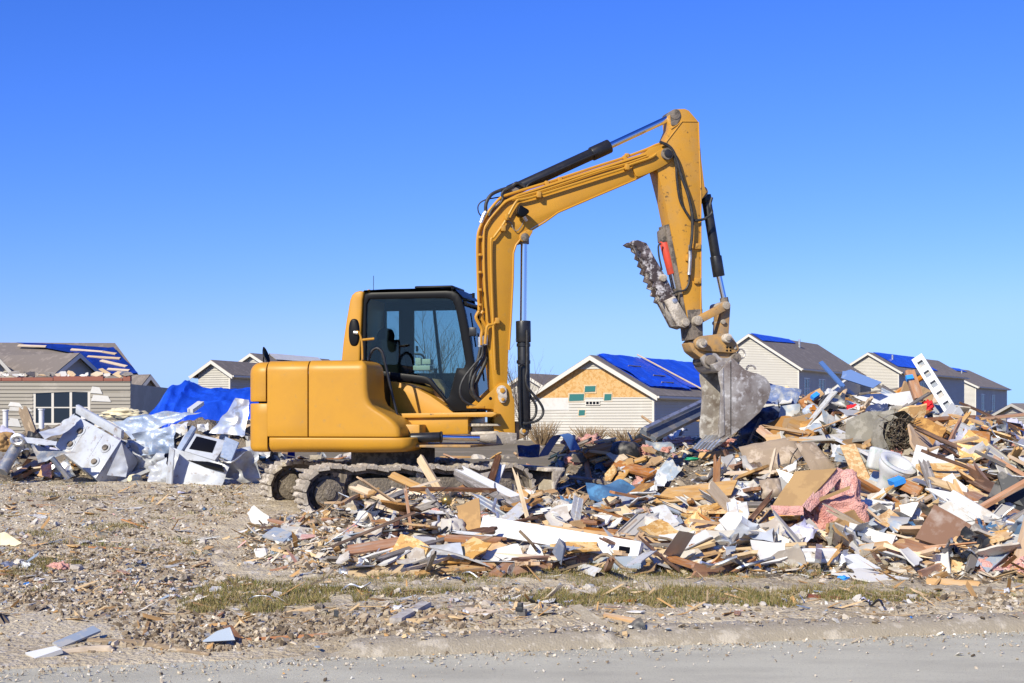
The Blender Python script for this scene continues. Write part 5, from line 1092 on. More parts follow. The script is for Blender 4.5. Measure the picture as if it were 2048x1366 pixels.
board('orange_board', 'short orange board stub standing at the rubble edge', (990, 1154), (1024, 1127), .11, 'orange_wood', .04, d=.1, group=LB)
sheet('plywood_corner', 'plywood box corner below the cardboard flap', [(947, 1106), (972, 1072), (1014, 1090), (988, 1110)], 'pine', (-.4, -.6, .7), .03, d=.2, cat='plywood')
sheet('concrete_chunk', 'flat brownish tile slab leaning in the rubble near the tall stud', [(680, 1005), (700, 996), (728, 1000), (718, 1010)], 'plaster', (0, -.5, .9), .05, d=.1, cat='rubble')
rod('bent_rod', 'hooked grey rod in front of the cardboard flap', [(878, 1058), (877, 1030), (884, 1022), (898, 1020), (906, 1026)], .012, 'galv', .3, 'rod', 4)
blob('brass_knob', 'tarnished brass door knob by the foot of the tall stud', (893, 1001), (.11, .1, .1), 'brass', 2, .1, 1, 3, 'knob', .3)
board('trim_strip', 'grey brown stick standing behind the flat pale plank', (733, 1067), (766, 1098), .05, 'grey_wood', .04, d=.18, cat='stick')
# ---- blue cloth and sheets behind
crumple('blue_cloth', 'crumpled faded blue cloth right of the dozer blade', [(1176, 962), (1262, 955), (1298, 984), (1186, 996)], 'blue_cloth', (-.1, -.6, .8), .16, 2.4, d=.3, cat='cloth', seed=2)
crumple('blue_cloth', 'grey folded cloth lying against the blue cloth', [(1206, 976), (1238, 968), (1248, 990), (1212, 992)], 'bluegrey', (-.1, -.7, .7), .06, 3, d=.55, cat='cloth', seed=7)
sheet('grey_sheet', 'flat grey panel in front of the blue cloth', [(1186, 1008), (1238, 992), (1306, 994), (1282, 1004), (1240, 1014)], 'bluegrey', (0, -.35, .95), .015, d=.15)
sheet('drawer', 'large orange wooden drawer panel right of the grey panel', [(1303, 1006), (1334, 976), (1475, 959), (1462, 990), (1395, 1000)], 'pine', (-.15, -.75, .6), .03, d=.25)
sheet('orange_batten', 'orange lip board along the top of the drawer panel', [(1334, 976), (1475, 959), (1472, 966), (1330, 982)], 'orange_wood', (-.15, -.5, .8), .03, d=.40, anchor=(1400, 971))
crumple('plastic_film', 'lavender plastic film crumpled below the drawer panel', [(1236, 1040), (1300, 1020), (1358, 1024), (1350, 1052)], 'lav', (-.1, -.6, .8), .10, 3.2, d=.2, cat='plastic film', seed=5)
blob('plaster_block', 'broken beige plaster block on the lavender film', (1305, 1058), (.15, .2, .12), 'plaster', 6, .35, 1.4, 3, 'plaster', .25, box=.5)
board('trim_board', 'long pale blue grey trim board sloping down to the right', (1310, 1003), (1538, 1092), .09, 'bluegrey', .02, d=.25, d2=.2, cat='trim', face=(-.1, -.6, .8))
board('white_trim', 'long white trim strip falling from the bucket to the cushions', (1308, 884), (1420, 958), .085, 'white', .03, d=.8, d2=.35, cat='trim', rag=.03)
board('white_trim', 'lower bent end of the white trim strip below the bucket', (1418, 957), (1490, 966), .075, 'white', .03, d=.36, d2=.3, cat='trim', rag=.05)
# ---- grey beam and wood behind the bucket
bA = board('steel_beam', 'grey steel beam leaning behind the bucket tip', (1296, 870, 17.6), (1425, 806, 19.2), .24, 'greymetal', .06, cat='beam', d=.5, d2=-1., rag=0, face=(-.2, -.9, .4))
board('steel_beam', 'narrow grey flange above the leaning steel beam', (1290, 858, 17.5), (1425, 794, 19.1), .05, 'galv', .05, cat='beam', d=.55, d2=-.9, rag=0)
for i, (a, b, w, m_) in enumerate((((1142, 904), (1180, 872), .13, 'orange_wood'), ((1156, 900), (1192, 866), .07, 'pine'), ((1168, 908), (1226, 892), .16, 'orange_wood'), ((1216, 924), (1306, 948), .15, 'orange_wood'), ((1283, 832), (1306, 848), .1, 'pine'), ((1370, 838), (1404, 842), .09, 'pine'), ((1390, 914), (1480, 904), .10, 'pine'), ((1085, 896), (1064, 880), .06, 'pale_wood'), ((1224, 905), (1246, 924), .18, 'pale_wood'))):
    board('rubble_board', ['wide orange board behind the blade', 'steep pine stick behind the blade', 'broad orange board behind the blade beside the black drum', 'orange board in front of the black drum', 'pine block end above the leaning steel beam', 'pine plank on top of the leaning steel beam', 'pine plank directly below the bucket teeth', 'pale stick end right of the boom cylinder foot', 'scored pale board beside the black drum'][i], a, b, w, m_, .04, d=.3, group='boards between blade and bucket')
blob('black_drum', 'dull black rounded drum half buried left of the bucket', (1250, 908), (.42, .36, .4), 'blacks', 1, .12, 1.2, 4, 'drum', .3, box=.2)
for i, (c, s) in enumerate((((1295, 880), (.22, .36, .2)), ((1358, 884), (.5, .13, .25)), ((1460, 886), (.38, .12, .2)), ((1292, 902), (.18, .15, .2)))):
    blob('insulation_clump', ['tall pink insulation tuft left of the bucket', 'flat pink insulation strip left of the bucket teeth', 'pink insulation under the bucket side', 'small pink tuft at the foot of the tall tuft'][i], c, s, 'pink', 11 + i, .55, 2.2, 4, 'insulation', .4, group='pink insulation near the bucket')
pth = [(1076, 914), (1090, 892), (1104, 874), (1118, 870), (1128, 878), (1141, 902)]
o = MB(); pp = catmull([P(*q, 19.2) for q in pth], 5); o.grid([[p + Vector((0, -.0, .0)) for p in pp], [p + Vector((.14, .12, .02)) for p in pp]]); tag(o.build('blue_strap', M['bluepanel'], recalc=False), 'arched dark blue strap standing behind the front idler', 'strap')
crumple('purple_sheet', 'dull purple cloth behind the boom foot', [(1034, 890), (1078, 886), (1080, 912), (1036, 912)], 'navy', (-.1, -.8, .5), .08, 3, anchor=(1050, 912, 19.5), d=.5, cat='cloth', seed=8)
sheet('dark_flap', 'dark grey flap standing before the tarped house', [(1208, 868), (1226, 865), (1238, 880), (1216, 884)], 'greymetal', (-.4, -.8, .3), .02, d=.2)
blob('green_scrap', 'small green plastic scrap below the bucket teeth', (1384, 918), (.16, .05, .1), 'green', 3, .5, 2, 3, 'plastic', .3)
# ---- cushions and the insulation box
def cushion(name, label, pix, n, th, mat='cushion', d=.3, seed=0):
    c, nn = plane_pts(pix, n, max(pix, key=lambda q: q[1]), d); rows_, bot = [], []
    for i in range(15):
        s = i / 14; rows_.append([]); bot.append([])
        for j in range(19):
            r_ = j / 18; q = (c[0] * (1 - r_) + c[1] * r_) * (1 - s) + (c[3] * (1 - r_) + c[2] * r_) * s
            e_ = min(1, 5 * min(s, 1 - s)) ** .5 * min(1, 5 * min(r_, 1 - r_)) ** .5; k_ = .5 * float(fbm(r_ * 4, s * 3, 1, 3, seed))
            rows_[-1].append(q + nn * th * (.5 * e_ + k_ * e_)); bot[-1].append(q - nn * th * (.5 * e_))
    b = MB().grid(rows_); b.grid(bot, flip=True); return tag(b.build(name, M[mat], ang=75), label, 'cushion', 'soiled sofa cushions')
cushion('sofa_cushion', 'large soiled beige cushion in front of the bucket', [(1477, 894), (1588, 872), (1622, 938), (1500, 950)], (-.2, -.75, .55), .2, d=.45, seed=1)
cushion('sofa_cushion', 'thinner beige cushion slab right of the large cushion', [(1590, 886), (1628, 884), (1674, 936), (1622, 942)], (-.1, -.7, .7), .08, d=.4, seed=2)
cushion('sofa_cushion', 'small fuzzy brown cushion below the large one', [(1518, 960), (1560, 956), (1566, 992), (1524, 998)], (-.1, -.8, .5), .1, d=.3, seed=3)
box = sheet('insulation_batt', 'big pink insulation batt folded under a tan paper flap', [(1544, 1012), (1590, 943), (1674, 936), (1606, 1014)], 'kraft', (-.25, -.62, .75), .014, d=0, anchor=(1606, 1012, 12.15), cat='insulation', rough_edge=.8)
crumple('pink_edge', '', [(1540, 1010), (1607, 1012), (1606, 1030), (1550, 1030)], 'pink', (-.1, -.95, .2), .03, 6, d=0, anchor=(1600, 1016, 12.14), parent=box)
crumple('pink_fold', '', [(1604, 1010), (1674, 934), (1694, 944), (1618, 1026)], 'pink', (.4, -.85, .3), .03, 6, d=0, anchor=(1606, 1012, 12.13), parent=box)
blob('pink_batt', '', P(1672, 1030, 12.42), (.50, .38, .36), 'pink', 21, .30, 1.8, 5, parent=box, box=.4)
blob('pink_batt', '', P(1694, 980, 12.5), (.20, .36, .22), 'pink', 22, .35, 2.2, 4, parent=box, box=.3)
blob('pink_batt', '', P(1640, 1052, 12.4), (.34, .17, .3), 'pink', 23, .4, 2.4, 4, parent=box, box=.3)
blob('pink_batt', '', P(1706, 1062, 12.45), (.16, .17, .2), 'pink', 24, .5, 2.6, 4, parent=box)
MB().prism(W0, [(P(1640, 996, 12.2).x, P(1640, 996, 12.2).z), (P(1700, 972, 12.2).x, P(1700, 972, 12.2).z), (P(1700, 978, 12.2).x, P(1700, 978, 12.2).z), (P(1640, 1003, 12.2).x, P(1640, 1003, 12.2).z)], 12.2, 12.24).build('paper_strip', M['kraft'], box)
# ---- pipe, basin, toilet
rod('drain_pipe', 'dusty grey pipe pointing left at the foot of the pile', [(1484, 1124), (1594, 1112)], .036, 'pvc', .18, 'pipe', 0, 16)
bp_, bn = plane_pts(fillet([(1592, 1099), (1606, 1095), (1672, 1095), (1685, 1101), (1682, 1116), (1670, 1125), (1602, 1123), (1593, 1116)], 6, 3), (-.1, -.85, .5), (1640, 1124), .2)
bs = tag(MB().poly(bp_, bn, .14).build('basin', M['white'], bevel=.018, seg=3), 'white basin lying on its side at the pipe end', 'basin')
bp2, bn = plane_pts(fillet([(1604, 1102), (1668, 1101), (1674, 1106), (1668, 1117), (1606, 1116)], 4, 3), (-.1, -.85, .5), (1640, 1124), .205)
MB().poly(bp2, bn, .01).build('basin_inset', M['pvc'], bs, .003)
board('metal_post', 'short metal channel stub standing at the basin', (1638, 1092), (1636, 1122), .05, 'galv', .03, d=.5, cat='post', rag=0)
tl = empty('toilet', on((1785, 968), .3), 'white ceramic toilet lying tipped on the rubble pile', 'toilet')
tb = on((1785, 945), .45); b = MB(); rws = []
for k, (zz, rx, ry, ox) in enumerate(((-.22, .10, .12, .05), (-.17, .11, .13, .05), (-.1, .115, .14, .04), (-.03, .14, .17, .02), (.05, .19, .22, 0), (.1, .205, .235, 0), (.13, .20, .23, 0))):
    rws.append([(zz, ox + rx * math.cos(a * math.pi / 12), ry * math.sin(a * math.pi / 12)) for a in range(25)])
rot = Matrix.Rotation(R(24), 3, 'Y') @ Matrix.Rotation(R(30), 3, 'X') @ Matrix.Rotation(R(-70), 3, 'Z')
b.grid([[tb + rot @ (Vector((x, y, z)) * .8) for z, x, y in r_] for r_ in rws]); b.build('bowl', M['ceramic'], tl, ang=60)
b = MB(); b.grid([[tb + rot @ (Vector(((.2 - w) * math.cos(a * math.pi / 12), (.23 - w) * math.sin(a * math.pi / 12), z)) * .8) for a in range(25)] for w, z in ((0, .128), (-.01, .15), (.02, .162), (.06, .16), (.08, .13), (.11, .05), (.15, -.02), (.199, -.04))]); b.build('rim', M['ceramic'], tl, ang=60)
b = MB(); cc = [tb + rot @ (Vector(q) * .8) for q in ((-.16, -.2, -.12), (-.16, .2, -.12), (-.30, .21, .12), (-.30, -.21, .12))]; b.poly(cc, (cc[1] - cc[0]).cross(cc[3] - cc[0]), .1); b.build('tank_stub', M['ceramic'], tl, .03, 3)
# ---- the right pile: named pieces
RP = 'timber on the big rubble pile'
for i, (nm, lb, a, b, w, m_, t, d, d2) in enumerate((
    ('pine_board', 'pine board rising left of the folded insulation', (1380, 1057), (1530, 1090), .06, 'pine', .035, .2, .2),
    ('pine_board', 'pine board under the pale blue grey trim', (1419, 1080), (1504, 1112), .07, 'pine', .035, .2, .2),
    ('pine_board', 'low pine board left of the drain pipe', (1376, 1104), (1456, 1119), .05, 'pine', .035, .18, .18),
    ('brown_board', 'brown board propped below the folded insulation', (1584, 1036), (1530, 1092), .13, 'brown_wood', .02, .3, .2),
    ('orange_board', 'pointed orange board standing upright at the right', (1957, 992), (1971, 1085), .12, 'orange_wood', .02, .35, .15),
    ('brown_plank', 'long red brown plank running to the right edge', (1868, 958), (2060, 1042), .14, 'orange_wood', .04, .35, .35),
    ('brown_plank', 'second long brown plank above the red brown one', (1938, 954), (2060, 1012), .10, 'brown_wood', .04, .4, .4),
    ('strand_board', 'upright strand board strip right of the cushions', (1694, 888), (1728, 966), .16, 'osb', .015, .55, .3),
    ('grey_plank', 'dark tan plank leaning right of the folded insulation', (1732, 1050), (1802, 1121), .075, 'pine', .03, .35, .15),
    ('pine_board', 'pine board stretching under the brown floor panel', (1752, 1072), (1930, 1108), .06, 'pine', .035, .2, .2),
    ('window_trim', 'white window trim strip left of the toilet, upper one', (1663, 857), (1768, 905), .06, 'white', .03, .4, .35),
    ('window_trim', 'white window trim strip left of the toilet, lower one', (1660, 872), (1748, 914), .05, 'white', .03, .4, .35),
    ('tan_board', 'tan board crossing behind the white window trims', (1766, 846), (1732, 892), .10, 'pine', .035, .35, .35),
    ('thin_board', 'long thin orange board sticking out to the right', (1888, 872), (1988, 832), .06, 'orange_wood', .03, .3, .5),
    ('pine_board', 'broad pine board above the torn particle board', (1896, 854), (1947, 833), .11, 'pine', .03, .3, .4),
    ('pine_board', 'long pine board sloping to the right edge of the pile', (1946, 852), (2018, 884), .13, 'pine', .035, .2, .2),
    ('post', 'orange timber post upright near the top of the pile', (1818, 742, 17.), (1838, 800, 16.8), .11, 'orange_wood', .08, 0, 0),
    ('blue_strip', 'thin blue slat standing at the top of the pile', (1641, 724, 17.2), (1687, 774, 16.9), .06, 'bluepanel', .02, 0, 0),
    ('pine_board', 'pine board with torn end beside the carpet', (1660, 815), (1648, 865), .09, 'pine', .03, .35, .3),
    ('white_board', 'white painted board at the right edge of the pile', (1984, 892), (2026, 936), .07, 'white', .02, .3, .3),
    ('orange_board', 'orange board at the bucket heel with blue tape', (1602, 810, 18.1), (1634, 790, 18.2), .12, 'orange_wood', .04, .4, .4),
    ('orange_board', 'orange panel strip with blue tape below the toilet', (1785, 960), (1842, 985), .11, 'orange_wood', .02, .4, .35),
    ('silver_strip', 'shiny silver strip above the long red brown plank', (1826, 958), (1935, 998), .05, 'galv', .01, .42, .4),
    ('grey_stick', 'weathered grey stick at the front right', (1950, 1098), (1938, 1140), .06, 'grey_wood', .05, .25, .1),
    ('pine_board', 'pine board at the foot of the pile by the right edge', (1990, 1030), (2060, 1090), .1, 'orange_wood', .04, .25, .25),
    ('pine_board', 'flat pine strip in the front rubble at far right', (1852, 1164), (1960, 1172), .06, 'pine', .03, .06, .06),
    ('brown_board', 'curved dark board above the white plasterboard sheets', (1712, 970), (1782, 996), .08, 'brown_wood', .03, .35, .35),
    ('pine_board', 'pine board stub by the large cushion', (1462, 935), (1490, 925), .08, 'orange_wood', .04, .3, .3),
    ('tan_board', 'dull plank under the small fuzzy cushion', (1496, 950), (1572, 944), .05, 'pine', .04, .35, .35))):
    board(nm, lb, a, b, w, m_, t, d=d, d2=d2, group=RP, face=((-.5, -.8, .3), (-.1, -.8, .6), (.2, -.8, .5))[i % 3])
# perforated rail
rail = empty('slotted_rail', P(1913, 839, 16.4), 'tall white slotted rail leaning at the top of the pile', 'rail')
A, Bq = P(1833, 713, 16.9), P(1913, 840, 16.4); ax = (Bq - A); L = ax.length; ax.normalize(); nn = Vector((-.45, -.85, .1)); nn = (nn - ax * nn.dot(ax)).normalized(); sd = nn.cross(ax)
b = MB(); w = .052
for s in (-1, 1): b.poly([A + sd * s * w + sd * .018, Bq + sd * s * w + sd * .018, Bq + sd * s * w - sd * .018, A + sd * s * w - sd * .018], nn, .03)
k = 0.
while k < L:
    e_ = min(k + .07, L); b.poly([A + ax * k - sd * .034, A + ax * e_ - sd * .034, A + ax * e_ + sd * .034, A + ax * k + sd * .034], nn, .028); k += .155
b.build('rail_face', M['white'], rail); b = MB(); b.poly([A - sd * .07 - nn * .04, Bq - sd * .07 - nn * .04, Bq + sd * .07 - nn * .04, A + sd * .07 - nn * .04], nn, .01); b.build('rail_back', M['greymetal'], rail)
SP = 'sheets and panels on the big pile'
for (nm, lb, pix, m_, n, t, d, an, re) in (
    ('blue_board', 'mottled blue panel at the very top of the pile', [(1685, 742), (1702, 739), (1763, 764), (1746, 776), (1682, 756)], 'bluepanel', (-.2, -.85, .4), .02, 0, (1700, 760, 17.1), 1.2),
    ('flooring_square', 'square brown floor panel facing out at the right', [(1830, 1076), (1869, 1008), (1943, 1050), (1908, 1101)], 'floorpanel', (-.2, -.75, .6), .02, .25, None, .8),
    ('plasterboard_sheet', 'white plasterboard sheet right of the folded insulation', [(1730, 996), (1786, 1004), (1782, 1030), (1735, 1022)], 'drywall', (-.1, -.7, .7), .013, .25, None, 1.2),
    ('plasterboard_sheet', 'shaded plasterboard sheet below the other right of the insulation', [(1734, 1032), (1786, 1034), (1780, 1056), (1730, 1046)], 'drywall', (.2, -.8, .5), .013, .25, None, 1.2),
    ('plasterboard_sheet', 'ragged white plasterboard beside the brown floor panel', [(1798, 1010), (1836, 1004), (1848, 1040), (1820, 1056), (1802, 1036)], 'drywall', (-.3, -.8, .5), .013, .25, None, 2),
    ('plasterboard_strip', 'long grey white plasterboard strip above the floor panel', [(1850, 976), (1900, 984), (1962, 1016), (2004, 1050), (1990, 1066), (1940, 1034), (1890, 1000)], 'drywall', (-.1, -.7, .7), .012, .35, (1962, 1030), 1.5),
    ('plasterboard_shard', 'white plasterboard shard left of the drawer panel edge', [(1437, 1040), (1455, 1024), (1498, 1026), (1492, 1060), (1462, 1070)], 'drywall', (-.15, -.85, .5), .013, .25, None, 1.5),
    ('white_fabric_flap', 'folded white fabric flap by the small fuzzy cushion', [(1440, 990), (1498, 972), (1508, 988), (1450, 1006)], 'plastic_white', (-.2, -.6, .8), .02, .3, None, .8),
    ('metal_scrap', 'grey pointed metal scrap left of the insulation paper', [(1553, 938), (1590, 950), (1576, 972), (1562, 958)], 'galv', (-.4, -.8, .3), .006, .5, None, 0),
    ('particle_board', 'torn orange particle board near the top right of the pile', [(1808, 852), (1824, 842), (1842, 836), (1892, 854), (1884, 876), (1878, 888), (1846, 890), (1826, 886)], 'particle', (-.3, -.8, .5), .06, .3, (1860, 888), 3),
    ('wooden_crate', 'reddish wooden box side below the long thin board', [(1935, 860), (1980, 864), (1977, 912), (1952, 898)], 'orange_wood', (-.5, -.8, .2), .05, .3, None, .5),
    ('crate_lid', 'reddish box top board above the wooden box side', [(1935, 860), (1955, 850), (1990, 858), (1980, 865)], 'orange_wood', (-.1, -.4, .9), .03, .32, (1980, 865), .5),
    ('black_appliance_shell', 'black plastic appliance shell at the right edge', [(1994, 948), (2004, 942), (2056, 972), (2056, 1016), (2010, 1000)], 'blacks', (-.3, -.8, .4), .08, .4, None, .5),
    ('white_sheet', 'long flat white sheet on the ground at the foot of the pile', [(1662, 1146), (1720, 1136), (1818, 1156), (1740, 1162)], 'drywall', (0, -.25, 1), .012, .06, None, .8),
    ('white_sheet', 'bluish white sheet slanting above the flat one', [(1682, 1110), (1716, 1108), (1762, 1136), (1700, 1138)], 'plastic_white', (-.1, -.55, .8), .01, .15, None, .8),
    ('plywood_scrap', 'grey tan plywood scrap at the foot of the blue slat', [(1608, 812), (1614, 790), (1640, 776), (1648, 788), (1624, 806)], 'card', (-.3, -.8, .4), .02, .35, (1624, 806, 18.3), .8),
    ('window_glazing', 'pale green board lying on the dirt left of the tracks', [(524, 1072), (548, 1054), (588, 1064), (566, 1084)], 'bluegrey', (-.1, -.4, .9), .015, .05, None, 1.2),
    ('plaster_slab', 'white plaster slab standing left of the sprocket', [(494, 1026), (508, 1010), (538, 1032), (536, 1052), (505, 1048)], 'drywall', (-.2, -.85, .4), .08, .1, None, 1.5)):
    sheet(nm, lb, pix, m_, n, t, an, d, 'panel', re, group=SP)
crumple('white_plastic_sheet', 'white plastic sheet spread near the top of the pile', [(1706, 788), (1825, 783), (1856, 828), (1754, 818)], 'plastic_white', (-.1, -.8, .55), .10, 1.8, d=.4, cat='plastic sheet', seed=12)
crumple('grey_tarp', 'blue grey tarp patch above the bucket heel', [(1541, 764), (1604, 776), (1592, 812), (1536, 804)], 'slate_tarp', (-.2, -.8, .5), .1, 2.2, d=.5, cat='tarp', seed=13, anchor=(1570, 800, 18.8))
crumple('dark_plastic', 'dark navy plastic sheeting hanging right of the bucket', [(1486, 820), (1604, 806), (1600, 886), (1484, 886)], 'navy', (-.15, -.92, .3), .16, 2.2, anchor=(1545, 860, 18.5), d=.45, cat='plastic sheet', seed=14, nu=22, nv=16)
crumple('dark_plastic', 'grey blue plastic flap in front of the navy sheeting', [(1560, 812), (1604, 806), (1592, 872), (1552, 866)], 'bluegrey', (-.1, -.95, .2), .06, 2.4, anchor=(1575, 866, 18.2), d=.75, cat='plastic sheet', seed=15)
for i, (c, s) in enumerate((((1624, 826), (.22, .22, .2)), ((1628, 854), (.24, .17, .2)), ((1608, 872), (.18, .14, .18)))):
    blob('plastic_bag', ['upper pale blue plastic bag right of the navy sheeting', 'lower pale blue plastic bag right of the navy sheeting', 'small pale bag at the foot of the navy sheeting'][i], (c[0], c[1], 17.9), s, 'bag', 31 + i, .28, 1.8, 4, 'bag', .55, group='pale plastic bags')
crumple('carpet_fold', 'grey olive carpet folded over the middle of the pile', [(1692, 836), (1790, 822), (1826, 860), (1690, 892)], 'carpet', (-.15, -.75, .6), .14, 1.6, d=.45, cat='carpet', seed=16, nu=20)
o = MB(); cc = on((1792, 876), .45); ax = Vector((.25, -.8, .15)).normalized(); s1 = ax.cross(Vector((0, 0, 1))).normalized(); s2 = s1.cross(ax); rws = []
for k in range(90):
    a = k * .24; rr = .04 + .0021 * k + .008 * math.sin(k * 1.7); rws.append([cc + s1 * rr * math.cos(a) * 1.1 + s2 * rr * 1.2 * math.sin(a) + ax * (.12 * e_ + .02 * math.sin(k * .9 + e_)) for e_ in (-1, 0, 1)])
o.grid(rws); tag(o.build('carpet_roll', M['carpet'], recalc=False, ang=80), 'rolled fibrous carpet end facing out beside the torn particle board', 'carpet')
b = MB(); rd = random.Random(5)
for k in range(260):
    a = rd.uniform(0, 6.28); rr = rd.random() ** .5 * .2; p = cc + s1 * rr * math.cos(a) + s2 * rr * math.sin(a) + ax * .1; b.tube([p, p + ax * rd.uniform(.02, .07) + Vector((rd.gauss(0, .04), rd.gauss(0, .03), rd.gauss(0, .04)))], .005, 3)
tag(b.build('fibre_tuft', M['coil'], recalc=False), 'brown fibres bristling from the rolled carpet end', 'fibres', kind='stuff')
blob('red_cloth', 'bright red cloth bundle beside the slotted rail', (1856, 812, 16.7), (.13, .13, .12), 'redcloth', 41, .5, 2.2, 4, 'cloth', 0)
blob('red_cloth', 'dark red cloth half hidden under the white plastic sheet', (1706, 818), (.15, .1, .12), 'redcloth', 42, .5, 2.2, 4, 'cloth', .4)
blob('blue_rag', 'small bright blue rag on the grass at the pile foot', (1686, 1157), (.09, .04, .06), 'bluetape', 43, .6, 2.5, 3, 'rag', .08)
blob('white_rag', 'limp white rag behind the bucket heel', (1660, 795), (.12, .2, .1), 'plastic_white', 44, .5, 2, 4, 'rag', .45)
blob('foam_lump', 'yellow foam lump right of the toilet', (1852, 932), (.2, .1, .1), 'cream_foam', 45, .35, 1.6, 3, 'foam', .35)
for (lb, a, b) in (('blue tape on the orange board at the bucket heel', (1624, 796, 18.05), (1636, 788, 18.1)), ('blue tape on the orange panel strip below the toilet', (1787, 960), (1800, 965)), ('blue tape round the top of the timber post', (1812, 757, 16.9), (1826, 755, 16.9))):
    board('blue_tape', lb, a, b, .06 if len(a) == 3 else .12, 'bluetape', .05, d=.46, cat='tape', rag=0)
rod('loose_cable', 'thin dark cable looping below the basin', [(1660, 1130), (1690, 1128), (1700, 1134), (1680, 1138), (1712, 1142), (1748, 1140)], .004, 'black', .14, 'cable', 5, 5)
rod('bent_wire', 'bent pale wire in front of the large cushion', [(1466, 944), (1478, 948), (1480, 962), (1494, 972)], .008, 'white', .4, 'wire', 5, 6)
rod('black_bracket', 'black bent bar left of the small fuzzy cushion', [(1490, 930), (1500, 946), (1512, 958), (1532, 962)], .018, 'black', .4, 'bar', 3, 8)

# ---- blue tarp heap at the left
rows_ = []
for i in range(60):
    t = i / 59; rows_.append([])
    for j in range(110):
        s = j / 109; X0 = P(258, 850, 26).x; X1 = P(560, 850, 26).x; x = X0 + (X1 - X0) * s; y = 24.6 + 3.4 * t
        e_ = 1 - abs(2 * t - 1) ** 2.0
        top = float(np.interp(s, [0, .06, .16, .26, .4, .6, 1], [.6, 1.0, 1.7, 1.98, 2.08, 2.1, 2.1])) * e_ + .4 * (1 - e_)
        rad = math.atan2(t + .12, s - .22)
        f = float(fbm(x * .7, y * .7, 1.2, 3, 71)); fold = (1 - abs(2 * float(vnoise(rad * 5.5 + 2, (s + t) * 1.5, 3)) - 1)) ** 2; cr = abs(float(fbm(x * .9 - y * .5, x * .4 + y, 3.4, 3, 72)))
        rows_[-1].append(Vector((x, y, top + .2 * f + .20 * (fold - .4) * e_ * min(1, 3 * ((s - .22) ** 2 + (t + .12) ** 2) ** .5) - .25 * cr)))
tag(MB().grid(rows_).build('tarp_heap', M['tarp_heap'], recalc=False, ang=80), 'heap covered by a crumpled bright blue tarpaulin behind the engine hood', 'tarp heap')

# ---- wrecked appliances at the left
st = empty('stove', on((190, 955), .2), 'tipped white stove with four bare burners in the left scrap heap', 'stove')
n = Vector((-.28, -.80, .53)); n.normalize(); an = P(191, 957, 20.6)
def pl(pix, n=n, an=an, off=0.):
    out = []
    for a, b in pix:
        dd = Vector(((a - 1024) / F, 1, -(b - HZ) / F)); out.append(CAMV + dd * ((an + n * off - CAMV).dot(n) / dd.dot(n)))
    return out
ct = [(150, 829), (241, 881), (191, 957), (109, 893)]
c4 = pl(ct); MB().poly(c4, n, .03).build('cooktop', M['enamel'], st, .012)
e1, e2 = (c4[1] - c4[0]), (c4[3] - c4[0])
MB().poly([c4[0] - n * .03, c4[1] - n * .03, c4[2] - n * .03, c4[3] - n * .03], n, .55).build('body', M['enamel'], st, .02)
for q in ((161, 863), (141, 889), (211, 896), (189, 924)):
    c = pl([q], off=.002)[0]; x = e1.normalized(); y = n.cross(x)
    bo_ = MB().grid([[c + x * r_ * math.cos(a * math.pi / 10) + y * r_ * math.sin(a * math.pi / 10) + n * z for a in range(21)] for r_, z in ((.085, .004), (.08, .012), (.06, .01), (.045, .004))]).build('burner_ring', M['enamel'], st, ang=50)
    MB().grid([[c + x * r_ * math.cos(a * math.pi / 10) + y * r_ * math.sin(a * math.pi / 10) + n * z for a in range(21)] for r_, z in ((.045, .006), (.045, .03), (.02, .034), (.001, .034))]).build('burner', M['darkmud'], bo_, ang=40)
for s in (.32, .66): MB().poly([c4[0] + e1 * (s - .012) + e2 * .1 + n * .006, c4[0] + e1 * (s + .012) + e2 * .1 + n * .006, c4[0] + e1 * (s + .012) + e2 * .9 + n * .006, c4[0] + e1 * (s - .012) + e2 * .9 + n * .006], n, .012).build('rib', M['enamel'], st, .004)
bg_ = [c4[0] - e2 * .03 + n * .01, c4[1] - e2 * .03 + n * .01, c4[1] - e2 * .20 + n * .10, c4[0] - e2 * .20 + n * .10]; MB().poly(bg_, (bg_[1] - bg_[0]).cross(bg_[3] - bg_[0]), .06).build('back_guard', M['enamel'], st, .012)
crumple('side_panel', '', [(243, 884), (256, 935), (252, 955), (214, 952)], 'enamel', (.25, -.95, .15), .05, 2, d=0, anchor=(214, 952, 20.5), parent=st)
wm = empty('oven', on((390, 972), .2), 'crushed white oven with a dark glass door in the left scrap heap', 'oven')
YY = 20.2
crumple('front_panel', '', [(339, 893), (458, 932), (441, 975), (333, 973)], 'enamel', (-.15, -.97, .2), .045, 1.6, d=0, anchor=(390, 970, YY), parent=wm, seed=3)
sheet('side_panel', '', [(339, 893), (348, 900), (342, 974), (331, 972)], 'enamel', (-.8, -.6, .05), .02, anchor=(339, 940, YY - .05), parent=wm)
dn = Vector((-.12, -.62, .78)).normalized(); da = P(400, 925, YY)
fr_px = [(372, 862), (457, 882), (430, 920), (353, 897)]; gl_px = [(393, 872), (433, 882), (424, 905), (378, 897)]
MB().poly(pl(fr_px, dn, da, .0), dn, .05).build('door', M['enamel'], wm, .01)
MB().poly(pl(gl_px, dn, da, .012), dn, .01).build('door_window', M['cabblack'], wm, .004)
MB().poly(pl([(384, 850), (392, 854), (362, 902), (353, 896)], dn, da, .05), dn, .05).build('door_rail', M['crushed'], wm, .01)
MB().poly(pl([(450, 872), (478, 884), (462, 922), (440, 912)], dn, da, .03), dn, .03).build('hinge_plate', M['crushed'], wm, .01)
MB().tube([pl([(440, 918)], dn, da, .08)[0], pl([(462, 925)], dn, da, .08)[0], pl([(490, 905)], dn, da, .08)[0]], .014, 8, 4).build('handle', M['galv'], wm)
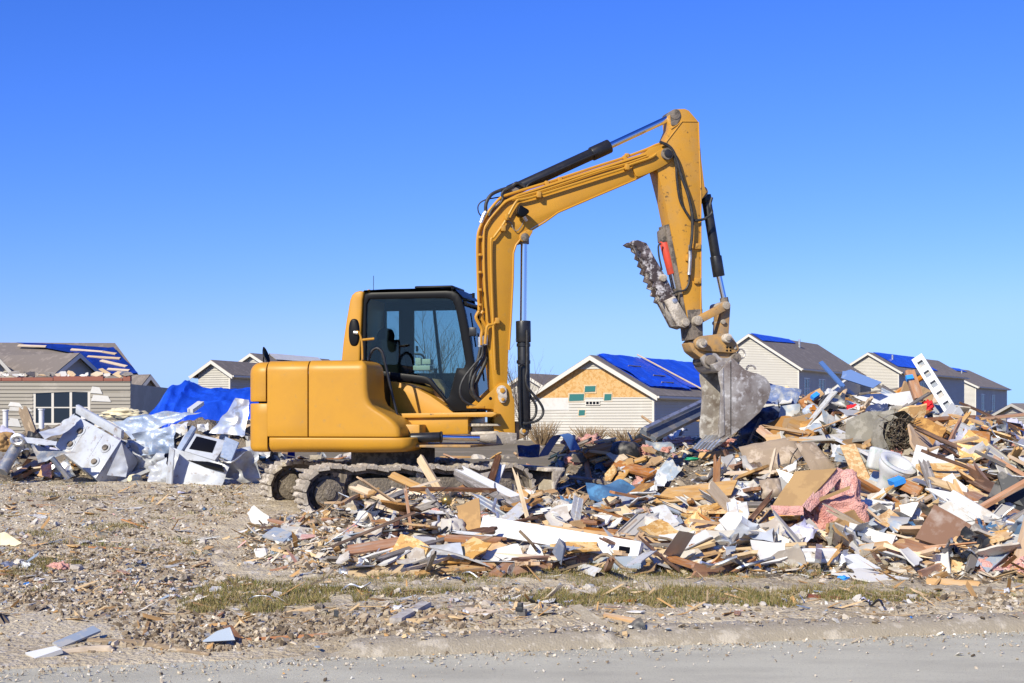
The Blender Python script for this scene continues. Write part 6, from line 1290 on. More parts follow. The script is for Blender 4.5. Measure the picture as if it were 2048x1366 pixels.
MB().poly(pl([(340, 905), (445, 930), (446, 938), (340, 912)], dn, da, -.02), dn, .06).build('painted_gap_shade', M['cabblack'], wm)  # black strip under the door: the gap's shade put in as colour
crumple('car_metal', 'long crushed blue white car panel behind the stove', [(224, 838), (330, 824), (396, 820), (262, 876)], 'crushed', (-.15, -.8, .55), .13, 1.7, d=0, anchor=(300, 858, 21.4), cat='metal sheet', seed=21, nu=22)
crumple('car_metal', 'dented blue white panel hanging below the long crushed one', [(262, 868), (352, 850), (345, 905), (278, 912)], 'crushed', (-.1, -.95, .1), .12, 2.4, d=0, anchor=(300, 890, 21.2), cat='metal sheet', seed=22)
crumple('folded_metal', 'silver folded metal door beside the counterweight', [(470, 795), (498, 800), (492, 872), (418, 866)], 'galv', (-.35, -.85, .3), .07, 2., d=0, anchor=(450, 862, 20.8), cat='metal sheet', seed=23, nu=20)
crumple('metal_scrap', 'crumpled white metal between the stove and the oven', [(256, 880), (330, 890), (334, 960), (262, 958)], 'enamel', (-.1, -.95, .2), .2, 2.6, d=0, anchor=(300, 950, 21.2), cat='metal sheet', seed=24)
crumple('metal_scrap', 'crumpled white sheet under the counterweight', [(448, 905), (512, 890), (516, 960), (440, 972)], 'enamel', (-.1, -.95, .2), .2, 2.4, d=0, anchor=(470, 962, 20.6), cat='metal sheet', seed=25)
crumple('metal_scrap', 'white sheet metal torn open left of the oven', [(300, 935), (336, 915), (338, 972), (304, 968)], 'enamel', (-.4, -.9, .2), .14, 2.6, d=0, anchor=(320, 968, 20.4), cat='metal sheet', seed=26)
crumple('white_cover', 'long white sheet draped left of the stove top', [(78, 862), (150, 826), (152, 842), (92, 882)], 'enamel', (-.2, -.6, .75), .08, 2., d=0, anchor=(110, 868, 20.9), cat='metal sheet', seed=27)
crumple('dark_bumper', 'dark grey plastic bumper in front of the stove', [(58, 886), (110, 900), (152, 900), (76, 926)], 'greymetal', (-.2, -.7, .6), .09, 1.8, d=0, anchor=(90, 920, 20.2), cat='bumper', seed=28)
crumple('white_edge', 'white bent strip above the dark bumper', [(46, 872), (112, 878), (110, 888), (52, 884)], 'enamel', (-.1, -.7, .7), .05, 2., d=0, anchor=(80, 882, 20.2), cat='metal sheet', seed=29, nv=4)
rod('black_pipe', 'dark pipe leaning at the left edge of the scrap heap', [(4, 944, 20.3), (38, 884, 20.6)], .085, 'greymetal', 0, 'pipe', 0, 14)
rod('pipe_ring', 'grey ring at the top of the leaning dark pipe', [(36 + 12 * math.cos(a * .42), 880 + 9 * math.sin(a * .42), 20.4) for a in range(16)], .035, 'galv', 0, 'ring', 0, 8)
rod('bent_bar', 'dark bent bar under the left side of the stove', [(104, 916, 20.1), (124, 940, 20.1), (138, 958, 20.1)], .04, 'greymetal', 0, 'bar', 2, 8)
board('brown_timber', 'brown painted timber at the foot of the scrap heap', (36, 952), (80, 925), .16, 'orange_wood', .08, d=.2)
board('brown_timber', 'torn red brown timber right of the first at the heap foot', (82, 945), (104, 950), .16, 'pine', .06, d=.2, rag=.2)
blob('brown_cloth', 'brown cloth heap at the far left edge', (8, 884, 21.), (.36, .26, .3), 'card', 51, .4, 2, 4, 'cloth', 0)
blob('cream_foam', 'crumpled cream foam behind the stove', (248, 828, 21.8), (.62, .17, .3), 'cream_foam', 52, .45, 2.2, 4, 'foam', 0)
blob('cream_block', 'small cream foam block in front of the scrap heap', (270, 958), (.2, .13, .15), 'cream_foam', 53, .2, 1.4, 3, 'foam', .2, box=.5)
board('split_post', 'broken grey tree trunk standing left of the stove', (47, 820, 23.), (66, 872, 22.6), .15, 'bark', .14, rag=.2, cat='trunk', d=0)
board('cream_timber', 'cream timber stub on top of the blue white panel', (402, 806, 22.), (380, 822, 21.6), .10, 'white', .06, d=0)
crumple('white_metal', 'white sheet with green edge at the far left ground', [(-20, 905), (28, 903), (20, 932), (-20, 930)], 'galv', (0, -.5, .85), .04, 2., d=0, anchor=(0, 930, 20.6), cat='metal sheet', seed=30)
crumple('torn_cloth', 'brown and pink torn cloth under the dark bumper', [(84, 930), (106, 926), (104, 956), (86, 952)], 'pink', (-.1, -.9, .3), .07, 3, d=.15, cat='cloth', seed=31)

# ---- foreground pieces on the verge and kerb
rod('long_branch', 'long pale stripped branch lying by the kerb at left', [(122, 1278), (190, 1282), (280, 1288), (330, 1296), (420, 1310)], [.012, .02, .026, .022, .014], 'bark', .02, 'branch', 4, 9)
rod('thick_branch', 'thick barkless branch under the long pale branch', [(118, 1306), (160, 1302), (212, 1300), (228, 1302)], [.022, .028, .03, .012], 'pale_wood', .02, 'branch', 3, 10)
board('pvc_trim', 'pale blue plank tilted up behind the long branch', (112, 1292), (194, 1258), .07, 'bluegrey', .015, d=.02, d2=.25, face=(.1, -.5, .85), cat='trim', rag=.02)
sheet('bent_gutter', 'bent white gutter scrap at the far left by the kerb', [(50, 1305), (110, 1292), (124, 1298), (70, 1316)], 'white', (-.1, -.4, .9), .03, d=.02, cat='gutter')
sheet('cardboard_box_end', 'cream cardboard box end at the left edge of the dirt', [(0, 1066), (10, 1064), (44, 1086), (30, 1092), (0, 1090)], 'cream_foam', (-.2, -.8, .5), .06, d=.05, cat='box')
sheet('roof_flashing', 'tent shaped white flashing scrap on the driveway', [(402, 1284), (434, 1262), (460, 1254), (470, 1280)], 'bluegrey', (-.5, -.75, .5), .006, d=.03, cat='flashing')
sheet('brown_flashing', 'brown inner side of the tent shaped flashing', [(446, 1252), (464, 1250), (484, 1276), (466, 1282)], 'orange_wood', (.6, -.75, .3), .006, d=.03, cat='flashing')
board('brown_lath', 'thin orange lath lying right of the flashing', (470, 1282), (660, 1270), .03, 'orange_wood', .012, face=(0, -.5, .9), d=.01, cat='lath', rag=.1)
rod('bark_twig', 'rough twig at the right end of the orange lath', [(640, 1274), (680, 1268), (706, 1260)], [.012, .016, .007], 'bark', .01, 'twig', 3, 7)
blob('pink_tuft', 'dusty pink insulation tuft alone on the dirt at left', (118, 1136), (.15, .09, .1), 'pink', 61, .6, 2.4, 4, 'insulation', .05)
sheet('concrete_slab', 'tilted grey board lying over the kerb', [(1112, 1222), (1160, 1208), (1236, 1262), (1178, 1258), (1168, 1256)], 'kerb', (-.15, -.35, .9), .02, d=.05, cat='board', rough_edge=.8)
board('flat_tile', 'flat tan board left of the black box on the verge', (924, 1222), (988, 1228), .09, 'pale_wood', .02, face=(0, -.3, 1), d=.02, cat='board')
sheet('reddish_board', 'thin reddish board flat on the verge', [(830, 1240), (870, 1226), (925, 1238), (905, 1246)], 'card', (0, -.2, 1), .008, d=.02, cat='board')
vb = board('vent_block', 'ridged grey block tilted on the verge', (790, 1244), (852, 1210), .07, 'plaster', .05, face=(-.1, -.6, .8), d=.03, d2=.1, cat='block')
bx_ = P(1044, 1232, hit(1044, 1232).y)
eb = empty('outlet_box', bx_, 'small black electrical outlet box standing on the verge', 'outlet box')
fe = Fr(bx_.x, bx_.y, -20)
MB().box(fe, -.028, .03, -.02, .02, bx_.z - .01, bx_.z + .045).build('lower_box', M['blacks'], eb, .004); MB().box(fe, -.028, .005, -.018, .018, bx_.z + .045, bx_.z + .085).build('upper_box', M['blacks'], eb, .004); MB().box(fe, -.038, .012, -.024, -.02, bx_.z + .03, bx_.z + .06).build('mounting_tab', M['blacks'], eb, .002)
sheet('sandstone_chip', 'flat tan stone leaning in the gutter', [(1100, 1278), (1112, 1264), (1132, 1266), (1148, 1274), (1136, 1282)], 'plaster', (0, -.5, .85), .03, d=.02, cat='stone', rough_edge=1)
board('yellow_lath', 'short yellow lath right of the tilted grey board', (1208, 1230), (1270, 1242), .035, 'pine', .02, d=.05, cat='lath', face=(0, -.4, .9))
crumple('black_scrap', 'crumpled black plastic beside the yellow lath', [(1252, 1250), (1280, 1236), (1290, 1262), (1262, 1266)], 'blacks', (-.2, -.7, .6), .04, 5, d=.05, cat='plastic', seed=33, nu=9, nv=7)
rod('road_twig', 'thin dark twig on the road in front of the kerb', [(754, 1283), (772, 1298), (790, 1312), (806, 1318)], .006, 'bark', .012, 'twig', 4, 6)
rod('road_twig', 'long thin twig on the road right of the dark one', [(820, 1308), (860, 1312), (900, 1310), (960, 1312)], .004, 'bark', .012, 'twig', 4, 5)
sheet('rag_strip', 'dirty striped rag strip at the twig on the road', [(776, 1298), (790, 1300), (812, 1318), (804, 1324)], 'bluegrey', (0, -.3, 1), .01, d=.01, cat='rag')
sheet('paper_scrap', 'crushed white paper scrap on the road', [(1118, 1324), (1150, 1322), (1160, 1328), (1130, 1332)], 'drywall', (0, -.2, 1), .01, d=.01, cat='paper', rough_edge=1)
sheet('bark_strip', 'flat brown bark strip on the road at the right', [(1816, 1272), (1850, 1266), (1906, 1272), (1900, 1278), (1830, 1278)], 'bark', (0, -.2, 1), .012, d=.01, cat='bark', rough_edge=1)
sheet('white_scrap', 'white plaster scrap on the kerb at the right edge', [(2012, 1240), (2030, 1232), (2044, 1238), (2030, 1246)], 'drywall', (0, -.4, 1), .02, d=.03, cat='plaster', rough_edge=1)
sheet('tar_patch', 'dark tar patch on the road', [(774, 1358), (800, 1354), (830, 1356), (832, 1361), (796, 1363)], 'blacks', (0, 0, 1), .004, d=.002, cat='tar patch', rough_edge=.4)
board('reddish_lath', 'red brown thin board lying on the grass at right', (1602, 1190), (1684, 1198), .04, 'red_brown', .015, face=(0, -.3, 1), d=.02, cat='lath')
# ------------------------------------------------------------------ debris: loose pieces of the same kinds
rd = random.Random(99)
def own(mesh_obj): 
    me = mesh_obj.data; bpy.data.objects.remove(mesh_obj); return me
def v_board(k):
    r_ = random.Random(k); b = MB(); ragged(b, r_.uniform(.25, 1.15), r_.choice([.035, .06, .085, .085, .12]), r_.choice([.018, .03, .036]), r_, .14, r_.uniform(-.015, .015)); return own(b.build('broken_board', M['pine'], None, base=Vector((0, 0, 0)), ang=30))
def v_shard(k, t0=.008, t1=.016, bend=.02, cuts=3, nm='plasterboard_shard'):
    r_ = random.Random(k); n = r_.randint(4, 6); a0 = r_.random() * 6; asp = r_.uniform(.45, 1); pts = []
    for i in range(n):
        a = a0 + 2 * math.pi * i / n + r_.uniform(-.35, .35); q = r_.uniform(.65, 1.1); pts.append((math.cos(a) * q, math.sin(a) * q * asp))
    pts = jag(pts, r_, .07, cuts); t = r_.uniform(t0, t1); b = MB(); m = len(pts)
    z = lambda x, y: bend * 4 * (x * x - .3) * r_.choice([1])
    c0 = Vector((0, 0, z(0, 0) + t)); top = [Vector((x * .16, y * .16, z(x, y) * .16 + t)) for x, y in pts]; bot = [p - Vector((0, 0, t)) for p in top]
    b.add(top + bot + [c0, c0 - Vector((0, 0, t))], [(i, (i + 1) % m, 2 * m) for i in range(m)] + [((i + 1) % m + m, i + m, 2 * m + 1) for i in range(m)] + [(i, i + m, (i + 1) % m + m, (i + 1) % m) for i in range(m)])
    return own(b.build(nm, M['drywall'], None, base=Vector((0, 0, 0)), ang=40))
def v_crumple(k):
    r_ = random.Random(k); L, w = r_.uniform(.15, .5), r_.uniform(.1, .3); b = MB(); rows_ = []; n0 = r_.random() * 50
    for i in range(9):
        rows_.append([Vector((L * (j / 10 - .5) + .05 * float(fbm(j * .3 + n0, i * .4, 1, 2, 3)), w * (i / 8 - .5) + .05 * float(fbm(j * .4, i * .3 + n0, 1, 2, 5)), .22 * float(fbm(j * .26 + n0, i * .3, 1, 3, 7)) + .10 * abs(float(fbm(j * .5, i * .5 + n0, 1, 2, 9))))) for j in range(11)])
    b.grid(rows_); return own(b.build('crumpled_sheet', M['galv'], None, base=Vector((0, 0, 0)), recalc=False, ang=50))
def v_siding(k):
    r_ = random.Random(k); L = r_.uniform(.3, 1.1); b = MB(); tw = r_.uniform(-.3, .3); pr = [(-.11, .0), (-.105, .012), (-.005, .0), (0, .014), (.1, .0), (.105, .018), (.095, .02)]; rows_ = []
    for i in range(7):
        x = L * (i / 6 - .5); a = tw * (i / 6 - .5); bend = .06 * r_.random() * 0 + .05 * math.sin(math.pi * i / 6) * tw
        rows_.append([Vector((x + (r_.uniform(-.05, .05) if i in (0, 6) else 0), y * math.cos(a) - z * math.sin(a), y * math.sin(a) + z * math.cos(a) + bend)) for y, z in pr])
    b.grid(rows_); return own(b.build('siding_strip', M['siding_scrap'], None, base=Vector((0, 0, 0)), recalc=False, ang=25))
def v_clump(k):
    o = blob('insulation_tuft', '', Vector((0, 0, 0)), (.26, .13, .2), 'pink', k, .6, 2.2, 3); return own(o)
def v_lump(k):
    o = blob('rubble_lump', '', Vector((0, 0, 0)), (.16, .1, .14), 'plaster', k, .45, 1.5, 2, box=.4); me = own(o)
    me.polygons.foreach_set('use_smooth', [False] * len(me.polygons)); return me
def v_rod(k):
    r_ = random.Random(k); p = [Vector((r_.uniform(-.03, .03) + .5 * (i / 4 - .5), r_.gauss(0, .05), r_.gauss(.02, .03))) for i in range(5)]
    return own(MB().tube(p, r_.choice([.004, .006, .012]), 6, 3).build('bent_rod', M['galv'], None, base=Vector((0, 0, 0))))
KINDS_ = {
    'broken_board': ([v_board(i) for i in range(22)], [('pine', 30, 'pine'), ('orange_wood', 30, 'orange'), ('pale_wood', 18, 'pale dry'), ('grey_wood', 13, 'weathered grey'), ('brown_wood', 12, 'dark brown')], 'splintered %s board', 'board', 'loose broken boards'),
    'plasterboard_shard': ([v_shard(i) for i in range(22)], [('drywall', 60, 'white'), ('plaster', 40, 'beige')], 'jagged %s plasterboard shard', 'plasterboard', 'loose plasterboard shards'),
    'sheathing_scrap': ([v_shard(200 + i, .012, .02, .01, 3, 'sheathing_scrap') for i in range(12)], [('osb', 35, 'strand board'), ('card', 30, 'cardboard'), ('pine', 20, 'plywood'), ('particle', 15, 'particle board')], 'torn %s scrap', 'scrap', 'loose sheathing scraps'),
    'crumpled_sheet': ([v_crumple(i) for i in range(14)], [('plastic_white', 25, 'white plastic'), ('galv', 22, 'silver metal'), ('bluegrey', 16, 'blue grey'), ('enamel', 14, 'white metal'), ('blacks', 16, 'black plastic'), ('navy', 6, 'navy plastic'), ('lav', 8, 'lavender plastic'), ('carpet', 8, 'olive carpet'), ('blue_cloth', 5, 'blue cloth')], 'crumpled %s sheet', 'sheet', 'loose crumpled sheets'),
    'siding_strip': ([v_siding(i) for i in range(12)], [('siding_scrap', 60, 'whitish'), ('siding', 25, 'beige'), ('bluegrey', 15, 'blue grey')], 'bent %s siding strip', 'siding', 'loose siding strips'),
    'insulation_tuft': ([v_clump(70 + i) for i in range(6)], [('pink', 1, 'pink')], 'fluffy %s insulation tuft', 'insulation', 'loose insulation tufts'),
    'rubble_lump': ([v_lump(90 + i) for i in range(10)], [('plaster', 60, 'beige plaster'), ('kerb', 25, 'grey concrete'), ('darkmud', 15, 'dark mud')], 'rough %s lump', 'rubble', 'loose rubble lumps'),
    'bent_rod': ([v_rod(i) for i in range(8)], [('galv', 40, 'steel'), ('black', 30, 'black'), ('bark', 40, 'twiggy')], 'thin bent %s rod', 'rod', 'loose bent rods'),
}
def tnormal(x, y):
    e = .25; return Vector((-(float(H(x + e, y)) - float(H(x - e, y))) / (2 * e), -(float(H(x, y + e)) - float(H(x, y - e))) / (2 * e), 1)).normalized()
AVOID = [(1785, 955, 60, 45), (1630, 1010, 95, 75), (1886, 1068, 50, 45), (1792, 890, 45, 40), (1740, 880, 50, 35), (1555, 925, 75, 40), (1645, 920, 40, 35), (1850, 880, 45, 35), (1390, 995, 85, 25), (1630, 1118, 60, 22), (1535, 1122, 60, 20), (935, 1045, 32, 40), (890, 1112, 45, 28), (1005, 1114, 45, 24), (1120, 1092, 165, 22), (1235, 985, 65, 26), (1716, 935, 35, 45), (1100, 1020, 40, 20), (1440, 900, 60, 40), (1380, 930, 60, 30), (785, 1085, 22, 40), (1300, 1048, 50, 20)]
EXT = {}
def scatter(kind, n, reg, where, scale=(.7, 1.3), tilt=.35, sink=.0, ymax=40., upr=0.):
    meshes, mats, lab, cat, grp = KINDS_[kind]; tot = sum(m_[1] for m_ in mats); made = 0; tries = 0
    while made < n and tries < n * 20:
        tries += 1; x, y = rd.uniform(reg[0], reg[2]), rd.uniform(reg[1], reg[3]); p = hit(x, y)
        if p.y > ymax or (len(reg) > 4 and not reg[4](p)): continue
        if p.y > 16.0 and -3.4 < p.x < 1.0 and p.y < 19.6: continue       # keep clear of the excavator
        if kind not in ('rubble_lump', 'bent_rod') and any(((x - q[0]) / q[2]) ** 2 + ((y - q[1]) / q[3]) ** 2 < 1 for q in AVOID) and rd.random() < .85: continue
        s = rd.uniform(*scale); k = rd.uniform(0, tot)
        for mt in mats:
            k -= mt[1]
            if k <= 0: break
        o = bpy.data.objects.new(kind, rd.choice(meshes)); col.objects.link(o); o.material_slots[0].link = 'OBJECT'; o.material_slots[0].material = M[mt[0]]
        nn = tnormal(p.x, p.y); nn = (nn + Vector((rd.gauss(0, tilt), rd.gauss(0, tilt), 0))).normalized()
        if rd.random() < upr: nn = Vector((rd.gauss(0, .6), -1, rd.gauss(.2, .4))).normalized()
        a = rd.uniform(0, 6.283); xx = Vector((math.cos(a), math.sin(a), 0)); xx = (xx - nn * xx.dot(nn)).normalized(); yy = nn.cross(xx)
        p = p + nn * (rd.uniform(.0, .13) * (upr > 0) + .012 - sink)
        o.matrix_world = Matrix(((xx.x * s, yy.x * s, nn.x * s, p.x), (xx.y * s, yy.y * s, nn.y * s, p.y), (xx.z * s, yy.z * s, nn.z * s, p.z), (0, 0, 0, 1)))
        ext = EXT.setdefault(o.data.name, 2 * max(v.co.length for v in o.data.vertices)) * s
        tag(o, ('tiny ' if ext < .12 else 'small ' if ext < .25 else 'midsize ' if ext < .5 else 'long ' if ext < .85 else 'very long ') + (lab % mt[2]) + (' on edge ' if abs(nn.z) < .55 else ' tilted ' if nn.z < .85 else ' lying flat ') + place(x, y), cat, grp + ' ' + where); made += 1
LAND = [(1421, 880, 'the bucket teeth'), (1545, 910, 'the large beige cushion'), (1640, 912, 'the cushion slab'), (1785, 945, 'the toilet'), (1630, 1000, 'the pink batt'), (1545, 1118, 'the drain pipe'), (1640, 1110, 'the white basin'), (1886, 1055, 'the brown floor square'), (1964, 1040, 'the pointed orange board'), (1716, 930, 'the strand board strip'), (1850, 865, 'the torn particle board'), (1760, 850, 'the olive carpet'), (1790, 878, 'the carpet roll'), (1856, 812, 'the red cloth'), (1875, 780, 'the slotted rail'), (1780, 800, 'the white plastic sheet'), (1545, 845, 'the navy sheeting'), (1626, 840, 'the pale bags'), (1960, 880, 'the wooden crate'), (1715, 880, 'the white window trims'), (1760, 1020, 'the plasterboard sheets'), (1960, 1000, 'the long brown plank'), (1740, 1150, 'the flat white sheet'), (2025, 985, 'the black appliance shell'), (1765, 1085, 'the leaning tan plank'),
  (1120, 1078, 'the white beam'), (935, 1032, 'the cardboard flap'), (1000, 990, 'the splintered beam'), (866, 960, 'the tall pine stud'), (780, 1072, 'the door trim'), (885, 1104, 'the bent metal sheet'), (1005, 1106, 'the ribbed siding piece'), (1118, 1105, 'the louvre stack'), (770, 1140, 'the flat pale plank'), (1390, 985, 'the drawer'), (1300, 1038, 'the lavender film'), (1430, 1050, 'the blue grey trim'), (1240, 1000, 'the grey sheet'), (1235, 975, 'the blue cloth'), (1155, 970, 'the dozer blade'), (1250, 905, 'the black drum'), (1350, 840, 'the steel beam'), (1295, 880, 'the pink tuft'), (1360, 915, 'the white trim strip'), (1110, 885, 'the blue strap'),
  (190, 890, 'the stove'), (395, 920, 'the oven'), (300, 850, 'the crushed car metal'), (455, 840, 'the folded metal'), (20, 915, 'the leaning dark pipe'), (95, 905, 'the dark bumper'), (515, 1030, 'the plaster slab'), (556, 1070, 'the pale green board'), (118, 1136, 'the dusty pink tuft'), (20, 1078, 'the cream box end'), (680, 985, 'the near sprocket'), (575, 965, 'the far sprocket'), (440, 1270, 'the flashing'), (250, 1290, 'the long branch'), (1044, 1222, 'the outlet box'), (1175, 1235, 'the tilted grey board'), (820, 1228, 'the ridged block'), (955, 1224, 'the flat tan board'), (1686, 1157, 'the blue rag'), (1643, 1194, 'the red brown lath')]
def place(px, py):
    q = min(LAND, key=lambda l: (l[0] - px) ** 2 + 2.5 * (l[1] - py) ** 2); dx, dy = px - q[0], py - q[1]
    if abs(dx) > abs(dy) * 1.3: return ('left of ' if dx < 0 else 'right of ') + q[2]
    return ('above ' if dy < 0 else 'below ') + q[2]
PILE = (1430, 790, 2070, 1140); FRONT = (700, 1002, 1500, 1150); BACK = (1060, 884, 1440, 985); LEFT = (-10, 968, 720, 1190); VERGE = (300, 1150, 2060, 1235); HEAP = (-10, 850, 525, 958)
wR = 'behind the excavator'
KINDS_['long_board'] = ([own(ragged(MB(), random.Random(500 + i).uniform(.9, 1.9), random.Random(i).choice([.035, .05, .085]), .03, random.Random(i), .25, random.Random(i).uniform(-.03, .03)).build('long_board', M['pine'], None, base=Vector((0, 0, 0)), ang=30)) for i in range(10)], KINDS_['broken_board'][1], 'split %s plank', 'plank', 'loose long planks')
wP, wF, wB, wL, wV, wH = 'on the big pile right of the bucket', 'in the rubble before the tracks', 'between blade and bucket', 'on the dirt left of the tracks', 'on the grassy verge', 'in the left scrap heap'
scatter('broken_board', 120, PILE, wP, (.6, 1.15), .5, ymax=19.5, upr=.25)
scatter('broken_board', 80, FRONT, wF, (.5, 1.1), .28, upr=.1, ymax=16)
SKIRT = (540, 985, 780, 1090)
scatter('broken_board', 22, SKIRT, wL, (.25, .7), .2, ymax=16.4)
scatter('plasterboard_shard', 14, SKIRT, wL, (.3, .8), .3, ymax=16.4)
scatter('siding_strip', 8, SKIRT, wL, (.3, .7), .2, ymax=16.4)
scatter('rubble_lump', 26, SKIRT, wL, (.3, .8), .4, ymax=16.4)
scatter('broken_board', 26, BACK, wB, (.7, 1.2), .5, ymax=24, upr=.3)
scatter('broken_board', 26, LEFT, wL, (.15, .45), .1, ymax=22)
scatter('broken_board', 22, VERGE, wV, (.12, .4), .08, ymax=16)
scatter('long_board', 42, PILE, wP, (.6, 1.1), .35, ymax=19.5, upr=.3)
scatter('long_board', 34, FRONT, wF, (.5, 1.), .2, ymax=16, upr=.1)
BEHIND = (540, 893, 1060, 920)
scatter('broken_board', 14, BEHIND, wR, (.7, 1.3), .4, ymax=34)
scatter('crumpled_sheet', 12, BEHIND, wR, (.7, 1.5), .4, ymax=34)
scatter('plasterboard_shard', 12, BEHIND, wR, (.7, 1.5), .4, ymax=34)
scatter('rubble_lump', 16, BEHIND, wR, (.7, 2.), .4, ymax=34)
scatter('broken_board', 16, HEAP, wH, (.6, 1.1), .5, ymax=25, upr=.4)
scatter('plasterboard_shard', 110, PILE, wP, (.6, 2.0), .6, ymax=19.5, upr=.35)
scatter('plasterboard_shard', 90, FRONT, wF, (.4, 1.2), .4, upr=.2, ymax=16)
scatter('plasterboard_shard', 45, LEFT, wL, (.2, .65), .2, ymax=22)
scatter('plasterboard_shard', 30, VERGE, wV, (.15, .5), .15, ymax=16)
scatter('sheathing_scrap', 55, PILE, wP, (.7, 2.1), .6, ymax=19.5, upr=.35)
scatter('sheathing_scrap', 36, FRONT, wF, (.5, 1.6), .4, upr=.2, ymax=16)
scatter('sheathing_scrap', 14, BACK, wB, (.7, 1.3), .5, ymax=24, upr=.3)
scatter('sheathing_scrap', 18, LEFT, wL, (.2, .6), .15, ymax=22)
scatter('crumpled_sheet', 66, PILE, wP, (.6, 1.6), .6, ymax=19.5, upr=.3)
scatter('crumpled_sheet', 40, FRONT, wF, (.3, .8), .4, ymax=16)
scatter('crumpled_sheet', 16, BACK, wB, (.6, 1.2), .5, ymax=24, upr=.3)
scatter('crumpled_sheet', 22, LEFT, wL, (.15, .4), .2, ymax=22)
scatter('crumpled_sheet', 20, VERGE, wV, (.12, .32), .2, ymax=16)
scatter('crumpled_sheet', 60, HEAP, wH, (.6, 1.5), .6, ymax=25, upr=.5)
scatter('siding_strip', 50, PILE, wP, (.5, 1.1), .5, ymax=19.5, upr=.3)
scatter('siding_strip', 38, FRONT, wF, (.4, .9), .3, ymax=16, upr=.15)
scatter('siding_strip', 14, LEFT, wL, (.2, .5), .12, ymax=22)
scatter('siding_strip', 16, HEAP, wH, (.6, 1.2), .5, ymax=25, upr=.5)
scatter('insulation_tuft', 14, PILE, wP, (.5, 1.1), .4, ymax=19.5)
scatter('insulation_tuft', 14, FRONT, wF, (.4, .8), .3, ymax=16)
scatter('insulation_tuft', 8, BACK, wB, (.8, 1.5), .4, ymax=24)
scatter('rubble_lump', 70, PILE, wP, (.3, .9), .5, ymax=19.5)
scatter('rubble_lump', 80, FRONT, wF, (.3, .8), .5, ymax=16)
scatter('rubble_lump', 60, LEFT, wL, (.2, .6), .5, ymax=22)
scatter('rubble_lump', 40, VERGE, wV, (.15, .5), .5, ymax=16)
scatter('bent_rod', 34, PILE, wP, (.6, 1.6), .6, ymax=19.5, upr=.3)
scatter('bent_rod', 26, FRONT, wF, (.5, 1.2), .4, ymax=16, upr=.2)
scatter('bent_rod', 14, VERGE, wV, (.3, .7), .1, ymax=16)

byl = {}
for o in col.objects:
    if o.get('label') and o.parent is None: byl.setdefault(o['label'], []).append(o)
ORD = ['first', 'second', 'third', 'fourth', 'fifth', 'sixth', 'seventh', 'eighth', 'ninth']
for lb, L_ in byl.items():
    if len(L_) < 2: continue
    L_.sort(key=lambda o: o.matrix_world.translation.x / o.matrix_world.translation.y)
    for i, o in enumerate(L_): o['label'] = lb + ((', left one', ', right one')[i] if len(L_) == 2 else ', %s from left' % ORD[min(i, 8)])

# ------------------------------------------------------------------ crumbs of rubble, soil clods and grass
PAL = np.array([(.66, .62, .54), (.60, .52, .40), (.50, .42, .31), (.37, .295, .20), (.26, .195, .125), (.13, .095, .06), (.45, .26, .10), (.60, .42, .22), (.30, .30, .31), (.62, .36, .32), (.30, .36, .42), (.03, .2, .6)])
def crumbs(name, label, N, pal_p, size, region, flat=(.25, .7), smooth=False, seed=1, Yr=(8.4, 21), elong=1.):
    g = np.random.default_rng(seed); u = g.random(N * 4); Y = 1 / (1 / Yr[0] + u * (1 / Yr[1] - 1 / Yr[0])); X = (g.random(N * 4) - .5) * 2 * .40 * Y
    keep = region(X, Y, g); X = X[keep][:N]; Y = Y[keep][:N]; n = len(X)
    s = size[0] * (size[1] / size[0]) ** (g.random(n) ** 2.2)
    Z = surf(X, Y)
    a, d = kerb_coords(X, Y); Z = np.where(d < .04, .012, np.where((d < .3), np.maximum(Z, .10 * sstep(-.5, .7, a) * sstep(0, .08, d)), Z))
    base = np.array([(-1, -1, -1), (1, -1, -1), (1, 1, -1), (-1, 1, -1), (-1, -1, 1), (1, -1, 1), (1, 1, 1), (-1, 1, 1)], float) * .5
    V = base[None] * (1 + g.normal(0, .28, (n, 8, 3)))
    V[:, 4:, :2] *= g.uniform(.35, 1, (n, 1, 1))
    V[:, :, 1] *= g.uniform(.4, 1, (n, 1)); V[:, :, 2] *= g.uniform(flat[0], flat[1], (n, 1))
    V[:, :, 0] *= elong * g.uniform(.6, 1.3, (n, 1)) if elong > 1 else 1.
    V *= s[:, None, None]
    ax = g.normal(0, .35, (n, 2)); yaw = g.random(n) * 6.283
    c, si = np.cos(yaw)[:, None], np.sin(yaw)[:, None]; x, y, z = V[..., 0].copy(), V[..., 1].copy(), V[..., 2].copy()
    z2 = z + ax[:, :1] * x + ax[:, 1:] * y
    W_ = np.stack([x * c - y * si + X[:, None], x * si + y * c + Y[:, None], z2 + Z[:, None] + s[:, None] * .12], -1).reshape(-1, 3)
    f = np.array([(0, 3, 2, 1), (4, 5, 6, 7), (0, 1, 5, 4), (1, 2, 6, 5), (2, 3, 7, 6), (3, 0, 4, 7)])
    Fq = (f[None] + (np.arange(n) * 8)[:, None, None]).reshape(-1, 4)
    ci = g.choice(len(PAL), n, p=np.array(pal_p) / sum(pal_p)); cc = PAL[ci] * g.uniform(.75, 1.15, (n, 1)); cc = np.repeat(cc, 8, 0)
    return tag(npmesh(name, W_, Fq, M['chips'], smooth, np.clip(cc, 0, .85)), label, 'rubble', kind='stuff')
def reg_ground(X, Y, g):
    a, d = kerb_coords(X, Y); dens = np.where(d < 0, .01, np.where(d < 1.6, .22, 1.)) * np.where((a < .6) & (d < 2.0), .22, 1) * (.35 + 1.3 * (fbm(X, Y, 1.2, 3, 81) + .5))
    return (g.random(len(X)) < dens) & ~((Y > 16.6) & (X > -3.2) & (X < .6))
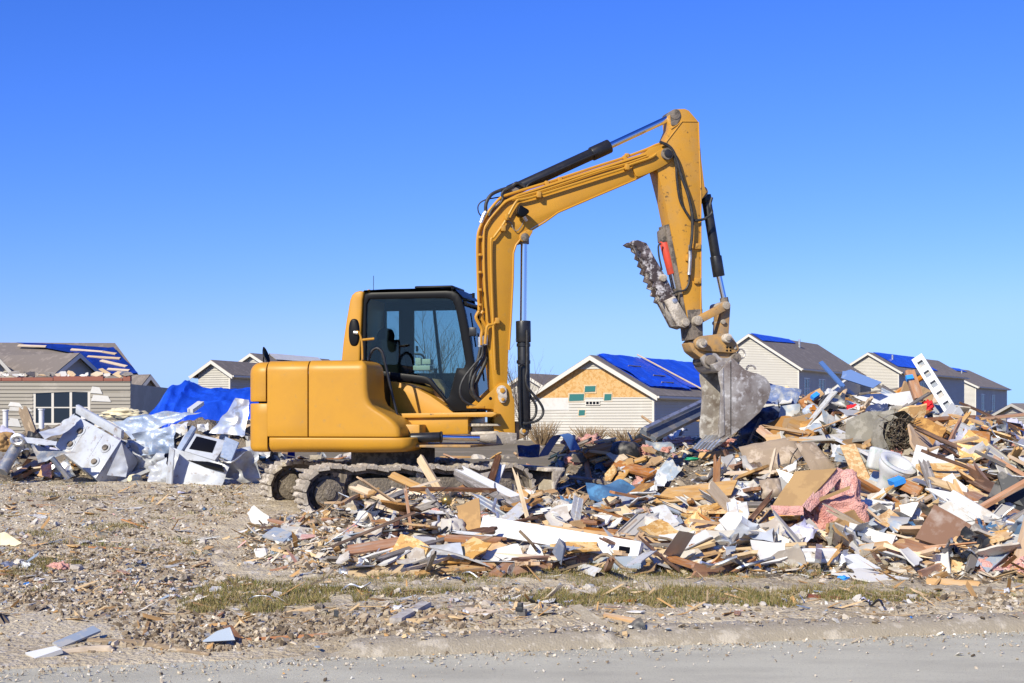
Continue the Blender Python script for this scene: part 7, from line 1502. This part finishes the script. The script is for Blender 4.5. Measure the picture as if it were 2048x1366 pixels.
crumbs('rubble_crumbs', 'small chips of plaster, wood and stone strewn over the dirt', 85000, [11, 20, 22, 20, 11, 6, 3, 4, 4, 1, 1, .2], (.005, .042), reg_ground, (.12, .45), seed=1)
crumbs('rubble_crumbs', 'broken bits covering the rubble piles', 22000, [16, 16, 14, 14, 10, 7, 7, 7, 6, 2, 2, .3], (.015, .13), lambda X, Y, g: (mound(X, Y) > .04) & (g.random(len(X)) < .9), (.06, .35), seed=2, Yr=(10.5, 22))
crumbs('soil_clods', 'brown soil clods lying on the dirt', 30000, [0, 2, 9, 22, 32, 24, 1, 0, 2, 0, 0, 0], (.006, .045), lambda X, Y, g: (g.random(len(X)) < np.clip(3 * (fbm(X, Y, .9, 3, 83)) + .3, 0, 1)) & (kerb_coords(X, Y)[1] > .25), (.4, .8), False, 3)
crumbs('wood_splinters', 'thin wood splinters strewn through the rubble', 9000, [3, 4, 4, 6, 4, 2, 20, 24, 3, 1, 1, 0], (.012, .05), lambda X, Y, g: (mound(X, Y) > .03) | (g.random(len(X)) < .12) & (kerb_coords(X, Y)[1] > .4), (.08, .2), False, 6, (9, 21), 7.)
crumbs('gutter_grit', 'fine grit along the road edge', 6000, [10, 20, 26, 24, 12, 3, 1, 2, 4, 0, 0, 0], (.004, .02), lambda X, Y, g: g.random(len(X)) < np.exp(-np.abs(kerb_coords(X, Y)[1] + .12) * 5), seed=4, Yr=(7.4, 12))
# grass
g = np.random.default_rng(8); N = 420000
Y = 1 / (1 / 8.6 + g.random(N) * (1 / 22 - 1 / 8.6)); X = (g.random(N) - .5) * .82 * Y; a, d = kerb_coords(X, Y)
patch = .8 * fbm(X * .8, Y * 1.5, 1.0, 4, 91) + .55 * fbm(X, Y, 4.5, 3, 92)
lim = np.where((d > .55) & (d < 2.9), .02, .17) + .35 * (1 - sstep(-1.3, -.2, a)) * (d < 2.4) + .25 * (1 - sstep(.45, .9, d)) + np.where(mound(X, Y) > .12, .3, 0)
k = (patch > lim) & (d > .35) & ~((Y > 16.2) & (X > -3.4) & (X < .8)); X, Y, a, d, patch = X[k], Y[k], a[k], d[k], patch[k]
k = np.arange(len(X)); g.shuffle(k); k = k[:95000]; X, Y = X[k], Y[k]; n = len(X)
Z = surf(X, Y); h_ = g.uniform(.012, .05, n) * (1 + 1.2 * np.clip(fbm(X, Y, 5, 2, 95), 0, 1)); w_ = g.uniform(.002, .0045, n); yaw = g.random(n) * 6.283; lean = g.normal(0, .5, (n, 2)) * h_[:, None]
V = np.stack([np.stack([X - w_ * np.cos(yaw), Y - w_ * np.sin(yaw), Z - .005], -1), np.stack([X + w_ * np.cos(yaw), Y + w_ * np.sin(yaw), Z - .005], -1), np.stack([X + lean[:, 0], Y + lean[:, 1], Z + h_], -1)], 1).reshape(-1, 3)
gp = np.array([(.12, .14, .03), (.17, .16, .045), (.30, .23, .09), (.38, .30, .15), (.22, .15, .06)]); cc = gp[g.choice(5, n, p=[.17, .24, .25, .18, .16])] * g.uniform(.7, 1.2, (n, 1))
tag(npmesh('grass', V, np.arange(3 * n).reshape(-1, 3), M['grass'], False, np.repeat(cc, 3, 0)), 'short dry grass growing along the verge', 'grass', kind='stuff')
